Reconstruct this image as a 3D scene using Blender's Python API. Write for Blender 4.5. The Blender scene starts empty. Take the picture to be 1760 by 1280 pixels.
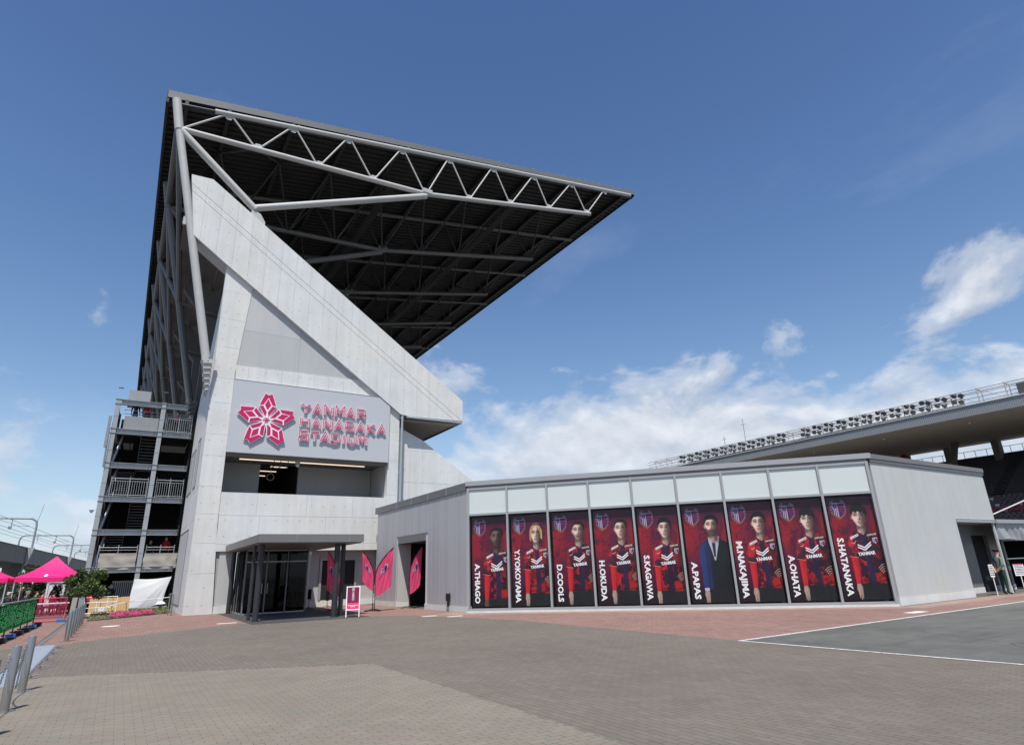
import bpy, bmesh, math, random
import numpy as np
from mathutils import Vector, Matrix, noise as mnoise

random.seed(7); np.random.seed(7)
SC = bpy.context.scene
COL = SC.collection

# ------------------------------------------------------------------ camera
CAM_H = 1.6
F_PX = 1016.1
PITCH, ROLL, YAW = (math.radians(a) for a in (18.4117, -1.91995, 32.76118))
def make_camera():
    cp, sp, cr, sr = math.cos(PITCH), math.sin(PITCH), math.cos(ROLL), math.sin(ROLL)
    c, s = math.cos(YAW), math.sin(YAW)
    fwd = Vector((s*cp, c*cp, sp)); right = Vector((c, -s, 0)); up = right.cross(fwd)
    r2 = right*cr + up*sr; u2 = -right*sr + up*cr
    cam = bpy.data.cameras.new('camera')
    cam.sensor_fit = 'HORIZONTAL'; cam.sensor_width = 36.0; cam.lens = 36.0*F_PX/1760.0
    cam.clip_start = 0.1; cam.clip_end = 6000
    o = bpy.data.objects.new('camera', cam); COL.objects.link(o)
    o.matrix_world = Matrix(((r2.x, u2.x, -fwd.x, 0), (r2.y, u2.y, -fwd.y, 0), (r2.z, u2.z, -fwd.z, CAM_H), (0, 0, 0, 1)))
    SC.camera = o
make_camera()

# ------------------------------------------------------------------ light
SUN_EL = math.radians(64); SUN_AZ = Vector((-0.50, -0.866))          # horizontal direction towards the sun
SUN_STRENGTH = 4.3
SKY_STRENGTH = 0.085
EXPOSURE = 0.36
SC.view_settings.view_transform = 'Standard'; SC.view_settings.look = 'None'
SC.view_settings.exposure = EXPOSURE; SC.view_settings.gamma = 1.0
SC.view_settings.use_curve_mapping = False
SC.render.resolution_x = 1024; SC.render.resolution_y = 744

def N(nt, kind, loc=None, **inputs):
    n = nt.nodes.new(kind)
    for k, v in inputs.items():
        if k.startswith('_'): setattr(n, k[1:], v)
        else: n.inputs[k].default_value = v
    return n
def math_(nt, op, a, b=None, clamp=False):
    n = nt.nodes.new('ShaderNodeMath'); n.operation = op; n.use_clamp = clamp
    for i, x in enumerate((a, b)):
        if x is None: continue
        if isinstance(x, (int, float)): n.inputs[i].default_value = x
        else: nt.links.new(x, n.inputs[i])
    return n.outputs[0]
def vmath(nt, op, a, b=None):
    n = nt.nodes.new('ShaderNodeVectorMath'); n.operation = op
    for i, x in enumerate((a, b)):
        if x is None: continue
        if isinstance(x, (tuple, Vector)): n.inputs[i].default_value = tuple(x)
        else: nt.links.new(x, n.inputs[i])
    return n
def ramp(nt, fac, stops, interp='LINEAR'):
    n = nt.nodes.new('ShaderNodeValToRGB'); n.color_ramp.interpolation = interp
    els = n.color_ramp.elements
    while len(els) < len(stops): els.new(0.5)
    for e, (p, c) in zip(els, stops):
        e.position = p; e.color = (c, c, c, 1) if isinstance(c, (int, float)) else (*c, 1)
    nt.links.new(fac, n.inputs[0]); return n.outputs[0]
def mixc(nt, fac, a, b, mode='MIX'):
    n = nt.nodes.new('ShaderNodeMix'); n.data_type = 'RGBA'; n.blend_type = mode
    for sock, x in ((n.inputs[0], fac), (n.inputs[6], a), (n.inputs[7], b)):
        if isinstance(x, (int, float)): sock.default_value = x
        elif isinstance(x, tuple): sock.default_value = (*x, 1)
        else: nt.links.new(x, sock)
    return n.outputs[2]

def make_world():
    w = bpy.data.worlds.new('World'); SC.world = w; w.use_nodes = True
    nt = w.node_tree; nt.nodes.clear()
    out = nt.nodes.new('ShaderNodeOutputWorld'); bg = nt.nodes.new('ShaderNodeBackground')
    bg.inputs['Strength'].default_value = SKY_STRENGTH
    nt.links.new(bg.outputs[0], out.inputs[0])
    sky = nt.nodes.new('ShaderNodeTexSky'); sky.sky_type = 'NISHITA'; sky.sun_disc = False
    sky.sun_elevation = SUN_EL; sky.sun_rotation = math.atan2(SUN_AZ.x, SUN_AZ.y) % (2*math.pi)
    sky.altitude = 0; sky.air_density = 1.0; sky.dust_density = 0.7; sky.ozone_density = 2.2
    tc = nt.nodes.new('ShaderNodeTexCoord'); d = tc.outputs['Generated']
    sep = nt.nodes.new('ShaderNodeSeparateXYZ'); nt.links.new(d, sep.inputs[0])
    z = math_(nt, 'MAXIMUM', sep.outputs[2], 0.0)
    den = math_(nt, 'ADD', z, 0.16)
    comb = nt.nodes.new('ShaderNodeCombineXYZ')
    nt.links.new(math_(nt, 'DIVIDE', sep.outputs[0], den), comb.inputs[0])
    nt.links.new(math_(nt, 'DIVIDE', sep.outputs[1], den), comb.inputs[1])
    uv = comb.outputs[0]
    def noise(vec, scale, detail, rough, dist=0.0):
        n = nt.nodes.new('ShaderNodeTexNoise'); nt.links.new(vec, n.inputs['Vector'])
        n.inputs['Scale'].default_value = scale; n.inputs['Detail'].default_value = detail
        n.inputs['Roughness'].default_value = rough; n.inputs['Distortion'].default_value = dist
        return n.outputs['Fac']
    # isotropic billows on the direction itself (cumulus seen side on) plus a flat layer overhead (wisps)
    st = vmath(nt, 'MULTIPLY', d, (1.0, 1.0, 1.7)).outputs[0]
    billow = noise(st, 5.2, 9, 0.58, 0.25)
    big = noise(st, 1.7, 3, 0.5)
    wisp = noise(vmath(nt, 'MULTIPLY', uv, (1.0, 0.55, 1.0)).outputs[0], 1.3, 8, 0.6, 0.15)
    # more cloud towards the horizon, almost none high up
    lowf = math_(nt, 'MULTIPLY', math_(nt, 'SUBTRACT', 0.27, z), 0.75)
    lowf = math_(nt, 'MINIMUM', lowf, 0.075)
    lowf = math_(nt, 'MAXIMUM', lowf, -0.16)
    dens = math_(nt, 'ADD', billow, lowf)
    dens = math_(nt, 'ADD', dens, math_(nt, 'MULTIPLY', math_(nt, 'SUBTRACT', big, 0.5), 0.35))
    for (dx, dy, dz), sharp, amp in CLOUD_BANKS:
        v = Vector((dx, dy, dz)).normalized()
        dot = vmath(nt, 'DOT_PRODUCT', d, tuple(v)).outputs['Value']
        g = math_(nt, 'POWER', math_(nt, 'MAXIMUM', dot, 0.0), sharp)
        dens = math_(nt, 'ADD', dens, math_(nt, 'MULTIPLY', g, amp))
    cov = ramp(nt, dens, [(0.0, 0.0), (0.545, 0.0), (0.655, 0.52), (0.79, 0.92), (1.0, 0.97)], 'EASE')
    wf = ramp(nt, wisp, [(0.0, 0.0), (0.55, 0.0), (0.80, 0.35), (1.0, 0.5)])
    wf = math_(nt, 'MULTIPLY', wf, math_(nt, 'SUBTRACT', 1.0, cov))
    wf = math_(nt, 'MULTIPLY', wf, 0.55)
    # cloud shade: bright tops, greyer undersides/thick middles
    shade = noise(vmath(nt, 'ADD', st, (0.0, 0.0, 0.035)).outputs[0], 5.2, 6, 0.55, 0.25)
    dif = math_(nt, 'SUBTRACT', billow, shade)
    sh = math_(nt, 'ADD', math_(nt, 'MULTIPLY', dif, 3.2), 0.55, True)
    ccol = ramp(nt, sh, [(0.0, (4.3, 4.8, 5.6)), (0.45, (5.9, 6.3, 7.0)), (1.0, (8.0, 8.3, 8.8))])
    tint = ramp(nt, z, [(0.0, (1.30, 1.28, 1.24)), (0.22, (1.25, 1.31, 1.33)), (0.48, (0.98, 1.15, 1.32)), (0.76, SKY_TINT), (1.0, SKY_TINT)])
    skyc = mixc(nt, 1.0, sky.outputs[0], tint, 'MULTIPLY')
    c1 = mixc(nt, wf, skyc, (7.0, 7.7, 9.0))
    c2 = mixc(nt, cov, c1, ccol)
    hz = ramp(nt, z, [(0.0, 0.55), (0.10, 0.30), (0.25, 0.0), (1.0, 0.0)])
    c3 = mixc(nt, hz, c2, (5.4, 6.5, 8.2))
    nt.links.new(c3, bg.inputs[0])
SKY_TINT = (0.75, 0.93, 1.18)
# the two big banks of cumulus over the ground to the right of the plaza, and a thin one low on the left
CLOUD_BANKS = [((0.893, 0.282, 0.345), 330, 0.28), ((0.52, 0.84, 0.05), 45, 0.15), ((0.66, 0.73, 0.08), 45, 0.23), ((0.80, 0.57, 0.14), 45, 0.25),
               ((0.92, 0.36, 0.15), 60, 0.22), ((-0.085, 0.989, 0.04), 110, 0.08), ((0.411, 0.855, 0.30), 500, 0.14),
               ((0.80, 0.483, 0.34), 900, 0.17), ((0.86, 0.45, 0.265), 500, -0.10), ((0.70, 0.55, 0.48), 40, -0.10), ((0.2, 0.8, 0.5), 9, -0.14)]
make_world()

sl = bpy.data.lights.new('sun', 'SUN'); sl.energy = SUN_STRENGTH; sl.angle = math.radians(0.53); sl.color = (1.0, 0.955, 0.89)
so = bpy.data.objects.new('sun', sl); COL.objects.link(so); so.location = (-20, -40, 60)
SUN_DIR = Vector((SUN_AZ.x*math.cos(SUN_EL), SUN_AZ.y*math.cos(SUN_EL), math.sin(SUN_EL))).normalized()
so.rotation_euler = SUN_DIR.to_track_quat('Z', 'Y').to_euler()

# ------------------------------------------------------------------ materials
def base_mat(name):
    m = bpy.data.materials.new(name); m.use_nodes = True
    nt = m.node_tree; b = nt.nodes['Principled BSDF']
    return m, nt, b
def objvec(nt):
    return nt.nodes.new('ShaderNodeTexCoord').outputs['Object']
def geovec(nt):
    return nt.nodes.new('ShaderNodeNewGeometry').outputs['Position']
def noise_(nt, vec, scale, detail=4, rough=0.55, dist=0.0):
    n = nt.nodes.new('ShaderNodeTexNoise'); nt.links.new(vec, n.inputs['Vector'])
    n.inputs['Scale'].default_value = scale; n.inputs['Detail'].default_value = detail
    n.inputs['Roughness'].default_value = rough; n.inputs['Distortion'].default_value = dist
    return n.outputs['Fac']
def bump(nt, b, h, strength, dist=0.01):
    n = nt.nodes.new('ShaderNodeBump'); n.inputs['Strength'].default_value = strength; n.inputs['Distance'].default_value = dist
    nt.links.new(h, n.inputs['Height']); nt.links.new(n.outputs[0], b.inputs['Normal'])
def mat(name, col, rough=0.6, metal=0.0, var=0.12, scale=2.0, bmp=0.0, bscale=40.0, spec=0.4, rnd=0.0):
    m, nt, b = base_mat(name)
    v = objvec(nt)
    f = noise_(nt, v, scale, 5, 0.6)
    f2 = noise_(nt, v, scale*9, 3, 0.6)
    k = math_(nt, 'ADD', math_(nt, 'MULTIPLY', f, 0.7), math_(nt, 'MULTIPLY', f2, 0.3))
    k = math_(nt, 'ADD', math_(nt, 'MULTIPLY', math_(nt, 'SUBTRACT', k, 0.5), var*2.4), 1.0)
    if rnd:
        oi = nt.nodes.new('ShaderNodeObjectInfo')
        k = math_(nt, 'MULTIPLY', k, math_(nt, 'ADD', math_(nt, 'MULTIPLY', math_(nt, 'SUBTRACT', oi.outputs['Random'], 0.5), rnd), 1.0))
    c = vmath(nt, 'SCALE', col); c.inputs[0].default_value = col[:3]; nt.links.new(k, c.inputs[3])
    nt.links.new(c.outputs[0], b.inputs['Base Color'])
    b.inputs['Roughness'].default_value = rough; b.inputs['Metallic'].default_value = metal
    b.inputs['Specular IOR Level'].default_value = spec
    if bmp: bump(nt, b, noise_(nt, v, bscale, 4, 0.6), bmp)
    return m
def concrete_mat(name, col, holes=True, var=0.10, rnd=0.08, streak=0.10):
    m, nt, b = base_mat(name)
    p = geovec(nt)
    a = noise_(nt, p, 0.7, 6, 0.62); c = noise_(nt, p, 7, 5, 0.65)
    st = vmath(nt, 'MULTIPLY', p, (2.2, 2.2, 0.16)).outputs[0]
    s = noise_(nt, st, 1.3, 5, 0.6)
    k = math_(nt, 'ADD', math_(nt, 'MULTIPLY', math_(nt, 'SUBTRACT', a, 0.5), var*2.5), 1.0)
    k = math_(nt, 'ADD', k, math_(nt, 'MULTIPLY', math_(nt, 'SUBTRACT', c, 0.5), var*0.9))
    k = math_(nt, 'ADD', k, math_(nt, 'MULTIPLY', math_(nt, 'SUBTRACT', s, 0.5), streak*2.5))
    oi = nt.nodes.new('ShaderNodeObjectInfo')
    k = math_(nt, 'MULTIPLY', k, math_(nt, 'ADD', math_(nt, 'MULTIPLY', math_(nt, 'SUBTRACT', oi.outputs['Random'], 0.5), rnd), 1.0))
    hgt = c
    if holes:
        sep = nt.nodes.new('ShaderNodeSeparateXYZ'); nt.links.new(p, sep.inputs[0])
        u = math_(nt, 'ADD', sep.outputs[0], sep.outputs[1])
        fu = math_(nt, 'SUBTRACT', math_(nt, 'FRACT', math_(nt, 'MULTIPLY', u, 1/0.62)), 0.5)
        fz = math_(nt, 'SUBTRACT', math_(nt, 'FRACT', math_(nt, 'MULTIPLY', sep.outputs[2], 1/0.82)), 0.5)
        du = math_(nt, 'MULTIPLY', fu, 0.62); dz = math_(nt, 'MULTIPLY', fz, 0.82)
        r = math_(nt, 'SQRT', math_(nt, 'ADD', math_(nt, 'MULTIPLY', du, du), math_(nt, 'MULTIPLY', dz, dz)))
        hole = math_(nt, 'LESS_THAN', r, 0.030)
        keep = math_(nt, 'GREATER_THAN', noise_(nt, p, 0.9, 1, 0.5), 0.42)
        hole = math_(nt, 'MULTIPLY', hole, keep)
        k = math_(nt, 'MULTIPLY', k, math_(nt, 'SUBTRACT', 1.0, math_(nt, 'MULTIPLY', hole, 0.42)))
    cc = vmath(nt, 'SCALE', col); cc.inputs[0].default_value = col; nt.links.new(k, cc.inputs[3])
    tint = ramp(nt, noise_(nt, p, 0.45, 3, 0.5), [(0.3, (0.97, 0.99, 1.02)), (0.7, (1.02, 1.0, 0.96))])
    nt.links.new(mixc(nt, 1.0, cc.outputs[0], tint, 'MULTIPLY'), b.inputs['Base Color'])
    b.inputs['Roughness'].default_value = 0.82; b.inputs['Specular IOR Level'].default_value = 0.25
    bump(nt, b, hgt, 0.12, 0.01)
    return m
def paver_mat(name, col, tints):
    m, nt, b = base_mat(name)
    p = geovec(nt)
    at = nt.nodes.new('ShaderNodeAttribute'); at.attribute_name = 'rnd'
    oi = nt.nodes.new('ShaderNodeObjectInfo')
    r = math_(nt, 'FRACT', math_(nt, 'ADD', at.outputs['Fac'], oi.outputs['Random']))
    c = ramp(nt, r, tints)
    big = noise_(nt, p, 0.33, 5, 0.6); fine = noise_(nt, p, 55, 4, 0.7); mid = noise_(nt, p, 1.7, 5, 0.65)
    k = math_(nt, 'ADD', math_(nt, 'MULTIPLY', math_(nt, 'SUBTRACT', big, 0.5), 0.42), 1.0)
    k = math_(nt, 'ADD', k, math_(nt, 'MULTIPLY', math_(nt, 'SUBTRACT', fine, 0.5), 0.35))
    k = math_(nt, 'ADD', k, math_(nt, 'MULTIPLY', math_(nt, 'SUBTRACT', mid, 0.5), 0.34))
    # light scuffs and dropped grit
    sp = ramp(nt, noise_(nt, p, 3.1, 8, 0.75), [(0.62, 0.0), (0.74, 1.0)])
    s = vmath(nt, 'SCALE', c); nt.links.new(c, s.inputs[0]); nt.links.new(k, s.inputs[3])
    c2 = mixc(nt, math_(nt, 'MULTIPLY', sp, 0.25), s.outputs[0], (0.30, 0.275, 0.24))
    st = ramp(nt, noise_(nt, p, 1.15, 6, 0.7, 0.6), [(0.60, 0.0), (0.70, 1.0)])      # old spills
    c2 = mixc(nt, math_(nt, 'MULTIPLY', st, 0.20), c2, (0.095, 0.085, 0.075))
    gum = ramp(nt, noise_(nt, p, 9.0, 2, 0.5), [(0.735, 0.0), (0.75, 1.0)])
    c2 = mixc(nt, math_(nt, 'MULTIPLY', gum, 0.35), c2, (0.08, 0.075, 0.07))
    nt.links.new(c2, b.inputs['Base Color'])
    b.inputs['Roughness'].default_value = 0.85; b.inputs['Specular IOR Level'].default_value = 0.25
    bump(nt, b, fine, 0.25, 0.004)
    return m
def emit_mat(name, col, strength):
    m, nt, b = base_mat(name)
    b.inputs['Base Color'].default_value = (*col, 1); b.inputs['Emission Color'].default_value = (*col, 1)
    b.inputs['Emission Strength'].default_value = strength
    return m
def glass_mat(name, tint, transp, rough=0.03):
    m, nt, b = base_mat(name)
    nt.nodes.remove(b); out = nt.nodes['Material Output']
    tr = N(nt, 'ShaderNodeBsdfTransparent', Color=(*tint, 1)); gl = N(nt, 'ShaderNodeBsdfGlossy', Roughness=rough)
    gl.inputs['Color'].default_value = (0.9, 0.95, 1.0, 1)
    fr = N(nt, 'ShaderNodeFresnel', IOR=1.45)
    back = math_(nt, 'SUBTRACT', 1.0, nt.nodes.new('ShaderNodeNewGeometry').outputs['Backfacing'])
    mx = nt.nodes.new('ShaderNodeMixShader')
    nt.links.new(math_(nt, 'MULTIPLY', math_(nt, 'MULTIPLY', fr.outputs[0], back), transp), mx.inputs[0])
    nt.links.new(tr.outputs[0], mx.inputs[1]); nt.links.new(gl.outputs[0], mx.inputs[2]); nt.links.new(mx.outputs[0], out.inputs[0])
    return m
def image_mat(name, img, rough=0.45, spec=0.3, through=0.0):
    m, nt, b = base_mat(name)
    t = nt.nodes.new('ShaderNodeTexImage'); t.image = img; t.extension = 'EXTEND'
    uvn = nt.nodes.new('ShaderNodeUVMap'); uvn.uv_map = 'uv'
    nt.links.new(uvn.outputs[0], t.inputs[0])
    v = objvec(nt)
    k = math_(nt, 'ADD', math_(nt, 'MULTIPLY', noise_(nt, v, 2.5, 4), 0.16), 0.92)
    s = vmath(nt, 'SCALE', t.outputs[0]); nt.links.new(t.outputs[0], s.inputs[0]); nt.links.new(k, s.inputs[3])
    nt.links.new(s.outputs[0], b.inputs['Base Color'])
    b.inputs['Roughness'].default_value = rough; b.inputs['Specular IOR Level'].default_value = spec
    if through: let_through(m, nt, b, s.outputs[0], through)
    return m
def let_through(m, nt, b, col, f):
    """thin cloth: part of the light passes through and lights the far side"""
    t = nt.nodes.new('ShaderNodeBsdfTranslucent'); mx = nt.nodes.new('ShaderNodeMixShader'); mx.inputs[0].default_value = f
    nt.links.new(col, t.inputs['Color']); nt.links.new(b.outputs[0], mx.inputs[1]); nt.links.new(t.outputs[0], mx.inputs[2])
    nt.links.new(mx.outputs[0], nt.nodes['Material Output'].inputs[0])
def cloth_mat(*a, through=0.15, **k):
    m = mat(*a, **k); nt = m.node_tree; b = nt.nodes['Principled BSDF']
    let_through(m, nt, b, b.inputs['Base Color'].links[0].from_socket, through); return m

M = {}
M['concrete'] = concrete_mat('white_fair_faced_concrete', (0.608, 0.608, 0.587), var=0.12, streak=0.11, rnd=0.04)
M['concrete_smooth'] = concrete_mat('smooth_grey_plaster', (0.44, 0.445, 0.44), holes=False, var=0.05, streak=0.05)
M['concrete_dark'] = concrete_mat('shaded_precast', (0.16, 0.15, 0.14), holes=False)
M['precast'] = concrete_mat('precast_step', (0.22, 0.205, 0.19), holes=False)
M['core'] = mat('joint_core', (0.34, 0.34, 0.325), 0.9)
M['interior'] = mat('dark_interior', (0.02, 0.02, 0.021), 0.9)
M['interior_grey'] = mat('balcony_plaster', (0.33, 0.335, 0.34), 0.85, var=0.04)
M['sign_panel'] = mat('sign_panel_grey', (0.455, 0.472, 0.49), 0.5, var=0.025, scale=0.6)
M['magenta'] = mat('magenta_acrylic', (0.52, 0.012, 0.105), 0.35, var=0.04)
M['signwhite'] = mat('white_acrylic', (0.80, 0.78, 0.79), 0.4, var=0.03)
M['white_steel'] = mat('white_painted_steel', (0.43, 0.425, 0.405), 0.5, var=0.12, scale=1.6)
M['roof_fascia'] = mat('grey_roof_fascia', (0.15, 0.152, 0.152), 0.5, var=0.08, scale=0.5)
M['roof_dark'] = mat('dark_roof_deck', (0.028, 0.027, 0.026), 0.7, var=0.2)
M['roof_rib'] = mat('dark_roof_rib', (0.033, 0.032, 0.030), 0.7, var=0.2)
M['truss_dim'] = mat('shaded_truss_steel', (0.135, 0.133, 0.130), 0.5, var=0.10)  # darker copy of the truss steel with the under-roof shade in its colour
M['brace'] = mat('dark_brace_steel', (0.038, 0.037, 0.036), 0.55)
M['galv'] = mat('galvanised_steel', (0.34, 0.365, 0.375), 0.45, 0.25, var=0.15, scale=1.5)
M['galv_dark'] = mat('galvanised_rail', (0.26, 0.275, 0.285), 0.5, 0.2, var=0.13)
M['clad_grey'] = mat('grey_metal_cladding', (0.40, 0.40, 0.415), 0.5, 0.1, var=0.05, scale=0.8, rnd=0.10)
M['clad_white'] = concrete_mat('pale_render_panel', (0.485, 0.495, 0.485), holes=False, var=0.055, rnd=0.02, streak=0.07)
M['frosted'] = mat('frosted_glass', (0.56, 0.61, 0.59), 0.22, var=0.03, scale=0.7, spec=0.5, rnd=0.05)
M['alu'] = mat('grey_aluminium', (0.36, 0.365, 0.37), 0.4, 0.3, var=0.06)
M['alu_dark'] = mat('dark_grey_capping', (0.17, 0.172, 0.175), 0.5, 0.2, var=0.08)
M['canopy'] = mat('canopy_metal', (0.175, 0.17, 0.163), 0.45, 0.1, var=0.05, scale=0.6)
M['col_dark'] = mat('dark_painted_column', (0.030, 0.031, 0.033), 0.45, var=0.06)
M['black'] = mat('black_paint', (0.012, 0.012, 0.013), 0.5)
M['matte_black'] = mat('black_cloth', (0.010, 0.010, 0.011), 0.95)
M['entry_mat'] = mat('dark_entry_paving', (0.052, 0.052, 0.054), 0.8, var=0.15, scale=3)
M['glass_dark'] = glass_mat('tinted_glass', (0.34, 0.36, 0.37), 0.5)
M['glass_clear'] = glass_mat('clear_glass', (0.975, 0.985, 0.98), 0.42)
M['steel'] = mat('stainless_steel', (0.33, 0.32, 0.30), 0.28, 0.75, var=0.06)
M['chain'] = mat('chain_steel', (0.25, 0.25, 0.25), 0.35, 0.8)
M['pink'] = mat('pink_polyester', (0.80, 0.032, 0.20), 0.6, var=0.08, scale=2.5)
M['flag_pink'] = mat('flag_pink', (0.72, 0.045, 0.165), 0.6, var=0.12, scale=4)
M['tent_pink'] = cloth_mat('tent_pink', (0.86, 0.018, 0.20), 0.55, var=0.04)
M['white_cloth'] = cloth_mat('white_sheet', (0.78, 0.79, 0.81), 0.85, var=0.05)
M['beige_tarp'] = cloth_mat('beige_tarpaulin', (0.40, 0.37, 0.33), 0.8, var=0.10, scale=3)
M['grey_tarp'] = mat('grey_tarpaulin', (0.33, 0.34, 0.345), 0.55, var=0.12, scale=3)
M['card'] = mat('brown_cardboard', (0.50, 0.33, 0.16), 0.85, var=0.08)
M['white_pvc'] = mat('white_pvc_pipe', (0.76, 0.76, 0.74), 0.45, var=0.05)
def asphalt_mat():
    m, nt, b = base_mat('asphalt'); p = geovec(nt)
    agg = noise_(nt, p, 48, 3, 0.7); mid = noise_(nt, p, 2.3, 7, 0.7); big = noise_(nt, p, 0.35, 5, 0.6, 0.5)
    track = noise_(nt, vmath(nt, 'MULTIPLY', p, (0.10, 1.6, 1.0)).outputs[0], 1.0, 6, 0.65)
    k = math_(nt, 'ADD', 1.0, math_(nt, 'MULTIPLY', math_(nt, 'SUBTRACT', agg, 0.5), 1.3))
    for f, a in ((mid, 0.75), (big, 0.75), (track, 0.7)): k = math_(nt, 'ADD', k, math_(nt, 'MULTIPLY', math_(nt, 'SUBTRACT', f, 0.5), a))
    c = vmath(nt, 'SCALE', (0.112, 0.112, 0.102)); c.inputs[0].default_value = (0.112, 0.112, 0.102); nt.links.new(k, c.inputs[3])
    dust = ramp(nt, noise_(nt, p, 0.8, 8, 0.7), [(0.55, 0.0), (0.72, 1.0)])
    c2 = mixc(nt, math_(nt, 'MULTIPLY', dust, 0.30), c.outputs[0], (0.17, 0.16, 0.14))
    vor = nt.nodes.new('ShaderNodeTexVoronoi'); vor.feature = 'DISTANCE_TO_EDGE'; vor.inputs['Scale'].default_value = 0.16
    wob = nt.nodes.new('ShaderNodeTexNoise'); wob.inputs['Scale'].default_value = 0.8; wob.inputs['Detail'].default_value = 6; nt.links.new(p, wob.inputs['Vector'])
    nt.links.new(vmath(nt, 'ADD', p, wob.outputs['Color']).outputs[0], vor.inputs['Vector'])
    crack = math_(nt, 'LESS_THAN', vor.outputs['Distance'], 0.0022)
    c3 = mixc(nt, math_(nt, 'MULTIPLY', crack, 0.6), c2, (0.035, 0.034, 0.032))
    nt.links.new(c3, b.inputs['Base Color']); b.inputs['Roughness'].default_value = 0.9; b.inputs['Specular IOR Level'].default_value = 0.25
    bump(nt, b, agg, 0.6, 0.008); return m
M['asphalt'] = asphalt_mat()
def paint_mat():
    m, nt, b = base_mat('worn_white_road_paint'); p = geovec(nt)
    w = ramp(nt, noise_(nt, p, 14, 8, 0.75), [(0.44, 0.0), (0.56, 1.0)])
    w = math_(nt, 'MULTIPLY', w, ramp(nt, noise_(nt, p, 1.1, 4, 0.6), [(0.35, 0.35), (0.6, 1.0)]))
    nt.links.new(mixc(nt, math_(nt, 'MULTIPLY', w, 0.62), (0.60, 0.585, 0.55), (0.16, 0.155, 0.145)), b.inputs['Base Color'])
    b.inputs['Roughness'].default_value = 0.8; return m
M['road_paint'] = paint_mat()
M['line'] = mat('off_white_plastic', (0.62, 0.60, 0.57), 0.7, var=0.2, scale=5)
M['joint'] = mat('joint_sand', (0.105, 0.094, 0.082), 0.95)
M['grate'] = mat('galvanised_grate', (0.46, 0.51, 0.55), 0.38, 0.5, var=0.12, scale=3)
M['wood'] = mat('bark', (0.10, 0.075, 0.055), 0.9, var=0.3, scale=8)
M['leaf'] = cloth_mat('leaf_green', (0.082, 0.135, 0.038), 0.6, var=0.35, scale=3)
M['leaf_dark'] = mat('leaf_dark_green', (0.035, 0.062, 0.024), 0.65, var=0.35, scale=3)
M['leaf_light'] = cloth_mat('leaf_light_green', (0.135, 0.185, 0.05), 0.6, var=0.3, scale=3)
M['petal'] = mat('pink_petal', (0.66, 0.045, 0.28), 0.6, var=0.3, scale=12)
M['grass'] = mat('dry_grass', (0.17, 0.15, 0.075), 0.9, var=0.35, scale=4)
M['soil'] = mat('planting_soil', (0.12, 0.10, 0.065), 0.95, var=0.3, scale=3)
M['viaduct'] = concrete_mat('viaduct_concrete', (0.20, 0.195, 0.185), holes=False, var=0.16, rnd=0.1, streak=0.2)
M['pole'] = mat('gantry_steel', (0.26, 0.29, 0.31), 0.5, 0.2)
M['skin'] = mat('skin', (0.52, 0.31, 0.22), 0.55, var=0.05)
M['hair'] = mat('black_hair', (0.012, 0.010, 0.009), 0.5)
M['uniform'] = mat('grey_green_uniform', (0.13, 0.165, 0.155), 0.8, var=0.1)
M['uniform_dark'] = mat('dark_green_trousers', (0.018, 0.045, 0.038), 0.85, var=0.1)
M['navy'] = mat('dark_navy_cloth', (0.018, 0.02, 0.032), 0.85)
M['red'] = mat('red_jersey', (0.52, 0.012, 0.045), 0.7, var=0.2)
M['redrail'] = mat('red_handrail', (0.5, 0.02, 0.05), 0.5)
M['blue'] = mat('blue_plastic', (0.03, 0.14, 0.42), 0.5)
M['greyblue'] = mat('grey_soffit', (0.44, 0.39, 0.325), 0.8, var=0.07, scale=0.3)
M['far_fascia'] = mat('far_fascia', (0.29, 0.31, 0.32), 0.55, var=0.06, scale=0.6)
M['seat'] = mat('stadium_seat', (0.135, 0.105, 0.108), 0.6, var=0.3, scale=2)
M['seat_shaded'] = mat('upper_seat_shaded', (0.05, 0.05, 0.06), 0.7, var=0.3)  # darker than the lower seats: roof shade put into the colour
M['flood'] = mat('floodlight_housing', (0.11, 0.112, 0.115), 0.5, 0.3)
M['purple'] = mat('purple_print', (0.22, 0.06, 0.36), 0.6)
M['maroon'] = mat('maroon_print', (0.17, 0.008, 0.045), 0.4, var=0.05)
M['hotpink'] = mat('hot_pink_print', (0.80, 0.03, 0.13), 0.4, var=0.05)
M['light_warm'] = emit_mat('warm_linear_light', (1.0, 0.80, 0.62), 0.8)
M['greenbin'] = mat('green_plastic', (0.012, 0.09, 0.055), 0.5)
M['terrain'] = mat('far_ground', (0.16, 0.155, 0.145), 0.95, var=0.2, scale=0.05)

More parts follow.
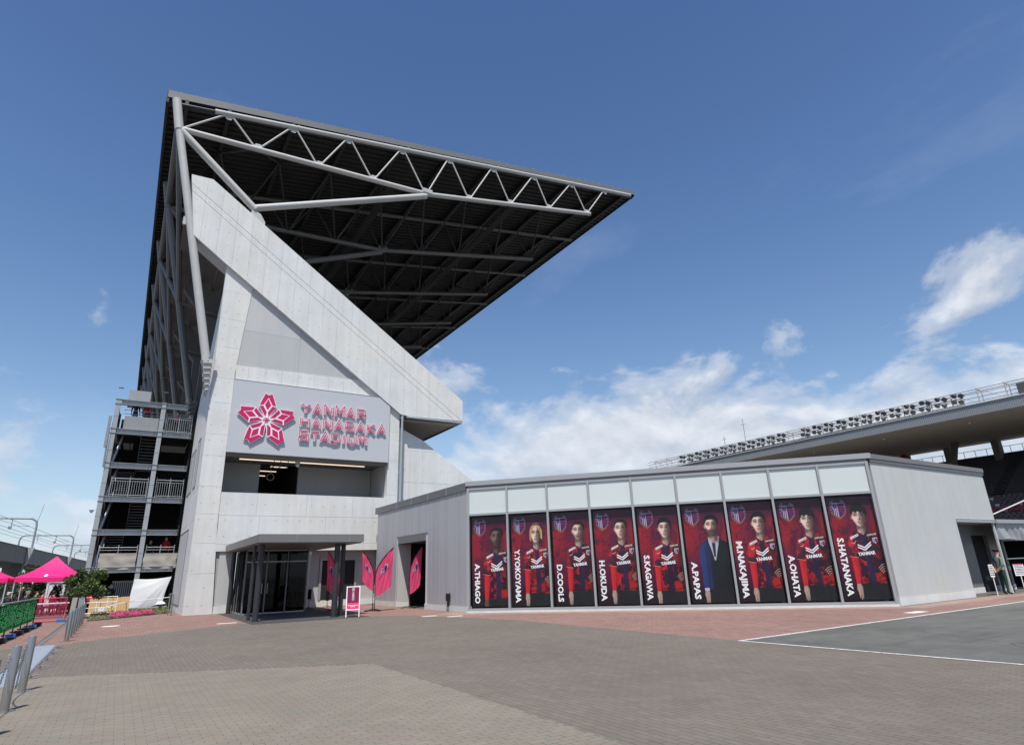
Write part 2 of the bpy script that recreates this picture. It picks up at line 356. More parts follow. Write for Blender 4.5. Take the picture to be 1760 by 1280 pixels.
# ------------------------------------------------------------------ mesh builder
class MB:
    def __init__(s): s.v = []; s.f = []; s.m = []; s.uv = {}
    def poly(s, pts, m=0, uv=None):
        i = len(s.v); s.v += [tuple(p) for p in pts]; s.f.append(tuple(range(i, i+len(pts)))); s.m.append(m)
        if uv: s.uv[len(s.f)-1] = uv
    def raw(s, verts, faces, m=0):
        i = len(s.v); s.v += [tuple(p) for p in verts]; s.f += [tuple(i+k for k in f) for f in faces]; s.m += [m]*len(faces)
    def hexa(s, p, m=0):                      # 8 corners: bottom 4, top 4
        s.raw(p, [(3, 2, 1, 0), (4, 5, 6, 7), (0, 1, 5, 4), (1, 2, 6, 5), (2, 3, 7, 6), (3, 0, 4, 7)], m)
    def box(s, a, b, m=0):
        x0, y0, z0 = (min(a[i], b[i]) for i in range(3)); x1, y1, z1 = (max(a[i], b[i]) for i in range(3))
        s.hexa([(x0, y0, z0), (x1, y0, z0), (x1, y1, z0), (x0, y1, z0), (x0, y0, z1), (x1, y0, z1), (x1, y1, z1), (x0, y1, z1)], m)
    def obox(s, c, X, Y, Z, m=0):             # centre and three half vectors
        c, X, Y, Z = Vector(c), Vector(X), Vector(Y), Vector(Z)
        s.hexa([c-X-Y-Z, c+X-Y-Z, c+X+Y-Z, c-X+Y-Z, c-X-Y+Z, c+X-Y+Z, c+X+Y+Z, c-X+Y+Z], m)
    def prism(s, pts, vec, m=0):
        n = len(pts); vec = Vector(vec); a = [Vector(p) for p in pts]; b = [p+vec for p in a]
        s.raw(a+b, [tuple(range(n-1, -1, -1)), tuple(range(n, 2*n))] + [(i, (i+1) % n, n+(i+1) % n, n+i) for i in range(n)], m)
    def tube(s, p0, p1, r, n=10, r1=None, m=0):
        p0, p1 = Vector(p0), Vector(p1); d = (p1-p0)
        if d.length < 1e-6: return
        d.normalize(); a = d.orthogonal().normalized(); b = d.cross(a); r1 = r if r1 is None else r1
        V = []
        for p, rr in ((p0, r), (p1, r1)):
            for k in range(n):
                t = 2*math.pi*k/n; V.append(p + a*(math.cos(t)*rr) + b*(math.sin(t)*rr))
        s.raw(V, [tuple(range(n-1, -1, -1)), tuple(range(n, 2*n))] + [(k, (k+1) % n, n+(k+1) % n, n+k) for k in range(n)], m)
    def bar(s, p0, p1, w, h, m=0, up=(0, 0, 1)):
        p0, p1 = Vector(p0), Vector(p1); d = p1-p0; L = d.length
        if L < 1e-6: return
        d.normalize(); up = Vector(up)
        sd = d.cross(up)
        if sd.length < 1e-4: sd = d.cross(Vector((1, 0, 0)))
        sd.normalize(); u = sd.cross(d)
        s.obox((p0+p1)/2, d*(L/2), sd*(w/2), u*(h/2), m)
    def path(s, pts, r, n=8, m=0):
        for a, b in zip(pts, pts[1:]): s.tube(a, b, r, n, m=m)
    def lathe(s, prof, c, n=16, m=0):
        c = Vector(c); V = []; F = []
        for (r, z) in prof:
            for k in range(n):
                t = 2*math.pi*k/n; V.append((c.x+r*math.cos(t), c.y+r*math.sin(t), c.z+z))
        for i in range(len(prof)-1):
            for k in range(n):
                F.append((i*n+k, i*n+(k+1) % n, (i+1)*n+(k+1) % n, (i+1)*n+k))
        F.append(tuple(range(n-1, -1, -1))); F.append(tuple((len(prof)-1)*n+k for k in range(n)))
        s.raw(V, F, m)
    def ball(s, c, r, n=10, m=0, sq=(1, 1, 1)):
        c = Vector(c); V = [(c.x, c.y, c.z-r*sq[2])]; F = []; R = max(4, n//2)
        for i in range(1, R):
            a = -math.pi/2+math.pi*i/R
            for k in range(n):
                t = 2*math.pi*k/n; V.append((c.x+r*sq[0]*math.cos(a)*math.cos(t), c.y+r*sq[1]*math.cos(a)*math.sin(t), c.z+r*sq[2]*math.sin(a)))
        V.append((c.x, c.y, c.z+r*sq[2])); T = len(V)-1
        for k in range(n):
            F.append((0, 1+(k+1) % n, 1+k)); F.append((T, T-n+k, T-n+(k+1) % n))
        for i in range(R-2):
            for k in range(n):
                F.append((1+i*n+k, 1+i*n+(k+1) % n, 1+(i+1)*n+(k+1) % n, 1+(i+1)*n+k))
        s.raw(V, F, m)
    def grid(s, fn, nu, nv, m=0, uv=True):
        i0 = len(s.v)
        for j in range(nv+1):
            for i in range(nu+1): s.v.append(tuple(fn(i/nu, j/nv)))
        for j in range(nv):
            for i in range(nu):
                a = i0+j*(nu+1)+i
                s.f.append((a, a+1, a+nu+2, a+nu+1)); s.m.append(m)
                if uv: s.uv[len(s.f)-1] = [(i/nu, j/nv), ((i+1)/nu, j/nv), ((i+1)/nu, (j+1)/nv), (i/nu, (j+1)/nv)]

ORG = {}
def origin(o):
    return ORG.get(o.name, Vector((0, 0, 0)))
def props(o, label=None, cat=None, group=None, kind=None):
    if label: o['label'] = label
    if cat: o['category'] = cat
    if group: o['group'] = group
    if kind: o['kind'] = kind
    return o
def thing(name, loc, label, cat, group=None):
    o = bpy.data.objects.new(name, None); COL.objects.link(o); o.empty_display_size = 0.3
    o.location = loc; ORG[o.name] = Vector(loc)
    return props(o, label, cat, group)
def build(mb, name, mats, parent=None, at=None, smooth=False, label=None, cat=None, group=None, kind=None):
    if not isinstance(mats, (list, tuple)): mats = [mats]
    org = origin(parent) if parent is not None else Vector(at or (0, 0, 0))
    me = bpy.data.meshes.new(name)
    V = np.array(mb.v, dtype=np.float64)-np.array(org)
    me.from_pydata(V.tolist(), [], mb.f)
    for mm in mats: me.materials.append(mm if not isinstance(mm, str) else M[mm])
    if len(mats) > 1: me.polygons.foreach_set('material_index', mb.m)
    if mb.uv:
        ul = me.uv_layers.new(name='uv')
        for pi, uvs in mb.uv.items():
            for li, c in zip(me.polygons[pi].loop_indices, uvs): ul.data[li].uv = c
    if smooth:
        me.polygons.foreach_set('use_smooth', [True]*len(me.polygons)); me.set_sharp_from_angle(angle=math.radians(40))
    me.validate(); me.update()
    o = bpy.data.objects.new(name, me); COL.objects.link(o)
    if parent is not None: o.parent = parent
    else: o.location = org
    ORG[o.name] = org
    return props(o, label, cat, group, kind)
def one(fn, name, mats, parent=None, **kw):
    mb = MB(); fn(mb); return build(mb, name, mats, parent, **kw)
def copy_tree(o, parent=None, loc=None, rotz=None, label=None):
    c = o.copy(); COL.objects.link(c)
    if parent is not None: c.parent = parent
    if loc is not None: c.location = loc
    if rotz is not None: c.rotation_euler = (0, 0, rotz)
    if label: c['label'] = label
    ORG[c.name] = Vector(c.location) if parent is None else origin(parent)
    for ch in list(o.children): copy_tree(ch, c)
    return c
def clip_half(poly, a, b, c):                 # keep a*u+b*z+c >= 0
    out = []
    for i in range(len(poly)):
        p, q = poly[i], poly[(i+1) % len(poly)]
        dp = a*p[0]+b*p[1]+c; dq = a*q[0]+b*q[1]+c
        if dp >= 0: out.append(p)
        if (dp >= 0) != (dq >= 0):
            t = dp/(dp-dq); out.append((p[0]+t*(q[0]-p[0]), p[1]+t*(q[1]-p[1])))
    return out
def area(poly):
    return 0.5*abs(sum(poly[i][0]*poly[(i+1) % len(poly)][1]-poly[(i+1) % len(poly)][0]*poly[i][1] for i in range(len(poly)))) if len(poly) > 2 else 0
def panels(parent, name, poly, ucuts, zcuts, to3, depth, material, gap=0.008, gapz=None):
    """split a wall polygon (u, z) into separate panels with open joints; to3(u, z) is the front face, depth the way back"""
    us = [min(p[0] for p in poly)-1]+list(ucuts)+[max(p[0] for p in poly)+1]
    zs = [min(p[1] for p in poly)-1]+list(zcuts)+[max(p[1] for p in poly)+1]
    res = []
    for i in range(len(us)-1):
        for j in range(len(zs)-1):
            c = poly
            u0 = us[i]+(gap/2 if i else 0); u1 = us[i+1]-(gap/2 if i < len(us)-2 else 0)
            gz = gap if gapz is None else gapz
            z0 = zs[j]+(gz/2 if j else 0); z1 = zs[j+1]-(gz/2 if j < len(zs)-2 else 0)
            for a, b, k in ((1, 0, -u0), (-1, 0, u1), (0, 1, -z0), (0, -1, z1)):
                c = clip_half(c, a, b, k)
                if len(c) < 3: break
            if len(c) < 3 or area(c) < 0.015: continue
            cc = [c[0]]
            for p in c[1:]:
                if abs(p[0]-cc[-1][0])+abs(p[1]-cc[-1][1]) > 1e-4: cc.append(p)
            mb = MB(); mb.prism([to3(*p) for p in cc], depth); res.append(build(mb, name, material, parent))
    return res

def text_verts(body, size, bold=0.0, align='CENTER'):
    cu = bpy.data.curves.new('text', 'FONT'); cu.body = body; cu.size = size; cu.align_x = align; cu.align_y = 'CENTER'
    cu.offset = bold; cu.resolution_u = 2
    o = bpy.data.objects.new('text', cu); COL.objects.link(o)
    dg = bpy.context.evaluated_depsgraph_get(); me = o.evaluated_get(dg).to_mesh()
    V = [v.co.copy() for v in me.vertices]; Fc = [tuple(p.vertices) for p in me.polygons]
    o.evaluated_get(dg).to_mesh_clear()
    bpy.data.objects.remove(o); bpy.data.curves.remove(cu)
    return V, Fc

# ================================================================== SETTING: ground and paving
YA, YB = Vector((12.10, 22.68, 0)), Vector((22.58, 11.27, 0))       # foot of the slanted glass front of the pavilion
FL = (YB-YA).length; FD = (YB-YA).normalized(); FN = Vector((FD.y, -FD.x, 0))
if FN.dot(Vector((-1, -1, 0))) < 0: FN = -FN

# one sheet out to the horizon with the bedding sand of the pavers showing in the joints near by
g = MB(); R = 2500
g.poly([(-R, -R, -0.012), (R, -R, -0.012), (R, R, -0.012), (-R, R, -0.012)])
build(g, 'ground', 'terrain', kind='structure')
g = MB(); g.poly([(-14, -8, -0.0025), (46, -8, -0.0025), (46, 52, -0.0025), (-14, 52, -0.0025)])
plaza = build(g, 'plaza_pavement', 'joint', kind='structure')
T_LIGHT = [(0.0, (0.193, 0.165, 0.133)), (0.35, (0.202, 0.174, 0.141)), (0.6, (0.198, 0.175, 0.138)), (0.8, (0.189, 0.174, 0.146)), (1.0, (0.215, 0.185, 0.148))]
T_DARK = [(0.0, (0.141, 0.121, 0.099)), (0.4, (0.152, 0.130, 0.108)), (0.7, (0.146, 0.132, 0.106)), (1.0, (0.164, 0.139, 0.117))]
T_PINK = [(0.0, (0.219, 0.132, 0.110)), (0.5, (0.240, 0.149, 0.126)), (1.0, (0.265, 0.167, 0.140))]
T_BAND = [(0.0, (0.265, 0.190, 0.155)), (0.5, (0.290, 0.205, 0.170)), (1.0, (0.300, 0.225, 0.185))]
PAV = [paver_mat('sand_coloured_paver', None, T_LIGHT), paver_mat('dark_grey_paver', None, T_DARK), paver_mat('pink_paver', None, T_PINK), paver_mat('beige_border_paver', None, T_BAND)]

def inside(poly, X, Y):
    r = np.zeros(X.shape, bool); n = len(poly)
    for i in range(n):
        x0, y0 = poly[i]; x1, y1 = poly[(i+1) % n]
        c = ((y0 > Y) != (y1 > Y)) & (X < (x1-x0)*(Y-y0)/((y1-y0) if y1 != y0 else 1e-9)+x0)
        r ^= c
    return r
Z_LIGHT = [(-12, 14.9+3.0), (-0.96, 14.9), (4.30, 11.85), (4.30, -8), (-12, -8)]
Z_ASPH = [(11.43, 9.10), (46, 9.0), (46, -8), (12.35, -8)]
Z_PINK = [(11.43, 9.10), (11.40, 18.4), (10.7, 21.0), (9.9, 23.9), (8.9, 24.75), (4.3, 25.85), (0.2, 23.45), (-1.17, 22.2), (-14, 20.0), (-14, 52), (46, 52), (46, 9.05)]
Z_MAT = [(4.33, 24.75), (8.75, 24.55), (8.75, 34.5), (4.33, 34.5)]
Z_BED = [(-0.95, 34.6), (0.35, 35.3), (1.6, 36.9), (2.55, 38.2), (2.55, 41.6), (-1.05, 41.6)]
def paver_field():
    sets = []
    def field(lx, ly, x0, x1, y0, y1, zone_test, stag_rows):
        nx, ny = int((x1-x0)/lx)+2, int((y1-y0)/ly)+2
        I, J = np.meshgrid(np.arange(nx), np.arange(ny), indexing='ij')
        if stag_rows: X = x0+(I+0.5*(J % 2))*lx; Y = y0+J*ly
        else: X = x0+I*lx; Y = y0+(J+0.5*(I % 2))*ly
        return X.ravel(), Y.ravel()
    out = []
    for k, (lx, ly, stag) in enumerate(((0.2, 0.1, True), (0.1, 0.2, False), (0.1, 0.2, False), (0.1, 0.2, False))):
        X, Y = field(lx, ly, -14, 34, 2, 40, None, stag)
        fw = np.array([math.sin(YAW), math.cos(YAW)]); rt = np.array([math.cos(YAW), -math.sin(YAW)])
        dep = X*fw[0]+Y*fw[1]; lat = X*rt[0]+Y*rt[1]
        vis = (dep > 4.2) & (np.abs(lat) < dep*0.90+1.0)
        L = inside(Z_LIGHT, X, Y); A = inside(Z_ASPH, X, Y); P = inside(Z_PINK, X, Y) & ~A; Mt = inside(Z_MAT, X, Y) | inside(Z_BED, X, Y)
        bld = (X > 12.05) & (Y > 22.68-(X-12.1)*(11.41/10.48)+0.05) & (Y > 11.2)
        gr = (X > -1.70) & (X < -1.20) & (Y > 13.9) & (Y < 21.35)
        ln = (X > -1.72) & (X < -1.56) & (Y >= 21.3) | (X < -1.7) & (Y > 13.9) & False
        fdist = (X-YA.x)*FN.x+(Y-YA.y)*FN.y; fs_ = (X-YA.x)*FD.x+(Y-YA.y)*FD.y; Bd = P & (((fdist < 0.85) & (fs_ > -1) & (fs_ < 15.4)) | ((Y > 10.3) & (X > 22)))
        zone = (L, ~L & ~A & ~P, P & ~Bd, Bd)[k]
        ok = vis & zone & ~A & ~Mt & ~bld & ~gr & ~ln & (Y < 39) & (X < 32.5)
        if k == 0: ok |= vis & (np.abs(X-4.35) < 0.06) & (Y < 11.8) & (Y > 2)      # cut bricks along the straight edge
        X, Y = X[ok], Y[ok]
        # the far field only needs every joint that can still be seen: all are kept, they are cheap
        out.append((X, Y, lx, ly))
    return out
def paver_boxes(X, Y, lx, ly, gap):
    n = len(X); rng = np.random.default_rng(3)
    hx, hy = lx/2-gap/2, ly/2-gap/2
    zt = rng.normal(0, 0.00025, n); tx = rng.normal(0, 0.0015, n); ty = rng.normal(0, 0.0015, n)
    V = np.zeros((n, 8, 3)); cut = (np.abs(X-4.35) < 0.101) & (np.abs(X+hx-4.45) < 0.12) & (lx > 0.15)
    for i, (sx, sy) in enumerate(((-1, -1), (1, -1), (1, 1), (-1, 1))):
        V[:, i, 0] = X+sx*hx; V[:, i, 1] = Y+sy*hy; V[:, i, 2] = -0.010
        V[:, 4+i, 0] = X+sx*(hx-0.0006); V[:, 4+i, 1] = Y+sy*(hy-0.0006); V[:, 4+i, 2] = zt+tx*sx*hx+ty*sy*hy
    V[..., 0] = np.where((lx > 0.15) & (V[..., 0] > 4.297) & (Y[:, None] < 11.9), 4.297, V[..., 0])
    return V
QF = np.array([(4, 5, 6, 7), (0, 1, 5, 4), (1, 2, 6, 5), (2, 3, 7, 6), (3, 0, 4, 7)])
def mesh_fast(name, V, F):
    me = bpy.data.meshes.new(name); V = V.reshape(-1, 3)
    me.vertices.add(len(V)); me.vertices.foreach_set('co', V.ravel())
    me.loops.add(F.size); me.loops.foreach_set('vertex_index', F.ravel().astype(np.int32))
    me.polygons.add(len(F)); me.polygons.foreach_set('loop_start', np.arange(0, F.size, 4, dtype=np.int32))
    me.shade_flat(); me.update(calc_edges=True); return me
fields = paver_field()
# the 300 pavers that show largest are parts of their own, the rest is one part of the pavement per colour
allp = []
for k, (X, Y, lx, ly) in enumerate(fields):
    fw = np.array([math.sin(YAW), math.cos(YAW)]); rt = np.array([math.cos(YAW), -math.sin(YAW)])
    dep = X*fw[0]+Y*fw[1]; lat = X*rt[0]+Y*rt[1]
    inview = (dep > 4.72+0.035*lat) & (np.abs(lat) < dep*0.83)
    d2 = np.where(inview, X*X+Y*Y, 1e9)
    allp += [(d2[i], k, i) for i in np.argsort(d2)[:300]]
allp.sort(); chosen = set((k, i) for _, k, i in allp[:300])
proto_paver = {}
for k, (X, Y, lx, ly) in enumerate(fields):
    near = np.array([(k, i) in chosen for i in range(len(X))], bool)
    for i in np.where(near)[0]:
        if k not in proto_paver:
            proto_paver[k] = []
            for q in range(6):
                Vp = paver_boxes(np.array([0.0]), np.array([0.0]), lx, ly, 0.0045); Vp[:, 4:, 2] += random.uniform(-0.0003, 0.0003)
                me = mesh_fast('paver', Vp, QF); me.materials.append(PAV[k]); proto_paver[k].append(me)
        o = bpy.data.objects.new('paver', proto_paver[k][i % 6]); COL.objects.link(o); o.parent = plaza; o.location = (X[i], Y[i], 0)
    Xf, Yf = X[~near], Y[~near]
    V = paver_boxes(Xf, Yf, lx, ly, 0.0045); n = len(Xf)
    F = (QF[None]+(np.arange(n)*8)[:, None, None]).reshape(-1, 4)
    me = mesh_fast('pavers', V, F); me.materials.append(PAV[k])
    at = me.attributes.new('rnd', 'FLOAT', 'FACE'); at.data.foreach_set('value', np.repeat(np.random.default_rng(k).random(n), 5).astype(np.float32))
    o = bpy.data.objects.new('paver_field', me); COL.objects.link(o); o.parent = plaza; o['kind'] = 'stuff'
print('pavers', [len(f[0]) for f in fields])

# asphalt, painted lines, entrance paving, planting bed
g = MB(); g.poly([(x, y, 0.0) for x, y in Z_ASPH]); build(g, 'asphalt_road', 'asphalt', kind='structure')
g = MB(); g.prism([(11.34, 9.06, 0.004), (46, 8.96, 0.004), (46, 9.06, 0.004), (11.40, 9.16, 0.004)], (0, 0, 0.004)); build(g, 'road_edge_line', 'road_paint', kind='structure')
g = MB(); g.prism([(11.38, 9.10, 0.004), (11.46, 9.05, 0.004), (12.40, -8, 0.004), (12.31, -8, 0.004)], (0, 0, 0.004)); build(g, 'road_corner_line', 'road_paint', kind='structure')
g = MB(); g.poly([(x, y, 0.0) for x, y in Z_MAT]); build(g, 'entrance_paving', 'entry_mat', kind='structure')
g = MB(); g.prism([(-1.72, 21.3, -0.006), (-1.60, 21.3, -0.006), (-1.48, 36, -0.006), (-1.60, 36, -0.006)], (0, 0, 0.008)); build(g, 'drain_channel', 'alu_dark', kind='structure')
bed = MB()
def bedf(u, v):
    x = -0.95+u*3.5; yf = 34.6+max(0, (x+0.9))*1.02; y = yf+v*(41.6-yf)
    return (x, y, 0.02+0.16*v+0.05*mnoise.noise((x*1.3, y*1.3, 0)))
bed.grid(bedf, 24, 20); build(bed, 'planting_bed', 'soil', kind='structure')
def ground_disc(x, y, r, m, label, name='drain_cover', cat='cover', grp=None):
    mb = MB(); mb.lathe([(r, -0.005), (r, 0.006), (r*0.8, 0.009), (r*0.78, 0.006)], (x, y, 0), 16)
    return build(mb, name, m, at=(x, y, 0), label=label, cat=cat, group=grp)
ground_disc(0.0, 29.6, 0.32, 'line', 'pale round cover set in the pink paving between the bollards and the entrance')
for x, y, w, lab in ((10.35, 22.55, 0.30, 'pale rectangular plate in the pink paving, left of the two by the pavilion corner'),
                     (10.95, 21.55, 0.30, 'pale rectangular plate in the pink paving, right of the two by the pavilion corner'),
                     (3.75, 26.6, 0.34, 'pale rectangular plate in the pink paving in front of the entrance canopy'),
                     (20.4, 9.75, 0.42, 'pale rectangular plate in the pink paving beside the long white line')):
    mb = MB(); mb.box((x-w, y-w*0.4, -0.005), (x+w, y+w*0.4, 0.006)); build(mb, 'cover_plate', 'line', at=(x, y, 0), label=lab, cat='cover')
# steel grating strip left of the bollards
gt = thing('drain_grating', (-1.45, 17.6, 0), 'long pale steel ground plate beside the stainless bollards', 'grating')
y = 13.95
while y < 21.2:
    mb = MB(); mb.box((-1.66, y+0.006, -0.02), (-1.22, y+1.02, 0.010))
    for q in range(8): mb.box((-1.64+q*0.052, y+0.03, 0.010), (-1.618+q*0.052, y+1.0, 0.014))
    build(mb, 'plate', 'grate', gt); y += 1.03
for xx in (-1.705, -1.195):
    mb = MB(); mb.box((xx-0.022, 13.9, -0.02), (xx+0.022, 21.3, 0.012)); build(mb, 'edge_rail', 'alu_dark', gt)

# ================================================================== MAIN STAND (white concrete, cantilevered roof)
WY = 34.5
stand = thing('stadium_stand', (8.0, WY, 0), 'white concrete stadium stand with a dark cantilevered roof on steel trusses', 'stadium')
fy = lambda Y: (lambda u, z: (u, Y, z))
# ---- end wall: each concrete lift a panel with open joints in front of a grey core
def zc(u): return 18.95-(u-2.6)*0.708                        # underside of the slanted beam
panels(stand, 'concrete_panel', [(2.86, 0), (4.15, 0), (3.90, 4.2), (3.86, 12.55), (4.28, zc(4.28)+0.3), (2.74, zc(2.74)+0.3)], [], [1.9, 3.35, 4.8, 6.2, 7.8, 8.95, 10.7, 12.1, 13.9, 15.6, 17.3], fy(WY), (0, 0.5, 0), 'concrete')
panels(stand, 'concrete_panel', [(3.90, 12.12), (12.9, 12.12), (12.4, zc(12.4)+0.3), (11.2, zc(11.2)+0.3), (11.0, 13.05), (3.87, 12.95)], [4.55, 5.45, 6.35, 7.25, 8.15, 9.05, 9.95, 10.85, 11.75], [], fy(WY-0.005), (0, 0.5, 0), 'concrete')
panels(stand, 'plaster_panel', [(3.9, 12.97), (11.0, 13.07), (11.0, 13.3), (4.28, zc(4.28)+0.2)], [7.2], [15.1], fy(WY+0.03), (0, 0.26, 0), 'concrete_smooth')
panels(stand, 'concrete_panel', [(12.93, 0), (13.62, 0), (13.62, 11.6), (12.93, 12.1)], [], [3.1, 4.74, 6.1, 8.2, 10.0], fy(WY), (0, 0.5, 0), 'concrete')
panels(stand, 'concrete_panel', [(3.91, 4.75), (12.92, 4.75), (12.92, 5.93), (3.91, 5.93)], [5.7, 8.3, 10.9], [], fy(WY+0.006), (0, 0.45, 0), 'concrete')
panels(stand, 'concrete_panel', [(3.95, 2.95), (12.92, 2.95), (12.92, 4.74), (3.92, 4.74)], [5.9, 9.4], [3.30], fy(WY+0.004), (0, 0.45, 0), 'concrete')
mb = MB()
mb.prism([(2.95, WY+0.35, 0), (3.9, WY+0.35, 0), (3.9, WY+0.35, 17.6), (2.95, WY+0.35, 18.4)], (0, 0.5, 0))
mb.prism([(3.95, WY+0.3, 12.2), (12.8, WY+0.3, 12.2), (4.2, WY+0.3, 17.6)], (0, 0.5, 0))
mb.box((4.0, WY+0.15, 0), (4.58, WY+0.5, 3.0)); mb.box((3.95, WY+0.3, 3.0), (12.9, WY+0.8, 5.9)); mb.box((3.95, WY+0.2, 8.05), (12.9, WY+0.8, 12.1)); mb.box((12.95, WY+0.2, 0), (13.6, WY+0.8, 11.0))
build(mb, 'wall_core', 'core', stand)
# ground floor: smooth grey strip, plinth, the recess right of the canopy
mb = MB(); mb.box((4.19, WY+0.08, 0.35), (4.99, WY+0.4, 2.93)); build(mb, 'plaster_panel', 'concrete_smooth', stand)
mb = MB(); mb.box((4.17, WY+0.03, 0), (4.99, WY+0.42, 0.34)); build(mb, 'plinth', 'concrete', stand)
mb = MB(); mb.box((8.05, WY+0.05, 0.0), (8.75, WY+0.6, 2.93)); build(mb, 'pier', 'concrete', stand)
mb = MB(); mb.box((8.76, 35.32, 0.33), (13.5, 35.6, 3.2)); build(mb, 'recess_back_wall', 'concrete_smooth', stand)
mb = MB(); mb.box((8.76, 35.27, 0.0), (13.5, 35.6, 0.32)); build(mb, 'plinth', 'concrete', stand)
mb = MB(); mb.box((12.70, 34.97, 0.0), (12.92, 35.26, 2.94)); build(mb, 'recess_side_wall', 'concrete', stand)
mb = MB(); mb.box((8.76, WY+0.5, 2.96), (13.4, 35.6, 3.25)); build(mb, 'recess_soffit', 'concrete_smooth', stand)
dw = MB()
for a, b in (((9.45, 35.24, 0.33), (9.58, 35.315, 2.55)), ((11.45, 35.24, 0.33), (11.58, 35.315, 2.55)), ((10.5, 35.24, 0.33), (10.6, 35.315, 2.42)), ((9.585, 35.24, 2.43), (11.445, 35.31, 2.55))): dw.box(a, b)
win = build(dw, 'recess_window', 'alu', stand)
for a, b in ((9.59, 10.49), (10.61, 11.44)): one(lambda q: q.box((a, 35.28, 0.34), (b, 35.31, 2.42)), 'pane', 'interior', win)
# ---- balcony between the sill and the sign
BZ0, BZ1 = 5.93, 8.03
mb = MB(); mb.box((3.95, 37.4, BZ0-0.6), (6.15, 37.6, 8.3)); mb.box((8.35, 37.4, BZ0-0.6), (12.9, 37.6, 8.3)); build(mb, 'balcony_back_wall', 'interior_grey', stand)
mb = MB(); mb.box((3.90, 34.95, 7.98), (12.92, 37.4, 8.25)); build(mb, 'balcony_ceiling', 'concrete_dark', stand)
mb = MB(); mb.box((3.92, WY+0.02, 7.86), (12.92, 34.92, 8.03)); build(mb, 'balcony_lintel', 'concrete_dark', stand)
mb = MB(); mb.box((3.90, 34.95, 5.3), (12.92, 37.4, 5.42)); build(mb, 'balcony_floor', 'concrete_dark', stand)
for xx in (3.78, 12.93): one(lambda b: b.box((xx, 34.93, 5.3), (xx+0.12, 37.4, 8.2)), 'balcony_side_wall', 'concrete_smooth', stand)
mb = MB(); mb.box((6.0, 43.8, 5.0), (8.6, 44.0, 8.3)); mb.box((6.0, 37.6, 5.0), (6.14, 44, 8.3)); mb.box((8.36, 37.6, 5.0), (8.5, 44, 8.3)); mb.box((6.0, 37.6, 8.26), (8.5, 44, 8.4))
build(mb, 'passage', 'interior', stand)
for (x0, x1, yy, zz) in ((4.75, 11.9, 35.7, 7.90), (6.9, 7.9, 38.4, 8.02), (6.2, 7.6, 40.2, 8.02), (6.2, 7.3, 42.2, 8.02)):
    one(lambda b: b.box((x0, yy, zz), (x1, yy+0.05, zz+0.05)), 'linear_light', 'light_warm', stand)
mb = MB(); mb.box((7.6, 34.9, 7.70), (7.85, 35.05, 7.86)); mb.ball((7.72, 34.92, 7.62), 0.11, 10)
build(mb, 'dome_camera', 'white_steel', stand)
mb = MB()
for q, xx in enumerate((6.45, 6.8, 7.2)):
    mb.tube((xx, 34.95, 7.86), (xx+0.02, 34.98, 7.5), 0.02, 6); mb.tube((xx+0.02, 34.98, 7.5), (xx-0.22, 35.0, 7.35), 0.02, 6)
build(mb, 'cable_brackets', 'black', stand)
mb = MB()
for k in range(18):
    a, b2 = 2*math.pi*k/18, 2*math.pi*(k+1)/18
    mb.tube((6.75+0.2*math.cos(a), 37.3, 7.25+0.2*math.sin(a)), (6.75+0.2*math.cos(b2), 37.3, 7.25+0.2*math.sin(b2)), 0.018, 5)
mb.tube((6.75, 37.3, 7.45), (6.75, 37.3, 7.98), 0.012, 5)
build(mb, 'ring_sign', 'white_steel', stand)
# ---- slanted raker beam with two fine grooves following its slope
BY = 34.29; SL = 0.705
sh = lambda u, t: (u, BY, t-SL*u)                                 # t = z + SL*u : lines of constant t follow the slope
beam = [(0.26, 24.12), (1.39, 24.18), (18.0, 12.52), (18.0, 11.12), (14.3, 11.05), (13.62, 11.12), (2.62, 18.92), (0.82, 20.25)]
beam_t = [(u, z+SL*u) for u, z in beam]
bcuts = [0.26+0.90*k for k in range(1, 20)]
g0, g1 = 23.36, 23.78
panels(stand, 'beam_panel', beam_t, bcuts, [g0, g1], sh, (0, 0.25, 0), 'concrete', gap=0.007, gapz=0.028)
mb = MB()
inner = [(0.30, 24.05), (1.36, 24.1), (17.95, 12.46), (17.95, 11.16), (14.3, 11.10), (13.6, 11.18), (2.6, 18.98), (0.88, 20.27)]
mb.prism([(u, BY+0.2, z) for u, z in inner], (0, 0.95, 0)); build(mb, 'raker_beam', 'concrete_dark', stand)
mb = MB(); mb.prism([(u, BY+1.16, z) for u, z in beam], (0, 0.05, 0)); build(mb, 'beam_back', 'concrete', stand)
mb = MB()
for a, b in zip(beam[5:8], beam[6:8]+beam[:1]):
    pass
mb.prism([(13.62, BY+0.25, 11.10), (2.62, BY+0.25, 18.90), (0.82, BY+0.25, 20.23), (0.80, BY+0.25, 20.20), (2.58, BY+0.25, 18.86), (13.58, BY+0.25, 11.06)], (0, 0.9, 0)); build(mb, 'beam_soffit', 'concrete_smooth', stand)
mb = MB(); mb.prism([(0.26, BY+0.24, 24.16), (1.40, BY+0.24, 24.22), (18.02, BY+0.24, 12.56), (18.02, BY+0.24, 12.50), (1.39, BY+0.24, 24.16), (0.26, BY+0.24, 24.10)], (0, 0.96, 0)); build(mb, 'beam_coping', 'concrete', stand)
mb = MB(); mb.box((0.2, 34.5, 20.9), (0.36, 34.6, 21.4)); build(mb, 'junction_box', 'white_steel', stand)
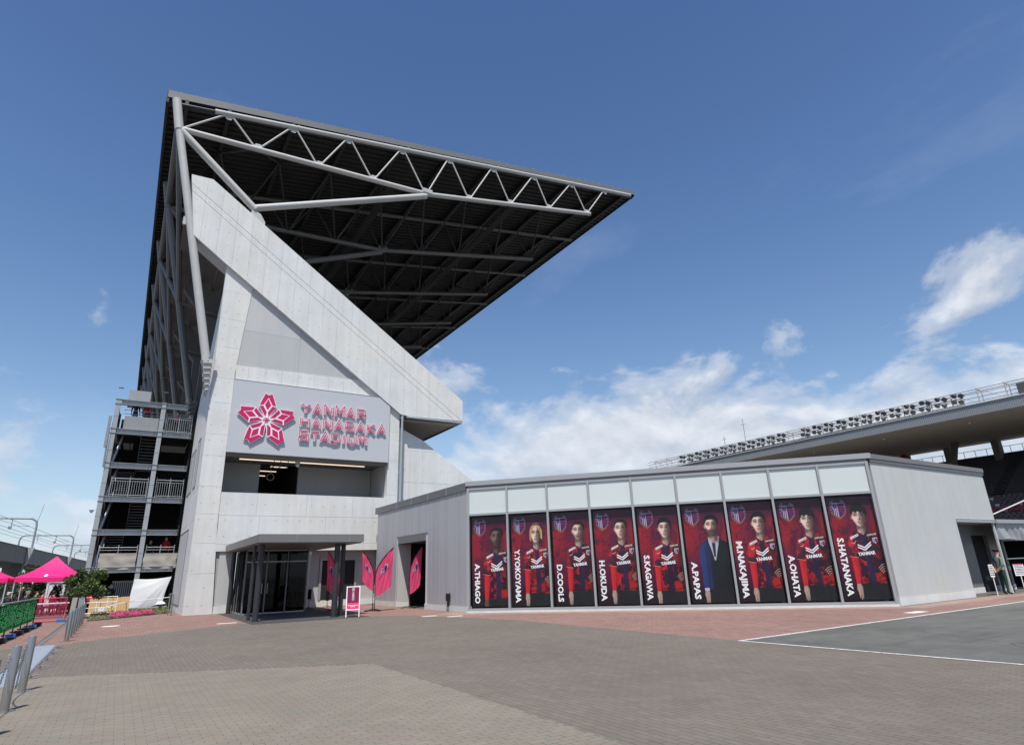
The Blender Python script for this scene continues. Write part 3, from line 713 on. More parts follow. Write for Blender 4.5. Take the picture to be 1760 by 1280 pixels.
# ---- lower tier end wall and the overhang at the pitch side
low = [(13.66, 0), (26, 0), (26, 3.4), (19.1, 7.30), (15.47, 9.72), (13.66, 10.5)]
panels(stand, 'concrete_panel', low, [14.55, 15.45, 16.35, 17.25, 18.15, 19.05, 19.95, 20.85], [3.5, 7.0, 9.0], fy(35.0), (0, 0.35, 0), 'concrete')
mb = MB(); mb.prism([(u, 35.25, z) for u, z in [(13.7, 0), (25.9, 0), (25.9, 3.3), (19.1, 7.2), (15.47, 9.6), (13.7, 10.4)]], (0, 0.4, 0)); build(mb, 'lower_tier_core', 'core', stand)
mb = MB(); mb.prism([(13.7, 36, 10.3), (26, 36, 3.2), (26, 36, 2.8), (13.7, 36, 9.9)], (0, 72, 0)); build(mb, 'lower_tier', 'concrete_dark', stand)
mb = MB(); mb.box((13.7, 35.5, 11.02), (17.95, 108, 11.2)); build(mb, 'overhang_soffit', 'greyblue', stand)
mb = MB(); mb.box((13.9, 35.3, 8.0), (14.2, 108, 11.0)); build(mb, 'concourse_back_wall', 'interior', stand)
mb = MB(); mb.tube((14.0, 34.3, 10.98), (17.9, 34.3, 10.98), 0.07, 8); build(mb, 'gutter_pipe', 'galv', stand)
mb = MB(); mb.tube((13.74, 34.35, 4.4), (13.74, 34.35, 11.05), 0.075, 10)
for zz in (5.6, 7.4, 9.2, 10.9): mb.box((13.63, 34.34, zz), (13.85, 34.5, zz+0.06))
build(mb, 'drainpipe', 'galv', stand, smooth=True)
# ---- upper seating (stepped precast) seen from below at the rear, back walls, cross frames
st_ = MB()
for k in range(24):
    u0 = 1.3+k*0.72; z0 = 23.2-0.705*(u0-1.3)
    st_.prism([(u0, 35.5, z0), (u0+0.74, 35.5, z0), (u0+0.74, 35.5, z0-0.24), (u0, 35.5, z0-0.62)], (0, 72, 0))
build(st_, 'seating_step', 'precast', stand)
mb = MB(); mb.box((0.3, 35.5, 22.3), (1.3, 108, 24.0)); build(mb, 'rear_parapet', 'concrete_dark', stand)
for k in range(1, 8):
    Y = WY+0.3+9.25*k
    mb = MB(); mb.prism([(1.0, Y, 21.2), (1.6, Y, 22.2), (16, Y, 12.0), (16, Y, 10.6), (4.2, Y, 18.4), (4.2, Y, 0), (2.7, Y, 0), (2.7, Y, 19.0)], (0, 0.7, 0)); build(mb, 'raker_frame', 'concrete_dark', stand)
mb = MB(); mb.box((6.2, 45, 0), (6.5, 107, 16.2)); build(mb, 'rear_inner_wall', 'concrete_dark', stand)
for zz in (12.3, 8.2, 4.2): one(lambda b: b.box((2.7, 47.4, zz), (6.3, 107, zz+0.35)), 'floor_slab', 'concrete_dark', stand)
mb = MB(); mb.box((2.7, 50, 0), (2.95, 107, 12.3)); build(mb, 'rear_wall', 'concrete_smooth', stand)
# ---- side wall of the end pier (towards the stair tower), with its recessed openings
sx = lambda X: (lambda u, z: (X, u, z))
panels(stand, 'side_panel', [(WY+0.01, 0), (42.7, 0), (42.7, 12.0), (36.6, 17.6), (WY+0.01, 18.5)], [], [4.55, 6.2, 9.9, 12.1, 14.5], sx(2.84), (0.25, 0, 0), 'concrete')
mb = MB(); mb.prism([(3.10, WY+0.55, 0), (3.10, 42.6, 0), (3.10, 42.6, 11.9), (3.10, 36.6, 17.2), (3.10, WY+0.55, 18.1)], (0.4, 0, 0)); build(mb, 'side_core', 'core', stand)
for (y0, y1, z0, z1) in ((37.2, 42.3, 0.40, 4.2), (37.0, 38.3, 6.5, 9.2), (39.4, 42.0, 6.5, 9.0)):
    fr = MB()
    fr.box((2.815, y0-0.03, z1-0.0), (2.86, y1+0.03, z1+0.04)); fr.box((2.815, y0-0.03, z0-0.04), (2.86, y1+0.03, z0)); 
    fr.box((2.815, y0-0.04, z0), (2.86, y0, z1)); fr.box((2.815, y1, z0), (2.86, y1+0.04, z1))
    w_ = build(fr, 'side_window', 'alu_dark', stand)
    one(lambda b: b.box((2.83, y0, z0), (2.85, y1, z1)), 'infill_panel', 'concrete_smooth', w_)
mb = MB(); mb.tube((2.42, 35.3, 0), (2.42, 35.3, 0.95), 0.03, 8); mb.tube((2.3, 35.75, 0), (2.3, 35.75, 1.0), 0.03, 8); mb.tube((2.42, 35.3, 0.95), (2.3, 35.75, 1.0), 0.03, 8)
build(mb, 'guard_hoop', 'steel', at=(2.4, 35.5, 0), label='short steel hoop rail at the foot of the white pier', cat='rail')

# ---- roof: deck, ribs, fascia, trusses
RX0, RZ0, RX1, RZ1 = -1.59, 29.9, 37.36, 36.45
RS = (RZ1-RZ0)/(RX1-RX0)
rz = lambda x: RZ0+RS*(x-RX0)
RY0, RY1 = 34.92, 109.0
roof = MB(); roof.prism([(RX0, RY0+0.02, rz(RX0)-0.04), (RX1, RY0+0.02, rz(RX1)-0.04), (RX1, RY0+0.02, rz(RX1)-0.42), (RX0, RY0+0.02, rz(RX0)-0.42)], (0, RY1-RY0, 0))
roof = build(roof, 'roof', 'roof_dark', stand)
mb = MB(); mb.prism([(RX0-0.05, RY0, rz(RX0)), (RX1+0.05, RY0, rz(RX1)), (RX1+0.05, RY0, rz(RX1)-0.42), (RX0-0.05, RY0, rz(RX0)-0.50)], (0, 0.018, 0)); build(mb, 'roof_fascia', 'roof_fascia', roof)
mb = MB(); mb.prism([(RX0, RY0+0.25, rz(RX0)-0.43), (RX1, RY0+0.25, rz(RX1)-0.43), (RX1, RY0+0.25, rz(RX1)-0.75), (RX0, RY0+0.25, rz(RX0)-0.95)], (0, 0.1, 0)); build(mb, 'fascia_gutter', 'roof_dark', roof)
mb = MB(); mb.box((RX0-0.10, RY0+0.03, rz(RX0)-0.85), (RX0+0.05, RY1, rz(RX0)-0.02)); build(mb, 'rear_eave', 'roof_dark', roof)
mb = MB(); mb.box((RX1-0.02, RY0+0.03, rz(RX1)-0.60), (RX1+0.06, RY1, rz(RX1)-0.02)); build(mb, 'front_eave', 'roof_dark', roof)
rib = MB(); y = RY0+0.5
while y < RY1-0.3:
    rib.prism([(RX0+0.1, y, rz(RX0+0.1)-0.42), (RX1-0.1, y, rz(RX1-0.1)-0.42), (RX1-0.1, y, rz(RX1-0.1)-0.52), (RX0+0.1, y, rz(RX0+0.1)-0.52)], (0, 0.22, 0)); y += 0.55
build(rib, 'roof_ribs', 'roof_rib', roof, kind='stuff')
cl = MB()
x = RX0+0.6
while x < RX1-0.5:
    cl.tube((x, RY0+0.06, rz(x)-0.01), (x, RY0+0.06, rz(x)+0.09+0.03*random.random()), 0.018, 5); x += 0.85
build(cl, 'snow_clips', 'alu', roof, kind='stuff')

TY = WY
topz = lambda x: 28.77+(35.33-28.77)/(36.38+1.13)*(x+1.13)
TOPX = [1.75, 5.60, 9.28, 13.24, 17.1, 21.05, 25.1, 29.2, 33.14]
BOT = [(-0.70, 27.10), (3.59, 27.36), (7.43, 27.55), (11.17, 27.82), (15.2, 28.08), (18.83, 28.86), (22.63, 29.72), (26.52, 30.57), (30.7, 31.45)]
def truss(k, Y, m_main, m_web, sub=True):
    root = thing_part('roof_truss', stand, (0, Y, 0))
    n = 12 if k == 0 else 8
    def bar(nm, a, b, r, m):
        one(lambda q: q.tube(a, b, r, n), nm, m, root, smooth=True)
    P = lambda x, z: (x, Y, z)
    bar('top_chord', P(0.95, topz(0.95)), P(36.4, topz(36.4)), 0.155, m_main)
    bar('chord_rod', P(-1.1, topz(-1.1)), P(0.98, topz(0.98)), 0.09, 'col_dark' if k == 0 else m_web)
    for a, b in ((0, 4), (4, 8)):
        bar('bottom_chord', P(*BOT[a]), P(BOT[b][0]+(0.35 if b == 8 else 0), BOT[b][1]+(0.08 if b == 8 else 0)), 0.175, m_main)
    for i, x in enumerate(TOPX):
        t = P(x-0.12, topz(x)-0.05)
        bar('web_member', P(*BOT[i]), t, 0.06, m_web)
        if i < 8: bar('web_member', P(x+0.12, topz(x)-0.05), P(BOT[i+1][0]-0.1, BOT[i+1][1]), 0.06, m_web)
    if k == 0:
        for i, x in enumerate(TOPX):
            one(lambda q: q.prism([(x-0.34, Y-0.015, topz(x-0.34)-0.08), (x+0.34, Y-0.015, topz(x+0.34)-0.08), (x+0.12, Y-0.015, topz(x)-0.42), (x-0.12, Y-0.015, topz(x)-0.42)], (0, 0.03, 0)), 'gusset_plate', m_main, root)
        for i in range(1, 9):
            bx, bz = BOT[i]; one(lambda q: q.prism([(bx-0.34, Y-0.015, bz+0.08), (bx+0.34, Y-0.015, bz+0.12), (bx+0.14, Y-0.015, bz+0.42), (bx-0.14, Y-0.015, bz+0.40)], (0, 0.03, 0)), 'gusset_plate', m_main, root)
        for f in (0.14, 0.36, 0.58, 0.80):
            x = 0.95+f*35.4; one(lambda q: q.tube(P(x-0.05, topz(x-0.05)), P(x+0.05, topz(x+0.05)), 0.19, n), 'flange', m_main, root)
    bar('strut', P(3.8, 23.10), P(15.2, 27.92), 0.215, m_main)
    bar('fore_tube', P(-0.80, 27.15), P(3.9, 23.0), 0.22, m_main)
    bar('rear_tube', P(-0.80, 27.30), P(2.32, 13.1), 0.22, m_main)
    bar('head_tube', P(-1.13, 29.05), P(-0.75, 27.0), 0.25, m_main)
    one(lambda q: (q.box((14.85, Y-0.22, 28.1), (15.6, Y+0.22, 28.42))), 'node_block', m_main, root)
    one(lambda q: (q.prism([(3.6, Y-0.12, 22.6), (4.5, Y-0.12, 21.95), (4.5, Y-0.12, 22.25), (4.2, Y-0.12, 22.75), (3.75, Y-0.12, 22.95)], (0, 0.35, 0))), 'bearing_block', m_main, root)
    br = MB(); xf = 2.1
    br.prism([(2.14, Y-0.32, 12.95), (2.82, Y-0.32, 13.0), (2.6, Y-0.32, 11.0), (2.50, Y-0.32, 11.0)], (0, 0.10, 0))
    br.prism([(2.14, Y+0.22, 12.95), (2.6, Y+0.22, 13.0), (2.6, Y+0.22, 11.0), (2.50, Y+0.22, 11.0)], (0, 0.10, 0))
    for q in range(6): br.prism([(2.2+q*0.05, Y-0.42, 12.75-q*0.3), (2.60, Y-0.42, 12.80-q*0.3), (2.60, Y-0.42, 12.72-q*0.3), (2.2+q*0.05, Y-0.42, 12.67-q*0.3)], (0, 0.75, 0))
    br.tube((2.28, Y-0.36, 12.95), (2.28, Y+0.36, 12.95), 0.17, 12)
    build(br, 'foot_bracket', 'white_steel' if k == 0 else m_main, root)
    return root
def thing_part(name, parent, loc):
    o = bpy.data.objects.new(name, None); COL.objects.link(o); o.parent = parent
    o.location = Vector(loc)-origin(parent); ORG[o.name] = Vector(loc); return o
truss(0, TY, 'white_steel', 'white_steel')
second = truss(1, TY+9.25, 'truss_dim', 'brace')  # inner trusses take the darker steel that carries the roof shade
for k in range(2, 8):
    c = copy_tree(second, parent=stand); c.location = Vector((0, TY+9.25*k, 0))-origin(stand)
# purlins along the stand at each upper node, bracing lattices between the trusses
for x in [-0.6]+TOPX+[35.9]:
    one(lambda q: q.box((x-0.1, TY+0.3, rz(x)-0.95), (x+0.1, RY1-1, rz(x)-0.53)), 'purlin', 'brace', roof)
for i, (bx, bz) in enumerate(BOT):
    mb = MB()
    for k in range(8):
        Y0 = TY+9.25*k; Y1 = Y0+9.25; Ym = (Y0+Y1)/2
        tx = TOPX[min(i, 8)]
        for (a, b) in (((bx, Y0, bz), (tx, Ym, rz(tx)-0.9)), ((tx, Ym, rz(tx)-0.9), (bx, Y1, bz)), ((bx, Y0, bz), (TOPX[max(i-1, 0)], Ym, rz(TOPX[max(i-1, 0)])-0.9)), ((TOPX[max(i-1, 0)], Ym, rz(TOPX[max(i-1, 0)])-0.9), (bx, Y1, bz))):
            mb.tube(a, b, 0.07, 6)
    build(mb, 'roof_brace', 'brace', roof)
cw = MB()
for x0 in (13.0, 24.0):
    z0 = topz(x0)-1.9
    cw.box((x0, TY+2, z0), (x0+0.6, RY1-2, z0+0.06)); 
    for zz in (0.5, 1.0): cw.box((x0, TY+2, z0+zz), (x0+0.05, RY1-2, z0+zz+0.05)); cw.box((x0+0.55, TY+2, z0+zz), (x0+0.6, RY1-2, z0+zz+0.05))
build(cw, 'roof_catwalk', 'roof_dark', roof)
# rear lattice: a tie along the upper nodes and V braces down to the rear tubes
rt = MB()
rear = lambda f: (-0.80+(2.32+0.80)*f, 27.3+(13.1-27.3)*f)
for k in range(8):
    Y0 = TY+9.25*k; Y1 = Y0+9.25
    if k < 7: one(lambda q: q.tube((-0.85, Y0, 27.4), (-0.85, Y1, 27.4), 0.17, 8), 'rear_tie', 'truss_dim', stand, smooth=True)
    mx_, mz_ = rear(0.52)
    if k >= 1:
        if k < 7: one(lambda q: q.tube((-0.8, Y1, 27.2), (mx_, Y0, mz_), 0.16, 8), 'rear_brace', 'truss_dim', stand, smooth=True)
        one(lambda q: q.tube((-0.8, Y0-9.25, 27.2), (mx_, Y0, mz_), 0.16, 8), 'rear_brace', 'truss_dim', stand, smooth=True)
        one(lambda q: q.tube((mx_, Y0, mz_), (4.0, Y0, 19.4), 0.12, 8), 'rear_stay', 'truss_dim', stand, smooth=True)

# ================================================================== SIGN on the end wall
SY = WY-0.16
sign = thing('wall_sign', (8.38, SY, 10.05), 'large grey sign panel with pink star flower and raised stadium name letters', 'sign')
mb = MB(); mb.box((3.87, SY, 8.02), (12.91, WY-0.01, 12.09)); build(mb, 'board', 'sign_panel', sign)
mb = MB(); mb.box((3.86, SY-0.012, 8.015), (12.92, SY-0.002, 8.045)); mb.box((3.86, SY-0.012, 12.065), (12.92, SY-0.002, 12.095)); build(mb, 'edge_trim', 'alu', sign)
LY = SY-0.115                                                   # face of the raised letters
def offset_poly(pts, d):
    """left/right offset of an open polyline with mitred corners"""
    out = []
    n = len(pts)
    for i in range(n):
        p = Vector(pts[i]).to_2d()
        def nrm(a, b):
            t = (Vector(b).to_2d()-Vector(a).to_2d()).normalized(); return Vector((-t.y, t.x))
        if i == 0: q = p+nrm(pts[0], pts[1])*d
        elif i == n-1: q = p+nrm(pts[-2], pts[-1])*d
        else:
            n1, n2 = nrm(pts[i-1], pts[i]), nrm(pts[i], pts[i+1]); b = (n1+n2)
            if b.length < 1e-4: q = p+n1*d
            else:
                b.normalize(); q = p+b*(d/max(0.35, b.dot(n1)))
        out.append(q)
    return out
def ribbon(mb, pts, d0, d1, y0, y1, ext=0.0):
    pts = [Vector(p) for p in pts]
    if ext:
        a = (pts[0]-pts[1]).normalized()*ext; b = (pts[-1]-pts[-2]).normalized()*ext
        pts = [pts[0]+a]+pts[1:-1]+[pts[-1]+b]
    A = offset_poly(pts, d0); B = offset_poly(pts, d1)
    for i in range(len(pts)-1):
        q = [A[i], A[i+1], B[i+1], B[i]]
        mb.prism([(p.x, y0, p.y) for p in q], (0, y1-y0, 0))
W_ = 0.50
GL = {'Y': [[(0.02, 1), (0.25, 0.48)], [(0.48, 1), (0.25, 0.48), (0.25, 0)]],
      'A': [[(0.02, 0), (0.25, 1), (0.48, 0)], [(0.13, 0.26), (0.37, 0.26)]],
      'N': [[(0.04, 0), (0.04, 1), (0.46, 0), (0.46, 1)]],
      'M': [[(0.03, 0), (0.05, 1), (0.27, 0.38), (0.49, 1), (0.51, 0)]],
      'R': [[(0.05, 0), (0.05, 1), (0.38, 1), (0.46, 0.88), (0.46, 0.58), (0.38, 0.45), (0.14, 0.45)], [(0.24, 0.45), (0.48, 0)]],
      'H': [[(0.04, 0), (0.04, 1)], [(0.46, 0), (0.46, 1)], [(0.10, 0.5), (0.40, 0.5)]],
      'S': [[(0.46, 1), (0.04, 1), (0.04, 0.5), (0.46, 0.5), (0.46, 0.0), (0.04, 0.0)]],
      'K': [[(0.05, 0), (0.05, 1)], [(0.47, 1), (0.13, 0.5), (0.47, 0)]],
      'T': [[(0.02, 1), (0.48, 1)], [(0.25, 0.92), (0.25, 0)]],
      'D': [[(0.05, 0), (0.05, 1), (0.34, 1), (0.46, 0.82), (0.46, 0.18), (0.34, 0), (0.05, 0)]],
      'I': [[(0.25, 0), (0.25, 1)]],
      'U': [[(0.04, 1), (0.04, 0.18), (0.15, 0), (0.35, 0), (0.46, 0.18), (0.46, 1)]]}
def sign_letter(ch, x, z):
    sx_, sz_ = 1.0, 0.50
    sc = lambda s: [(x+p[0]*sx_, z+0.04+p[1]*sz_) for p in s]
    wb = MB()
    for si, s in enumerate(GL[ch]): ribbon(wb, sc(s), -0.084, 0.084, LY-0.002*si, LY+0.04+0.002*si, 0.026)
    root = build(wb, 'letter', 'signwhite', sign)
    pm = MB()
    for si, s in enumerate(GL[ch]):
        ribbon(pm, sc(s), 0.020, 0.064, LY-0.014-0.003*si, LY-0.005); ribbon(pm, sc(s), -0.064, -0.020, LY-0.014-0.003*si, LY-0.005)
    build(pm, 'letter_stripe', 'magenta', root)
    rod = MB(); cx = x+0.25
    rod.tube((cx, LY+0.04, z+0.3), (cx, SY+0.01, z+0.3), 0.025, 6)
    build(rod, 'standoff', 'alu', root)
for body, x0, z0, pitch in (('YANMAR', 7.52, 10.53, 0.655), ('HANASAKA', 7.52, 9.70, 0.655), ('STADIUM', 7.52, 8.92, 0.60)):
    for i, ch in enumerate(body):
        dx = {'I': -0.10, 'U': -0.22, 'M': -0.20}.get(ch, 0) if body == 'STADIUM' else 0
        if body == 'STADIUM' and ch in 'T': dx = 0.02
        sign_letter(ch, x0+i*pitch+dx, z0)
# star flower: five petals of six pieces on white plates
SCX, SCZ, SR = 5.70, 9.90, 1.52
def petal(ang, k=0):
    LYk = LY-0.002*k
    ca, sa = math.cos(ang), math.sin(ang)
    T = lambda p, y: (SCX+SR*(p[1]*ca+p[0]*sa), y, SCZ+SR*(p[1]*sa-p[0]*ca))
    R_ = lambda pts, y: [T(p, y) for p in pts]
    W = MB(); W.prism(R_([(-0.075, 0.10), (-0.315, 0.53), (-0.135, 1.02), (0, 0.955), (0.135, 1.02), (0.315, 0.53), (0.075, 0.10)], LYk), (0, 0.05, 0))
    root = build(W, 'petal', 'signwhite', sign)
    for s in (-1, 1):
        q = MB(); q.prism(R_([(s*0.055, 0.14), (s*0.288, 0.51), (s*0.160, 0.535), (s*0.020, 0.30)], LYk-0.014), (0, 0.012, 0)); build(q, 'petal_outline', 'magenta', root)
        q = MB(); q.prism(R_([(s*0.285, 0.555), (s*0.122, 1.0), (s*0.0, 0.94), (s*0.0, 0.865), (s*0.152, 0.585)], LYk-0.014), (0, 0.012, 0)); build(q, 'petal_outline', 'magenta', root)
    q = MB(); q.prism(R_([(0, 0.385), (0.108, 0.575), (0, 0.80), (-0.108, 0.575)], LYk-0.014), (0, 0.012, 0)); build(q, 'petal_heart', 'magenta', root)
    q = MB(); q.tube(T((0, 0.6), LY+0.05), T((0, 0.6), SY+0.01), 0.03, 6); build(q, 'standoff', 'alu', root)
for k in range(5): petal(math.radians(90+72*k), k)
st5 = [(SCX+SR*(0.115 if k % 2 == 0 else 0.048)*math.cos(math.radians(90+36*k)), SCZ+SR*(0.115 if k % 2 == 0 else 0.048)*math.sin(math.radians(90+36*k))) for k in range(10)]
q = MB(); q.prism([(x, LY-0.030, z) for x, z in st5], (0, 0.012, 0)); build(q, 'star_centre', 'magenta', sign)
q = MB(); q.prism([(SCX+(x-SCX)*1.4, LY-0.021, SCZ+(z-SCZ)*1.4) for x, z in st5], (0, 0.05, 0)); build(q, 'star_plate', 'signwhite', sign)

# ================================================================== PAVILION with the slanted glass front
pav = thing('glass_pavilion', (18, 20, 0), 'low grey pavilion with a long slanted glass front full of player posters', 'pavilion')
def fac(s, n, z): p = YA+FD*s+FN*n; return (p.x, p.y, z)
def fbox(mb, s0, s1, n0, n1, z0, z1, m=0):
    mb.hexa([fac(s0, n0, z0), fac(s1, n0, z0), fac(s1, n1, z0), fac(s0, n1, z0), fac(s0, n0, z1), fac(s1, n0, z1), fac(s1, n1, z1), fac(s0, n1, z1)], m)
PX0, PX1 = YA.x, 32.25                                          # left face plane, right end
HB = 5.02                                                       # underside of the capping
BRX = 22.72                                                     # corner between glass front and right face
MUL = [0.04, 1.755, 3.47, 5.19, 6.91, 8.63, 10.35, 12.06, 13.77, 15.44]
# capping (three runs) and flat roof
cap = MB(); fbox(cap, -0.06, 15.62, -0.30, 0.05, HB+0.03, HB+0.22); build(cap, 'roof_capping', 'alu', pav)
cap = MB(); fbox(cap, 0.02, 15.46, -0.28, 0.012, HB-0.06, HB+0.03); build(cap, 'capping_shadow_gap', 'alu_dark', pav)
cap = MB(); cap.box((PX0-0.04, YA.y+0.06, HB-0.14), (PX0+0.3, 33.9, HB+0.20)); build(cap, 'roof_capping', 'alu_dark', pav)
for yy in (24.6, 26.6, 28.6, 30.6): one(lambda b: b.box((PX0-0.05, yy, HB-0.145), (PX0-0.035, yy+0.03, HB+0.205)), 'capping_joint', 'alu', pav)
cap = MB(); cap.box((BRX-0.02, 11.23, HB+0.04), (PX1+0.06, 11.5, HB+0.215)); build(cap, 'roof_capping', 'canopy', pav)
cap = MB(); cap.box((BRX+0.02, 11.255, HB-0.08), (PX1+0.03, 11.5, HB+0.04)); build(cap, 'capping_shadow_gap', 'alu_dark', pav)
mb = MB(); mb.prism([(PX0+0.2, 23, HB), (22.7, 11.5, HB), (32.2, 11.5, HB), (32.2, 33.8, HB), (PX0+0.2, 33.8, HB)], (0, 0, 0.1)); build(mb, 'flat_roof', 'roof_fascia', pav)
mb = MB(); mb.box((PX0+0.3, 33.6, 0), (32.2, 33.8, HB)); mb.box((32.0, 12.9, 0), (32.2, 33.6, HB)); build(mb, 'rear_wall', 'concrete_smooth', pav)
# left face: upright metal panels over a concrete plinth, doorway cut out
DY0, DY1, DZ = 26.9, 30.35, 3.05
for k in range(26):
    y0 = YA.y+0.10+k*0.43; y1 = y0+0.43-0.024
    if y0 > 33.4: break
    z0 = 0.25
    if y1 > DY0+0.02 and y0 < DY1-0.02: z0 = DZ+0.36
    mb = MB(); mb.box((PX0, y0, z0), (PX0+0.026, y1, HB-0.15)); build(mb, 'cladding_panel', 'clad_grey', pav)
mb = MB(); mb.box((PX0+0.030, YA.y+0.15, 0.2), (PX0+0.2, DY0, HB-0.1)); mb.box((PX0+0.030, DY1+0.13, 0.2), (PX0+0.2, 33.6, HB-0.1)); mb.box((PX0+0.05, DY0, DZ+0.3), (PX0+0.2, DY1, HB-0.1)); build(mb, 'cladding_core', 'concrete', pav)
mb = MB(); mb.box((PX0-0.015, YA.y+0.06, 0), (PX0+0.2, DY0, 0.24)); build(mb, 'plinth', 'concrete', pav)
mb = MB(); mb.box((PX0-0.015, DY1, 0), (PX0+0.2, 33.6, 0.24)); build(mb, 'plinth', 'concrete', pav)
mb = MB(); mb.box((PX0-0.012, DY0+0.01, DZ), (PX0+0.06, DY1-0.01, DZ+0.345)); build(mb, 'door_lintel', 'alu_dark', pav)
mb = MB(); mb.box((PX0+0.02, DY1, 0.245), (PX0+0.72, DY1+0.12, DZ)); build(mb, 'door_jamb', 'concrete_smooth', pav)
mb = MB(); mb.box((PX0+0.725, DY1, 0.0), (PX0+1.9, DY1+0.10, DZ)); build(mb, 'doorway_dark_fill', 'matte_black', pav)  # shaded part of the far jamb, its shade put in as black
mb = MB(); mb.box((PX0+0.01, DY1-0.012, 0), (PX0+0.72, DY1+0.12, 0.235)); build(mb, 'plinth', 'concrete', pav)
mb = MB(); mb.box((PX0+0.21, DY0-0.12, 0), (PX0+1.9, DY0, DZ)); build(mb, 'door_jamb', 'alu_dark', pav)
mb = MB(); mb.box((PX0+0.07, DY0, DZ+0.02), (PX0+1.9, DY1, DZ+0.1)); build(mb, 'door_soffit', 'alu_dark', pav)
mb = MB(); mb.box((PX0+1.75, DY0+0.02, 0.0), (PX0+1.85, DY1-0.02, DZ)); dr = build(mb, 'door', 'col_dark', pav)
one(lambda b: (b.tube((PX0+1.70, DY0+1.6, 0.9), (PX0+1.70, DY0+1.6, 1.3), 0.02, 6)), 'handle', 'steel', dr)
mb = MB(); mb.box((PX0-0.16, 24.22, 0.42), (PX0-0.02, 24.38, 0.72)); mb.box((PX0-0.12, 24.28, 0.20), (PX0-0.05, 24.34, 0.42)); build(mb, 'wall_tap_box', 'black', pav)
# slanted front: frame, frosted lights, dark interior
mb = MB(); fbox(mb, 0.0, 15.50, -0.25, 0.03, 0, 0.075); build(mb, 'plinth', 'concrete', pav)
for i, s in enumerate(MUL):
    w = 0.042 if 0 < i < 9 else 0.05
    mb = MB(); fbox(mb, s-w, s+w, -0.10, 0.028, 0.078, HB-0.065); build(mb, 'mullion', 'alu', pav)
for z0, z1 in ((0.08, 0.16), (3.80, 3.885), (HB-0.15, HB-0.07)):
    for i in range(9):
        mb = MB(); fbox(mb, MUL[i]+0.044, MUL[i+1]-0.044, -0.09, 0.015, z0, z1); build(mb, 'transom', 'alu', pav)
for i in range(9):
    mb = MB(); fbox(mb, MUL[i]+0.045, MUL[i+1]-0.045, -0.05, -0.03, 3.89, HB-0.155); build(mb, 'frosted_pane', 'frosted', pav)
    mb = MB(); fbox(mb, MUL[i]+0.045, MUL[i+1]-0.045, -0.045, -0.035, 0.165, 3.795); build(mb, 'glass_pane', 'glass_clear', pav)
mb = MB(); fbox(mb, 0.05, 15.45, -0.75, -0.70, 0.08, 3.9); build(mb, 'blackout_wall', 'interior', pav)
mb = MB(); fbox(mb, 0.05, 15.45, -0.70, -0.1, 0.076, 0.079); fbox(mb, 0.05, 15.45, -0.70, -0.1, 3.80, 3.86); build(mb, 'window_ledge', 'interior', pav)
# right face: large pale panels over plinth, recessed dark doorway at the far end
RY = 11.30; RXA, RXB = 28.52, 31.98
for i, (x0, x1) in enumerate(((BRX+0.06, 24.2), (24.2, 25.65), (25.65, 27.1), (27.1, RXA))):
    mb = MB(); mb.box((x0+(0.002 if i else 0), RY, 0.275), (x1-0.002, RY+0.06, HB-0.085)); build(mb, 'render_panel', 'clad_white', pav)
mb = MB(); mb.box((RXA+0.002, RY, 2.99), (PX1, RY+0.06, HB-0.085)); build(mb, 'render_panel', 'clad_white', pav)
mb = MB(); mb.box((RXB, RY, 0.275), (RXB+0.12, RY+0.06, 2.855)); build(mb, 'corner_fin', 'clad_white', pav)
for x0, x1 in ((BRX+0.0, RXA), (RXB, RXB+0.12)):
    mb = MB(); mb.box((x0, RY-0.02, 0), (x1, RY+0.08, 0.27)); build(mb, 'plinth', 'concrete', pav)
mb = MB(); mb.box((RXA-0.02, RY-0.05, 2.86), (RXB+0.1, RY+0.9, 2.97)); build(mb, 'door_canopy', 'alu', pav)
mb = MB(); mb.box((RXA-0.1, RY+0.07, 0), (RXA, 12.7, 2.86)); build(mb, 'door_jamb', 'concrete_smooth', pav)
mb = MB(); mb.box((RXA, 12.3, 0.24), (32.1, 12.5, 2.86)); mb.box((33.7, 12.3, 0.24), (35.4, 12.5, 2.86)); mb.box((32.1, 12.3, 2.40), (33.7, 12.5, 2.86)); build(mb, 'shaded_recess_wall', 'alu_dark', pav)  # darker than the outer walls: the recess shade is put into the colour
mb = MB(); mb.box((RXA, 12.28, 0), (32.1, 12.5, 0.23)); mb.box((33.7, 12.28, 0), (35.4, 12.5, 0.23)); build(mb, 'plinth', 'concrete', pav)
mb = MB(); mb.box((32.1, 12.45, 0), (33.7, 12.55, 2.40)); build(mb, 'doorway_dark_fill', 'matte_black', pav)
mb = MB(); mb.box((RXA, RY+0.9, 2.87), (35.4, 12.5, 2.95)); build(mb, 'recess_soffit', 'concrete_smooth', pav)

# ------------------------------------------------------------------ posters
PWD, PHT = 216, 480
def smooth(a, b, x):
    t = np.clip((x-a)/(b-a), 0, 1); return t*t*(3-2*t)
def fbm(w, h, sx_, sy_, seed, octs=4):
    rng = np.random.default_rng(seed); out = np.zeros((h, w)); amp = 1.0; tot = 0
    for o in range(octs):
        nx, ny = max(2, int(sx_*2**o))+2, max(2, int(sy_*2**o))+2
        g_ = rng.random((ny, nx)); xs = np.linspace(0, nx-2, w); ys = np.linspace(0, ny-2, h)
        xi = xs.astype(int); yi = ys.astype(int); fx = xs-xi; fy_ = ys-yi; fx = fx*fx*(3-2*fx); fy_ = fy_*fy_*(3-2*fy_)
        a = g_[np.ix_(yi, xi)]; b = g_[np.ix_(yi, xi+1)]; c = g_[np.ix_(yi+1, xi)]; d = g_[np.ix_(yi+1, xi+1)]
        out += amp*((a*(1-fx)+b*fx)*(1-fy_)[:, None]+(c*(1-fx)+d*fx)*fy_[:, None]); tot += amp; amp *= 0.5
    return out/tot
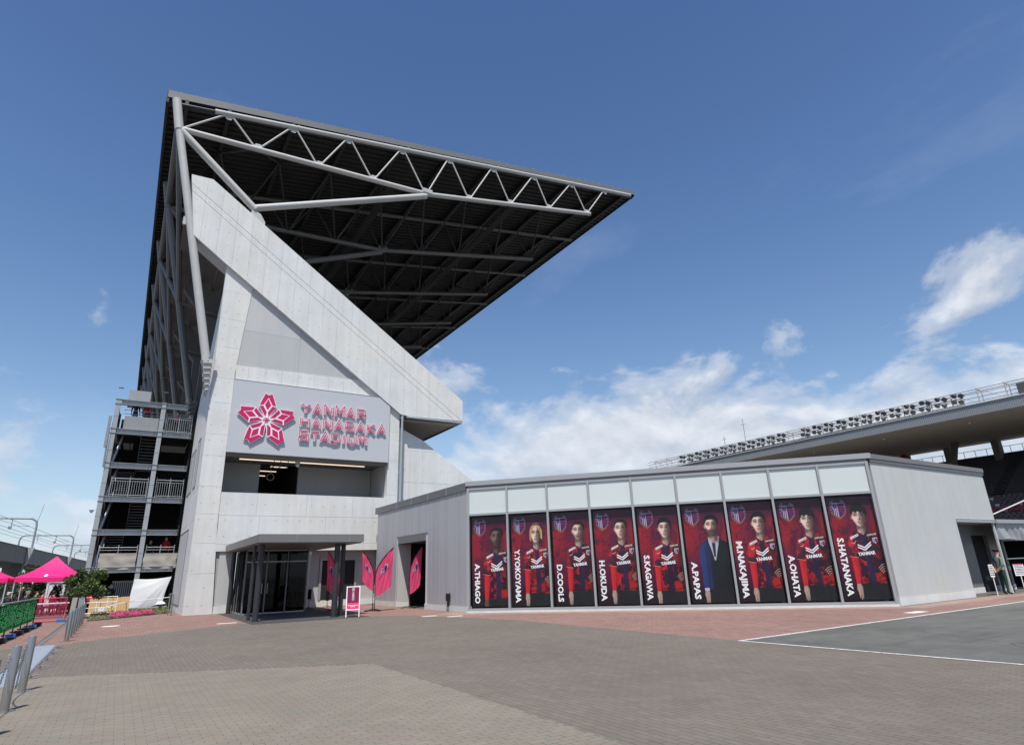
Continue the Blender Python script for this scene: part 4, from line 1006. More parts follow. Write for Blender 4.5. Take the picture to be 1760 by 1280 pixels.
class Canvas:
    """a print painted in code: sRGB colours, u to the right and v down, in units of the width"""
    def __init__(s, w, h, bg):
        s.w, s.h = w, h; s.img = np.zeros((h, w, 3)); s.img[:] = bg
        s.U, s.V = np.meshgrid((np.arange(w)+0.5)/w, (np.arange(h)+0.5)/w)
    def put(s, mask, col):
        col = np.asarray(col, float)
        if col.ndim == 1: col = col[None, None]
        s.img = s.img*(1-mask[..., None])+col*mask[..., None]
    def poly(s, pts, soft=0.006):
        # signed distance to a polygon, feathered
        d = np.full(s.U.shape, 1e9); ins = np.zeros(s.U.shape, bool); n = len(pts)
        for i in range(n):
            (x0, y0), (x1, y1) = pts[i], pts[(i+1) % n]
            ex, ey = x1-x0, y1-y0; wx, wy = s.U-x0, s.V-y0
            t = np.clip((wx*ex+wy*ey)/(ex*ex+ey*ey+1e-12), 0, 1)
            d = np.minimum(d, (wx-ex*t)**2+(wy-ey*t)**2)
            c = ((y0 > s.V) != (y1 > s.V)) & (s.U < ex*(s.V-y0)/((ey) if abs(ey) > 1e-12 else 1e-12)+x0); ins ^= c
        d = np.sqrt(d)*np.where(ins, 1, -1)
        return smooth(-soft, soft, d)
    def ell(s, cx, cy, rx, ry, soft=0.15, rot=0.0):
        c, q = math.cos(rot), math.sin(rot); x, y = s.U-cx, s.V-cy
        r = np.sqrt(((x*c+y*q)/rx)**2+((-x*q+y*c)/ry)**2)
        return 1-smooth(1-soft, 1+soft, r)
    def line(s, pts, w, soft=0.004):
        m = np.zeros(s.U.shape)
        for (x0, y0), (x1, y1) in zip(pts, pts[1:]):
            ex, ey = x1-x0, y1-y0; t = np.clip(((s.U-x0)*ex+(s.V-y0)*ey)/(ex*ex+ey*ey+1e-12), 0, 1)
            d = np.hypot(s.U-x0-ex*t, s.V-y0-ey*t); m = np.maximum(m, 1-smooth(w/2-soft, w/2+soft, d))
        return m
    def image(s, name):
        im = bpy.data.images.new(name, s.w, s.h)
        a = np.ones((s.h, s.w, 4), np.float32); a[..., :3] = np.clip(s.img[::-1], 0, 1)
        im.pixels.foreach_set(a.ravel()); im.update(); im.pack(); return im
def crest(c, cx, cy, w):
    """shield: pale blue and white left half over stripes, violet and red right half, gold ribbon, silver scrolls"""
    X = lambda pts: [(cx+p[0]*w, cy+p[1]*w) for p in pts]
    for sgn in (-1, 1):
        for (a, b, r) in ((0.38, -0.42, 0.085), (0.47, -0.30, 0.06), (0.45, -0.15, 0.07), (0.46, 0.05, 0.06), (0.28, -0.52, 0.06), (0.44, 0.22, 0.05)):
            ring = c.ell(cx+sgn*a*w, cy+b*w, r*w, r*w, 0.25)-0.9*c.ell(cx+sgn*a*w, cy+b*w, r*w*0.5, r*w*0.5, 0.3)
            c.put(np.clip(ring, 0, 1)*0.85, (0.78, 0.78, 0.84))
    shield = c.poly(X([(-0.36, -0.38), (0.36, -0.38), (0.38, 0.15), (0.25, 0.42), (0, 0.58), (-0.25, 0.42), (-0.38, 0.15)]))
    c.put(shield, (0.80, 0.81, 0.88))
    L = shield*(c.U < cx); Rr = shield*(c.U >= cx)
    up = (c.V < cy+0.02*w)
    c.put(L*up, (0.60, 0.64, 0.82)); c.put(c.ell(cx-0.18*w, cy-0.17*w, 0.13*w, 0.13*w, 0.2), (0.10, 0.09, 0.20))
    c.put(c.ell(cx-0.18*w, cy-0.17*w, 0.04*w, 0.04*w, 0.3), (0.7, 0.7, 0.85))
    st = ((c.U-cx+0.36*w)/(0.36*w)*6).astype(int) % 2 == 0
    c.put(L*(~up)*st, (0.16, 0.20, 0.45)); c.put(L*(~up)*(~st), (0.86, 0.87, 0.92))
    c.put(Rr, (0.20, 0.13, 0.42)); c.put(c.ell(cx+0.19*w, cy-0.05*w, 0.12*w, 0.22*w, 0.5, 0.5), (0.50, 0.10, 0.28))
    c.put(c.ell(cx+0.22*w, cy+0.2*w, 0.07*w, 0.12*w, 0.5, -0.4), (0.45, 0.10, 0.30))
    c.put(c.line(X([(-0.42, 0.30), (-0.22, 0.52), (0, 0.66), (0.22, 0.52), (0.42, 0.30)]), 0.10*w), (0.55, 0.47, 0.28))
    c.put(c.line(X([(-0.36, -0.38), (0.36, -0.38)]), 0.04*w), (0.86, 0.86, 0.9))
    c.put(c.ell(cx, cy-0.50*w, 0.2*w, 0.09*w, 0.35), (0.22, 0.14, 0.12))
SKINS = {'dark': ((0.30, 0.21, 0.18), (0.48, 0.36, 0.32)), 'light': ((0.66, 0.50, 0.44), (0.88, 0.74, 0.68))}
def poster_print(idx, sp):
    c = Canvas(PWD, PHT, (0.24, 0.03, 0.11)); rng = np.random.default_rng(100+idx)
    U, V = c.U, c.V
    n1 = fbm(PWD, PHT, 3, 5, idx+1); n2 = fbm(PWD, PHT, 14, 9, idx+30); n3 = fbm(PWD, PHT, 40, 30, idx+60, 2)
    # deep crimson to violet ground with torn red brush work at the sides
    c.put(np.ones_like(U), np.stack([0.29+0.14*n1, 0.03+0.03*n1, 0.155+0.08*n2], -1))
    left = smooth(0.66, 0.08, U)*smooth(0.32, 0.50, V)*smooth(1.55, 0.85, V)
    diag = fbm(PWD, PHT, 7, 18, idx+400, 4)
    tear = smooth(0.48, 0.60, 0.5*n2+0.4*diag+0.22*left)
    c.put(tear*left*0.95, np.stack([0.50+0.20*n3, 0.04+0.05*n3, 0.12+0.05*n3], -1))
    rgt = smooth(0.74, 1.0, U)*smooth(0.18, 0.45, V)*smooth(1.25, 0.8, V)
    c.put(smooth(0.45, 0.6, n2+0.2*rgt)*rgt*0.80, (0.62, 0.08, 0.14))
    for q in range(60):
        x = 0.08+0.42*rng.random(); y = 0.45+0.62*rng.random(); l = 0.04+0.10*rng.random()
        c.put(c.line([(x, y), (x+l, y-0.22*l)], 0.006+0.006*rng.random())*0.6, (0.70, 0.09, 0.16) if rng.random() < 0.5 else (0.26, 0.03, 0.12))
    c.put(smooth(0.30, 0.20, V)*0.5, (0.20, 0.03, 0.15))
    c.put(smooth(1.75, 2.1, V)*0.8, (0.07, 0.055, 0.075)); c.put(smooth(0.55, 0.0, U)*smooth(1.45, 1.85, V)*0.6, (0.12, 0.05, 0.08))
    dark, lite = SKINS[sp['skin']]; dark, lite = np.array(dark), np.array(lite)
    hx, hy = sp['x'], sp['y']; sc = sp.get('s', 1.0)
    A = lambda pts: [(hx+p[0]*sc, hy+p[1]*sc) for p in pts]
    X = (U-hx)/sc; Y = (V-hy)/sc
    suit = sp.get('suit')
    # shorts
    c.put(c.poly(A([(-0.22, 1.42), (0.36, 1.40), (0.44, 2.2), (-0.26, 2.2)]), 0.02), np.stack([0.085+0.05*n2, 0.085+0.05*n2, 0.10+0.05*n2], -1))
    # viewer-left arm, hanging, with a red undersleeve
    arm = A([(-0.31, 0.70), (-0.14, 0.72), (-0.155, 1.02), (-0.205, 1.28), (-0.235, 1.52), (-0.325, 1.52), (-0.335, 1.26), (-0.335, 1.0)])
    am = c.poly(arm, 0.012)
    c.put(am, np.stack([0.74+0.10*n3, 0.09+0.04*n3, 0.13+0.04*n3], -1) if not suit else np.array((0.15, 0.20, 0.42)))
    c.put(am*smooth(-0.24, -0.15, X)*0.70, (0.28, 0.02, 0.07) if not suit else (0.07, 0.09, 0.2))
    c.put(am*smooth(0.06, 0.0, np.abs(X+0.315+0.02*np.sin(Y*9)))*0.25, (0.95, 0.30, 0.30) if not suit else (0.25, 0.32, 0.55))
    hn = [(-0.325, 1.51), (-0.24, 1.51), (-0.215, 1.58), (-0.225, 1.70), (-0.238, 1.80), (-0.255, 1.83), (-0.262, 1.74), (-0.27, 1.84), (-0.288, 1.85), (-0.292, 1.74), (-0.303, 1.81), (-0.318, 1.80), (-0.325, 1.68), (-0.345, 1.62)]
    hm = c.poly(A(hn), 0.008); c.put(hm, lite*0.80); c.put(hm*smooth(-0.27, -0.22, X)*0.6, dark*0.75)
    c.put(c.line(A([(-0.278, 1.64), (-0.274, 1.76)]), 0.008)*0.8, dark*0.6)
    body = A([(-0.07, 0.335), (-0.20, 0.42), (-0.30, 0.50), (-0.345, 0.64), (-0.365, 0.92), (-0.18, 0.95), (-0.185, 1.20), (-0.21, 1.50), (0.36, 1.48), (0.40, 1.25), (0.50, 0.95), (0.48, 0.66), (0.40, 0.50), (0.24, 0.41), (0.10, 0.335)])
    bm = c.poly(body, 0.010)
    if not suit:
        c.put(bm, np.stack([0.58+0.18*n1, 0.05+0.05*n2, 0.11+0.07*n2], -1))
        cam = fbm(PWD, PHT, 11, 17, idx+200, 4); cam2 = fbm(PWD, PHT, 19, 24, idx+300, 3)
        low = smooth(0.45, 1.25, Y)
        c.put(bm*smooth(0.48, 0.53, cam+0.06*low-0.02)*0.92, (0.17, 0.05, 0.17))
        c.put(bm*smooth(0.54, 0.585, cam2+0.03*low)*0.85, (0.80, 0.12, 0.12))
        c.put(bm*smooth(0.60, 0.64, cam2*0.6+cam*0.4+0.05*low)*0.9, (0.11, 0.07, 0.17))
        stripe = c.poly(A([(-0.045, 0.38), (0.055, 0.40), (0.10, 0.75), (0.105, 1.50), (-0.02, 1.50), (-0.035, 0.8)]), 0.012); c.put(bm*stripe*0.90, np.stack([0.11+0.05*n2, 0.09+0.04*n2, 0.22+0.08*n2], -1))
        # folds and the fall of light in the portrait: lit from the left, dark towards the right
        fold = fbm(PWD, PHT, 7, 9, idx+500, 3); c.put(bm*smooth(0.55, 0.75, fold)*0.45, (0.12, 0.02, 0.05))
        c.put(bm*smooth(0.06, 0.40, X)*0.74, (0.12, 0.02, 0.05))
        c.put(bm*smooth(-0.17, -0.30, X)*smooth(1.0, 0.6, Y)*0.40, (0.92, 0.22, 0.25))
        c.put(c.line(A([(-0.20, 0.95), (-0.165, 0.70)]), 0.02, 0.012)*0.6, (0.22, 0.02, 0.06))
        c.put(c.line(A([(-0.365, 0.925), (-0.18, 0.955)]), 0.012), (0.80, 0.60, 0.45))
        c.put(c.line(A([(-0.065, 0.345), (0.0, 0.46), (0.10, 0.345)]), 0.028, 0.008), (0.13, 0.08, 0.18))
        c.put(c.poly(A([(-0.275, 0.515), (-0.095, 0.435), (-0.085, 0.485), (-0.27, 0.575)]), 0.006), (0.93, 0.91, 0.92))
        c.put(c.line(A([(-0.26, 0.515+0.045), (-0.10, 0.46)]), 0.012, 0.005)*0.6, (0.25, 0.25, 0.3))
        c.put(c.line(A([(-0.255, 0.64), (-0.22, 0.655), (-0.175, 0.61)]), 0.012), (0.92, 0.80, 0.76))
        for dy in (0.0, 0.052):
            c.put(c.line(A([(-0.135, 0.685+dy), (-0.005, 0.748+dy), (0.135, 0.640+dy)]), 0.030, 0.005), (0.96, 0.94, 0.95))
        bx, by = hx+0.245*sc, hy+0.60*sc
        c.put(c.poly([(bx-0.055, by-0.06), (bx+0.055, by-0.065), (bx+0.055, by+0.02), (bx, by+0.075), (bx-0.055, by+0.025)], 0.006), (0.78, 0.74, 0.80)); c.put(c.ell(bx+0.024, by, 0.026, 0.045, 0.3), (0.42, 0.14, 0.34)); c.put(c.line([(bx-0.03, by-0.03), (bx-0.012, by+0.035)], 0.014), (0.20, 0.18, 0.30))
        # forearm across to the hip with the fingers catching the light
        if sp.get('fingers', True):
            c.put(c.poly(A([(0.46, 0.95), (0.52, 1.02), (0.40, 1.26), (0.26, 1.30), (0.24, 1.22)]), 0.02)*0.75, (0.22, 0.03, 0.06))
            for q in range(4):
                c.put(c.line(A([(0.20+0.022*q, 1.19+0.035*q), (0.27+0.012*q, 1.125+0.042*q), (0.345, 1.10+0.05*q)]), 0.014), lite*0.86)
                c.put(c.line(A([(0.205+0.022*q, 1.203+0.035*q), (0.275+0.012*q, 1.138+0.042*q)]), 0.007)*0.8, dark*0.6)
        hemm = c.poly(A([(0.10, 1.30), (0.38, 1.26), (0.40, 1.52), (0.12, 1.52)]), 0.03)*smooth(0.44, 0.54, cam); c.put(hemm*0.85, (0.78, 0.12, 0.10))
        c.put(bm*smooth(0.035, 0.0, np.abs(Y-1.47-0.02*np.sin(X*14)))*0.5, (0.12, 0.02, 0.05))
    else:
        c.put(bm, np.stack([0.085+0.02*n2, 0.095+0.02*n2, 0.12+0.02*n2], -1))
        c.put(bm*smooth(-0.06, -0.20, X), (0.16, 0.21, 0.44)); c.put(bm*smooth(0.02, 0.0, np.abs(X+0.17+0.03*(Y-0.9)))*0.6, (0.07, 0.09, 0.2))
        c.put(c.poly(A([(-0.11, 0.33), (0.16, 0.31), (0.14, 0.44), (0.02, 0.86), (-0.03, 0.86), (-0.11, 0.48)]), 0.008), (0.72, 0.72, 0.80))
        c.put(c.poly(A([(0.09, 0.32), (0.165, 0.31), (0.13, 0.47), (0.07, 0.44)]), 0.010)*0.7, (0.50, 0.36, 0.50))
        am2 = c.poly(A([(-0.30, 0.50), (-0.20, 0.48), (-0.16, 0.95), (-0.20, 1.30), (-0.225, 1.48), (-0.335, 1.48), (-0.355, 1.2), (-0.365, 0.90), (-0.345, 0.64)]), 0.012); c.put(am2, np.stack([0.15+0.03*n2, 0.20+0.04*n2, 0.41+0.06*n2], -1)); c.put(am2*smooth(-0.26, -0.17, X)*0.6, (0.07, 0.09, 0.2))
        c.put(c.poly(A([(-0.02, 0.40), (0.055, 0.40), (0.05, 0.50), (0.025, 0.78), (-0.015, 0.78), (-0.03, 0.50)]), 0.006), (0.15, 0.16, 0.20))
        c.put(c.line(A([(-0.13, 0.42), (-0.07, 0.62), (0.0, 0.96)]), 0.022), (0.055, 0.06, 0.085)); c.put(c.line(A([(0.17, 0.38), (0.11, 0.60), (0.03, 0.95)]), 0.024), (0.05, 0.055, 0.075))
        c.put(bm*smooth(0.10, 0.42, X)*0.65, (0.04, 0.05, 0.06))
        c.put(c.line(A([(0.03, 0.98), (0.04, 1.5)]), 0.006)*0.6, (0.03, 0.03, 0.04))
        c.put(c.poly(A([(-0.34, 1.47), (-0.22, 1.47), (-0.225, 1.53), (-0.335, 1.53)]), 0.008), (0.74, 0.74, 0.82))
    # neck and head
    hy += 0.045*sc; Y = (V-hy)/sc
    lightn = smooth(0.105, -0.05, X+0.02*np.sin(Y*9))
    skin = np.minimum(1, (dark*0.55+(lite-dark*0.55)*lightn[..., None])*1.12)
    nk = c.poly(A([(-0.085, 0.12), (0.105, 0.12), (0.115, 0.34), (0.02, 0.43), (-0.085, 0.35)]), 0.010); c.put(nk, skin*0.88)
    c.put(nk*smooth(0.33, 0.24, Y+0.5*X)*0.66, dark*0.42); c.put(nk*c.line(A([(-0.07, 0.22), (0.0, 0.40)]), 0.03, 0.02)*0.35, dark*0.5)
    hair = sp['hair']; hk = (0.065, 0.05, 0.055)
    if hair == 'long': c.put(c.ell(hx+0.015*sc, hy-0.02*sc, 0.185*sc, 0.25*sc, 0.10), (0.46, 0.32, 0.24)); c.put(c.ell(hx+0.12*sc, hy+0.03*sc, 0.085*sc, 0.24*sc, 0.3), (0.17, 0.09, 0.09))
    else: c.put(c.ell(hx+0.02*sc, hy-0.075*sc, 0.165*sc, (0.175 if hair != 'crop' else 0.145)*sc, 0.10), hk)
    c.put(c.ell(hx-0.150*sc, hy+0.03*sc, 0.026*sc, 0.05*sc, 0.3), lite*0.80); c.put(c.ell(hx-0.150*sc, hy+0.03*sc, 0.010*sc, 0.03*sc, 0.5)*0.5, dark*0.6)
    fc = [(-0.142, -0.10), (-0.10, -0.165), (0.0, -0.19), (0.09, -0.165), (0.140, -0.10), (0.145, 0.03), (0.125, 0.13), (0.07, 0.215), (0.0, 0.245), (-0.065, 0.215), (-0.12, 0.13), (-0.146, 0.03)]
    face = c.poly(A(fc), 0.014); c.put(face, skin)
    c.put(face*c.ell(hx-0.08*sc, hy+0.055*sc, 0.05*sc, 0.06*sc, 0.8)*0.45, np.minimum(1, lite*1.08)); c.put(face*c.ell(hx-0.045*sc, hy-0.11*sc, 0.07*sc, 0.04*sc, 0.8)*0.35, np.minimum(1, lite*1.06))
    c.put(face*c.poly(A([(-0.142, 0.09), (-0.09, 0.13), (-0.05, 0.235), (-0.10, 0.20)]), 0.02)*0.40, dark*0.7)
    dk = dark*0.30
    for ex in (-0.070, 0.062):
        c.put(c.ell(hx+ex*sc, hy-0.018*sc, 0.048*sc, 0.030*sc, 0.8)*0.65, dark*0.55)
        c.put(c.ell(hx+ex*sc, hy-0.010*sc, 0.027*sc, 0.010*sc, 0.4)*0.9, (0.80, 0.76, 0.74) if ex < 0 else (0.40, 0.34, 0.33)); c.put(c.ell(hx+(ex+0.002)*sc, hy-0.011*sc, 0.011*sc, 0.012*sc, 0.3), (0.045, 0.03, 0.03))
        c.put(c.line(A([(ex-0.034, -0.012), (ex-0.005, -0.026), (ex+0.034, -0.014)]), 0.010, 0.004)*0.9, dk)
        c.put(c.line(A([(ex-0.042, -0.052), (ex-0.005, -0.066), (ex+0.042, -0.056)]), 0.017, 0.007)*0.95, dk)
    c.put(c.poly(A([(0.004, -0.03), (0.030, 0.07), (0.022, 0.088), (-0.004, 0.088), (0.006, 0.05)]), 0.010)*0.75, dark*0.5)
    c.put(c.line(A([(-0.010, -0.03), (-0.014, 0.06)]), 0.016, 0.008)*0.45, np.minimum(1, lite*1.08))
    c.put(c.line(A([(-0.034, 0.085), (-0.012, 0.094), (0.012, 0.090), (0.030, 0.085)]), 0.012, 0.006)*0.8, dark*0.38)
    c.put(c.line(A([(-0.050, 0.143), (-0.015, 0.136), (0.0, 0.140), (0.018, 0.136), (0.046, 0.143)]), 0.013, 0.006)*0.9, np.array((0.46, 0.22, 0.21))*(1.0 if sp['skin'] == 'light' else 0.5))
    c.put(c.line(A([(-0.034, 0.158), (0.0, 0.163), (0.034, 0.158)]), 0.013, 0.007)*0.7, np.array((0.66, 0.40, 0.37))*(1.0 if sp['skin'] == 'light' else 0.55))
    c.put(c.ell(hx, hy+0.180*sc, 0.04*sc, 0.010*sc, 0.6)*0.5, dark*0.6)
    if hair == 'short': c.put(c.poly(A([(-0.158, 0.0), (-0.16, -0.13), (-0.10, -0.225), (0.0, -0.255), (0.11, -0.235), (0.165, -0.14), (0.16, 0.03), (0.138, -0.05), (0.115, -0.115), (0.03, -0.135), (-0.09, -0.120), (-0.135, -0.06)]), 0.010), hk)
    if hair == 'fringe': c.put(c.poly(A([(-0.165, 0.03), (-0.165, -0.14), (-0.10, -0.245), (0.02, -0.275), (0.12, -0.24), (0.172, -0.13), (0.165, 0.04), (0.14, -0.02), (0.10, -0.09), (0.055, -0.065), (0.0, -0.10), (-0.05, -0.068), (-0.10, -0.095), (-0.135, -0.04)]), 0.010), (0.085, 0.06, 0.06))
    if hair == 'crop': c.put(c.poly(A([(-0.148, -0.02), (-0.150, -0.12), (-0.09, -0.195), (0.01, -0.215), (0.10, -0.19), (0.150, -0.11), (0.150, 0.0), (0.128, -0.08), (0.09, -0.14), (-0.08, -0.14), (-0.13, -0.08)]), 0.018)*0.93, hk)
    if hair == 'long':
        c.put(c.poly(A([(0.0, -0.20), (-0.10, -0.19), (-0.168, -0.08), (-0.178, 0.16), (-0.135, 0.20), (-0.140, 0.05), (-0.115, -0.06), (-0.05, -0.14), (0.0, -0.18), (0.06, -0.13), (0.11, -0.03), (0.13, 0.12), (0.175, 0.18), (0.178, -0.06), (0.11, -0.18)]), 0.008), (0.82, 0.66, 0.47))
        for q in range(9): c.put(c.line(A([(-0.01-0.014*q, -0.19), (-0.09-0.010*q, -0.07), (-0.125-0.006*q, 0.15)]), 0.004)*0.5, (0.50, 0.35, 0.22))
    elif hair != 'crop':
        for q in range(14): c.put(c.line(A([(-0.13+0.02*q, -0.13-0.01*(q % 3)), (-0.12+0.02*q, -0.20-0.02*(q % 2))]), 0.005)*0.4, (0.26, 0.22, 0.23))
    if sp.get('beard'):
        c.put(c.poly(A([(-0.140, 0.04), (-0.085, 0.110), (0.0, 0.098), (0.085, 0.110), (0.140, 0.04), (0.125, 0.15), (0.065, 0.245), (0.0, 0.265), (-0.065, 0.245), (-0.12, 0.15)]), 0.016)*(0.72 if suit else 0.38), dark*0.33)
        c.put(c.line(A([(-0.036, 0.146), (0.036, 0.146)]), 0.014)*0.7, (0.44, 0.24, 0.22))
    c.put((face+nk).clip(0, 1)*smooth(0.05, 0.15, X)*0.30, (0.12, 0.03, 0.07))
    grey = c.img.mean(-1, keepdims=True); c.img = (c.img*0.97+grey*0.03)*0.93
    pre = c.img.copy(); crest(c, 0.225, 0.25, 0.34); c.img = pre*0.30+c.img*0.70
    c.img *= (0.94+0.12*fbm(PWD, PHT, 60, 130, idx+900, 2))[..., None]
    return c.image('poster_print')
SPEC = [dict(name='A.THIAGO', skin='dark', hair='crop', x=0.70, y=0.46, s=1.06, beard=True, fingers=False, tz=0.25, look='dark-skinned player nearest the grey cladding'),
        dict(name='Y.YOKOYAMA', skin='light', hair='long', x=0.68, y=0.42, tz=0.36, look='player with long fair centre-parted hair'),
        dict(name='D.COOLS', skin='light', hair='crop', x=0.69, y=0.40, beard=True, tz=0.23, look='player with cropped hair and stubble, third from left'),
        dict(name='H.OKUDA', skin='light', hair='crop', x=0.69, y=0.40, tz=0.26, look='player with shaved hair, fourth from the left'),
        dict(name='S.KAGAWA', skin='light', hair='short', x=0.66, y=0.44, tz=0.27, look='dark-haired player, just left of the man in a suit'),
        dict(name='A.PAPAS', skin='light', hair='short', x=0.66, y=0.43, suit=True, beard=True, tz=0.24, look='bearded man in a navy suit and tie'),
        dict(name='M.NAKAJIMA', skin='light', hair='short', x=0.66, y=0.42, tz=0.36, look='dark-haired player, just right of the man in a suit'),
        dict(name='A.OHATA', skin='light', hair='fringe', x=0.64, y=0.40, tz=0.25, look='player with a dark tousled fringe, second from the right'),
        dict(name='S.HATANAKA', skin='light', hair='fringe', x=0.64, y=0.38, tz=0.36, look='dark-haired player, last before the pale right wall')]
PZ0, PZ1 = 0.22, 3.72
for i, sp in enumerate(SPEC):
    s0 = MUL[i]+0.11+0.012*(i % 3); W = 1.50; H = PZ1-PZ0; nP = -0.16
    s0 = s0 if i else 0.16
    root = thing('poster', fac(s0+W/2, nP, PZ0), 'tall red poster of a '+sp['look'], 'poster', 'posters behind the pavilion glass')
    mb = MB(); mb.grid(lambda u, v: fac(s0+u*W, nP, PZ0+v*H), 1, 1)
    build(mb, 'print', image_mat('poster_print_%d' % i, poster_print(i, sp), 0.4, 0.35), root)
    mb = MB(); fbox(mb, s0-0.01, s0+W+0.01, nP-0.012, nP-0.003, PZ0-0.01, PZ1+0.01); build(mb, 'backing', 'black', root)
    # name running down the left side
    V, Fc = text_verts(sp['name'], 0.29, 0.011, 'LEFT')
    mxw = max(v.x for v in V); L_ = {8: 1.35, 10: 1.78, 7: 1.20}.get(len(sp['name']), 1.4)
    k_ = {'A.THIAGO': 1.52, 'Y.YOKOYAMA': 2.02, 'D.COOLS': 1.40, 'H.OKUDA': 1.50, 'S.KAGAWA': 1.62, 'A.PAPAS': 1.30, 'M.NAKAJIMA': 2.0, 'A.OHATA': 1.42, 'S.HATANAKA': 1.96}[sp['name']]/mxw
    zt = PZ0+0.12+k_*mxw; sc_ = s0+0.20
    mb = MB(); mb.raw([fac(sc_+v.y*1.0, nP+0.006, zt-v.x*k_) for v in V], Fc); build(mb, 'name_lettering', 'signwhite', root)
    if not sp.get('suit'):
        V, Fc = text_verts('YANMAR', 0.20, 0.008)
        cxs, czs = s0+(sp['x']+0.01)*W, PZ1-(sp['y']+0.875)*H*PWD/PHT
        mb = MB(); mb.raw([fac(cxs+v.x*0.66, nP+0.005, czs+v.y*0.80+v.x*0.06) for v in V], Fc); build(mb, 'shirt_lettering', 'signwhite', root)
        V, Fc = text_verts('CAPCOM', 0.09, 0.003)
        cxs, czs = s0+min(0.86, sp['x']+0.19)*W, PZ1-(sp['y']+0.475)*H*PWD/PHT
        mb = MB(); mb.raw([fac(cxs+v.x*0.8, nP+0.005, czs+v.y*0.9+v.x*0.10) for v in V], Fc); build(mb, 'shirt_lettering', 'line', root)

# ================================================================== ENTRANCE CANOPY and glass lobby
can = thing('entrance_canopy', (6.5, 30.0, 0), 'dark grey flat canopy on slim black columns over a glass lobby', 'canopy')
mb = MB(); mb.prism([(4.42, 25.5, 2.92), (8.62, 25.5, 2.92), (8.62, 25.5, 3.235), (4.42, 25.5, 3.235)], (0, 8.98, 0)); build(mb, 'roof', 'canopy', can)
for xx in (5.85, 8.0): one(lambda b: b.box((xx, 25.492, 2.925), (xx+0.012, 25.498, 3.23)), 'fascia_joint', 'alu', can)
mb = MB(); mb.box((4.5, 25.6, 2.885), (8.55, 34.4, 2.915)); build(mb, 'soffit', 'canopy', can)
for (x, y, r) in ((4.71, 26.35, 0.115), (4.64, 27.45, 0.07), (4.78, 33.9, 0.11), (7.65, 25.95, 0.12), (8.05, 26.45, 0.10), (7.95, 33.2, 0.11)):
    one(lambda b: (b.tube((x, y, 0), (x, y, 2.885), r, 16), b.lathe([(r+0.03, 0), (r+0.03, 0.015)], (x, y, 0), 16)), 'column', 'col_dark', can, smooth=True)
lob = thing('glass_lobby', (6.5, 32.0, 0), 'dark tinted glass lobby under the canopy with double doors', 'lobby')
LX0, LX1, LYF = 5.02, 7.85, 31.6
for x0, x1 in ((LX0, 5.95), (5.98, 6.9), (6.93, LX1)):
    one(lambda b: b.box((x0+0.03, LYF, 0.08), (x1-0.03, LYF+0.012, 2.84)), 'glass_pane', 'glass_dark', lob)
for y0, y1 in ((LYF, 32.6), (32.62, 33.6), (33.62, 34.4)):
    one(lambda b: b.box((LX0-0.006, y0+0.03, 0.08), (LX0+0.006, y1-0.03, 2.84)), 'glass_pane', 'glass_dark', lob)
    one(lambda b: b.box((LX1-0.006, y0+0.03, 0.08), (LX1+0.006, y1-0.03, 2.84)), 'glass_pane', 'glass_dark', lob)
for x in (LX0, 5.965, 6.915, LX1): one(lambda b: b.box((x-0.03, LYF-0.03, 0), (x+0.03, LYF+0.05, 2.88)), 'mullion', 'alu_dark', lob)
for y in (32.61, 33.61, 34.4):
    for x in (LX0, LX1): one(lambda b: b.box((x-0.03, y-0.025, 0), (x+0.03, y+0.025, 2.88)), 'mullion', 'col_dark', lob)
for z0 in (0.0, 2.30, 2.82): one(lambda b: b.box((LX0+0.03, LYF-0.02, z0+0.002), (LX1-0.03, LYF+0.04, z0+0.06)), 'transom', 'alu', lob)
one(lambda b: b.box((LX0-0.02, LYF+0.06, 0.002), (LX0+0.02, 34.4, 0.07)), 'transom', 'alu', lob)
for x in (5.80, 6.05): one(lambda b: b.tube((x, LYF-0.06, 0.9), (x, LYF-0.06, 1.35), 0.018, 8), 'handle', 'steel', lob)
one(lambda b: b.box((LX0+0.06, 34.45, 0), (LX1, 34.52, 2.9)), 'inner_doorway', 'interior', lob)
one(lambda b: b.box((LX0+0.05, LYF+0.1, 0.0), (LX1-0.05, 34.4, 0.012)), 'lobby_floor', 'interior', lob)
one(lambda b: b.box((LX0+0.05, LYF+0.1, 2.845), (LX1-0.05, 34.4, 2.88)), 'lobby_ceiling', 'interior', lob)
for (x, w) in ((6.35, 0.35), (7.3, 0.3)):
    one(lambda b: b.box((x, 33.4, 0.9), (x+w, 33.42, 1.3)), 'notice', 'interior_grey', lob)

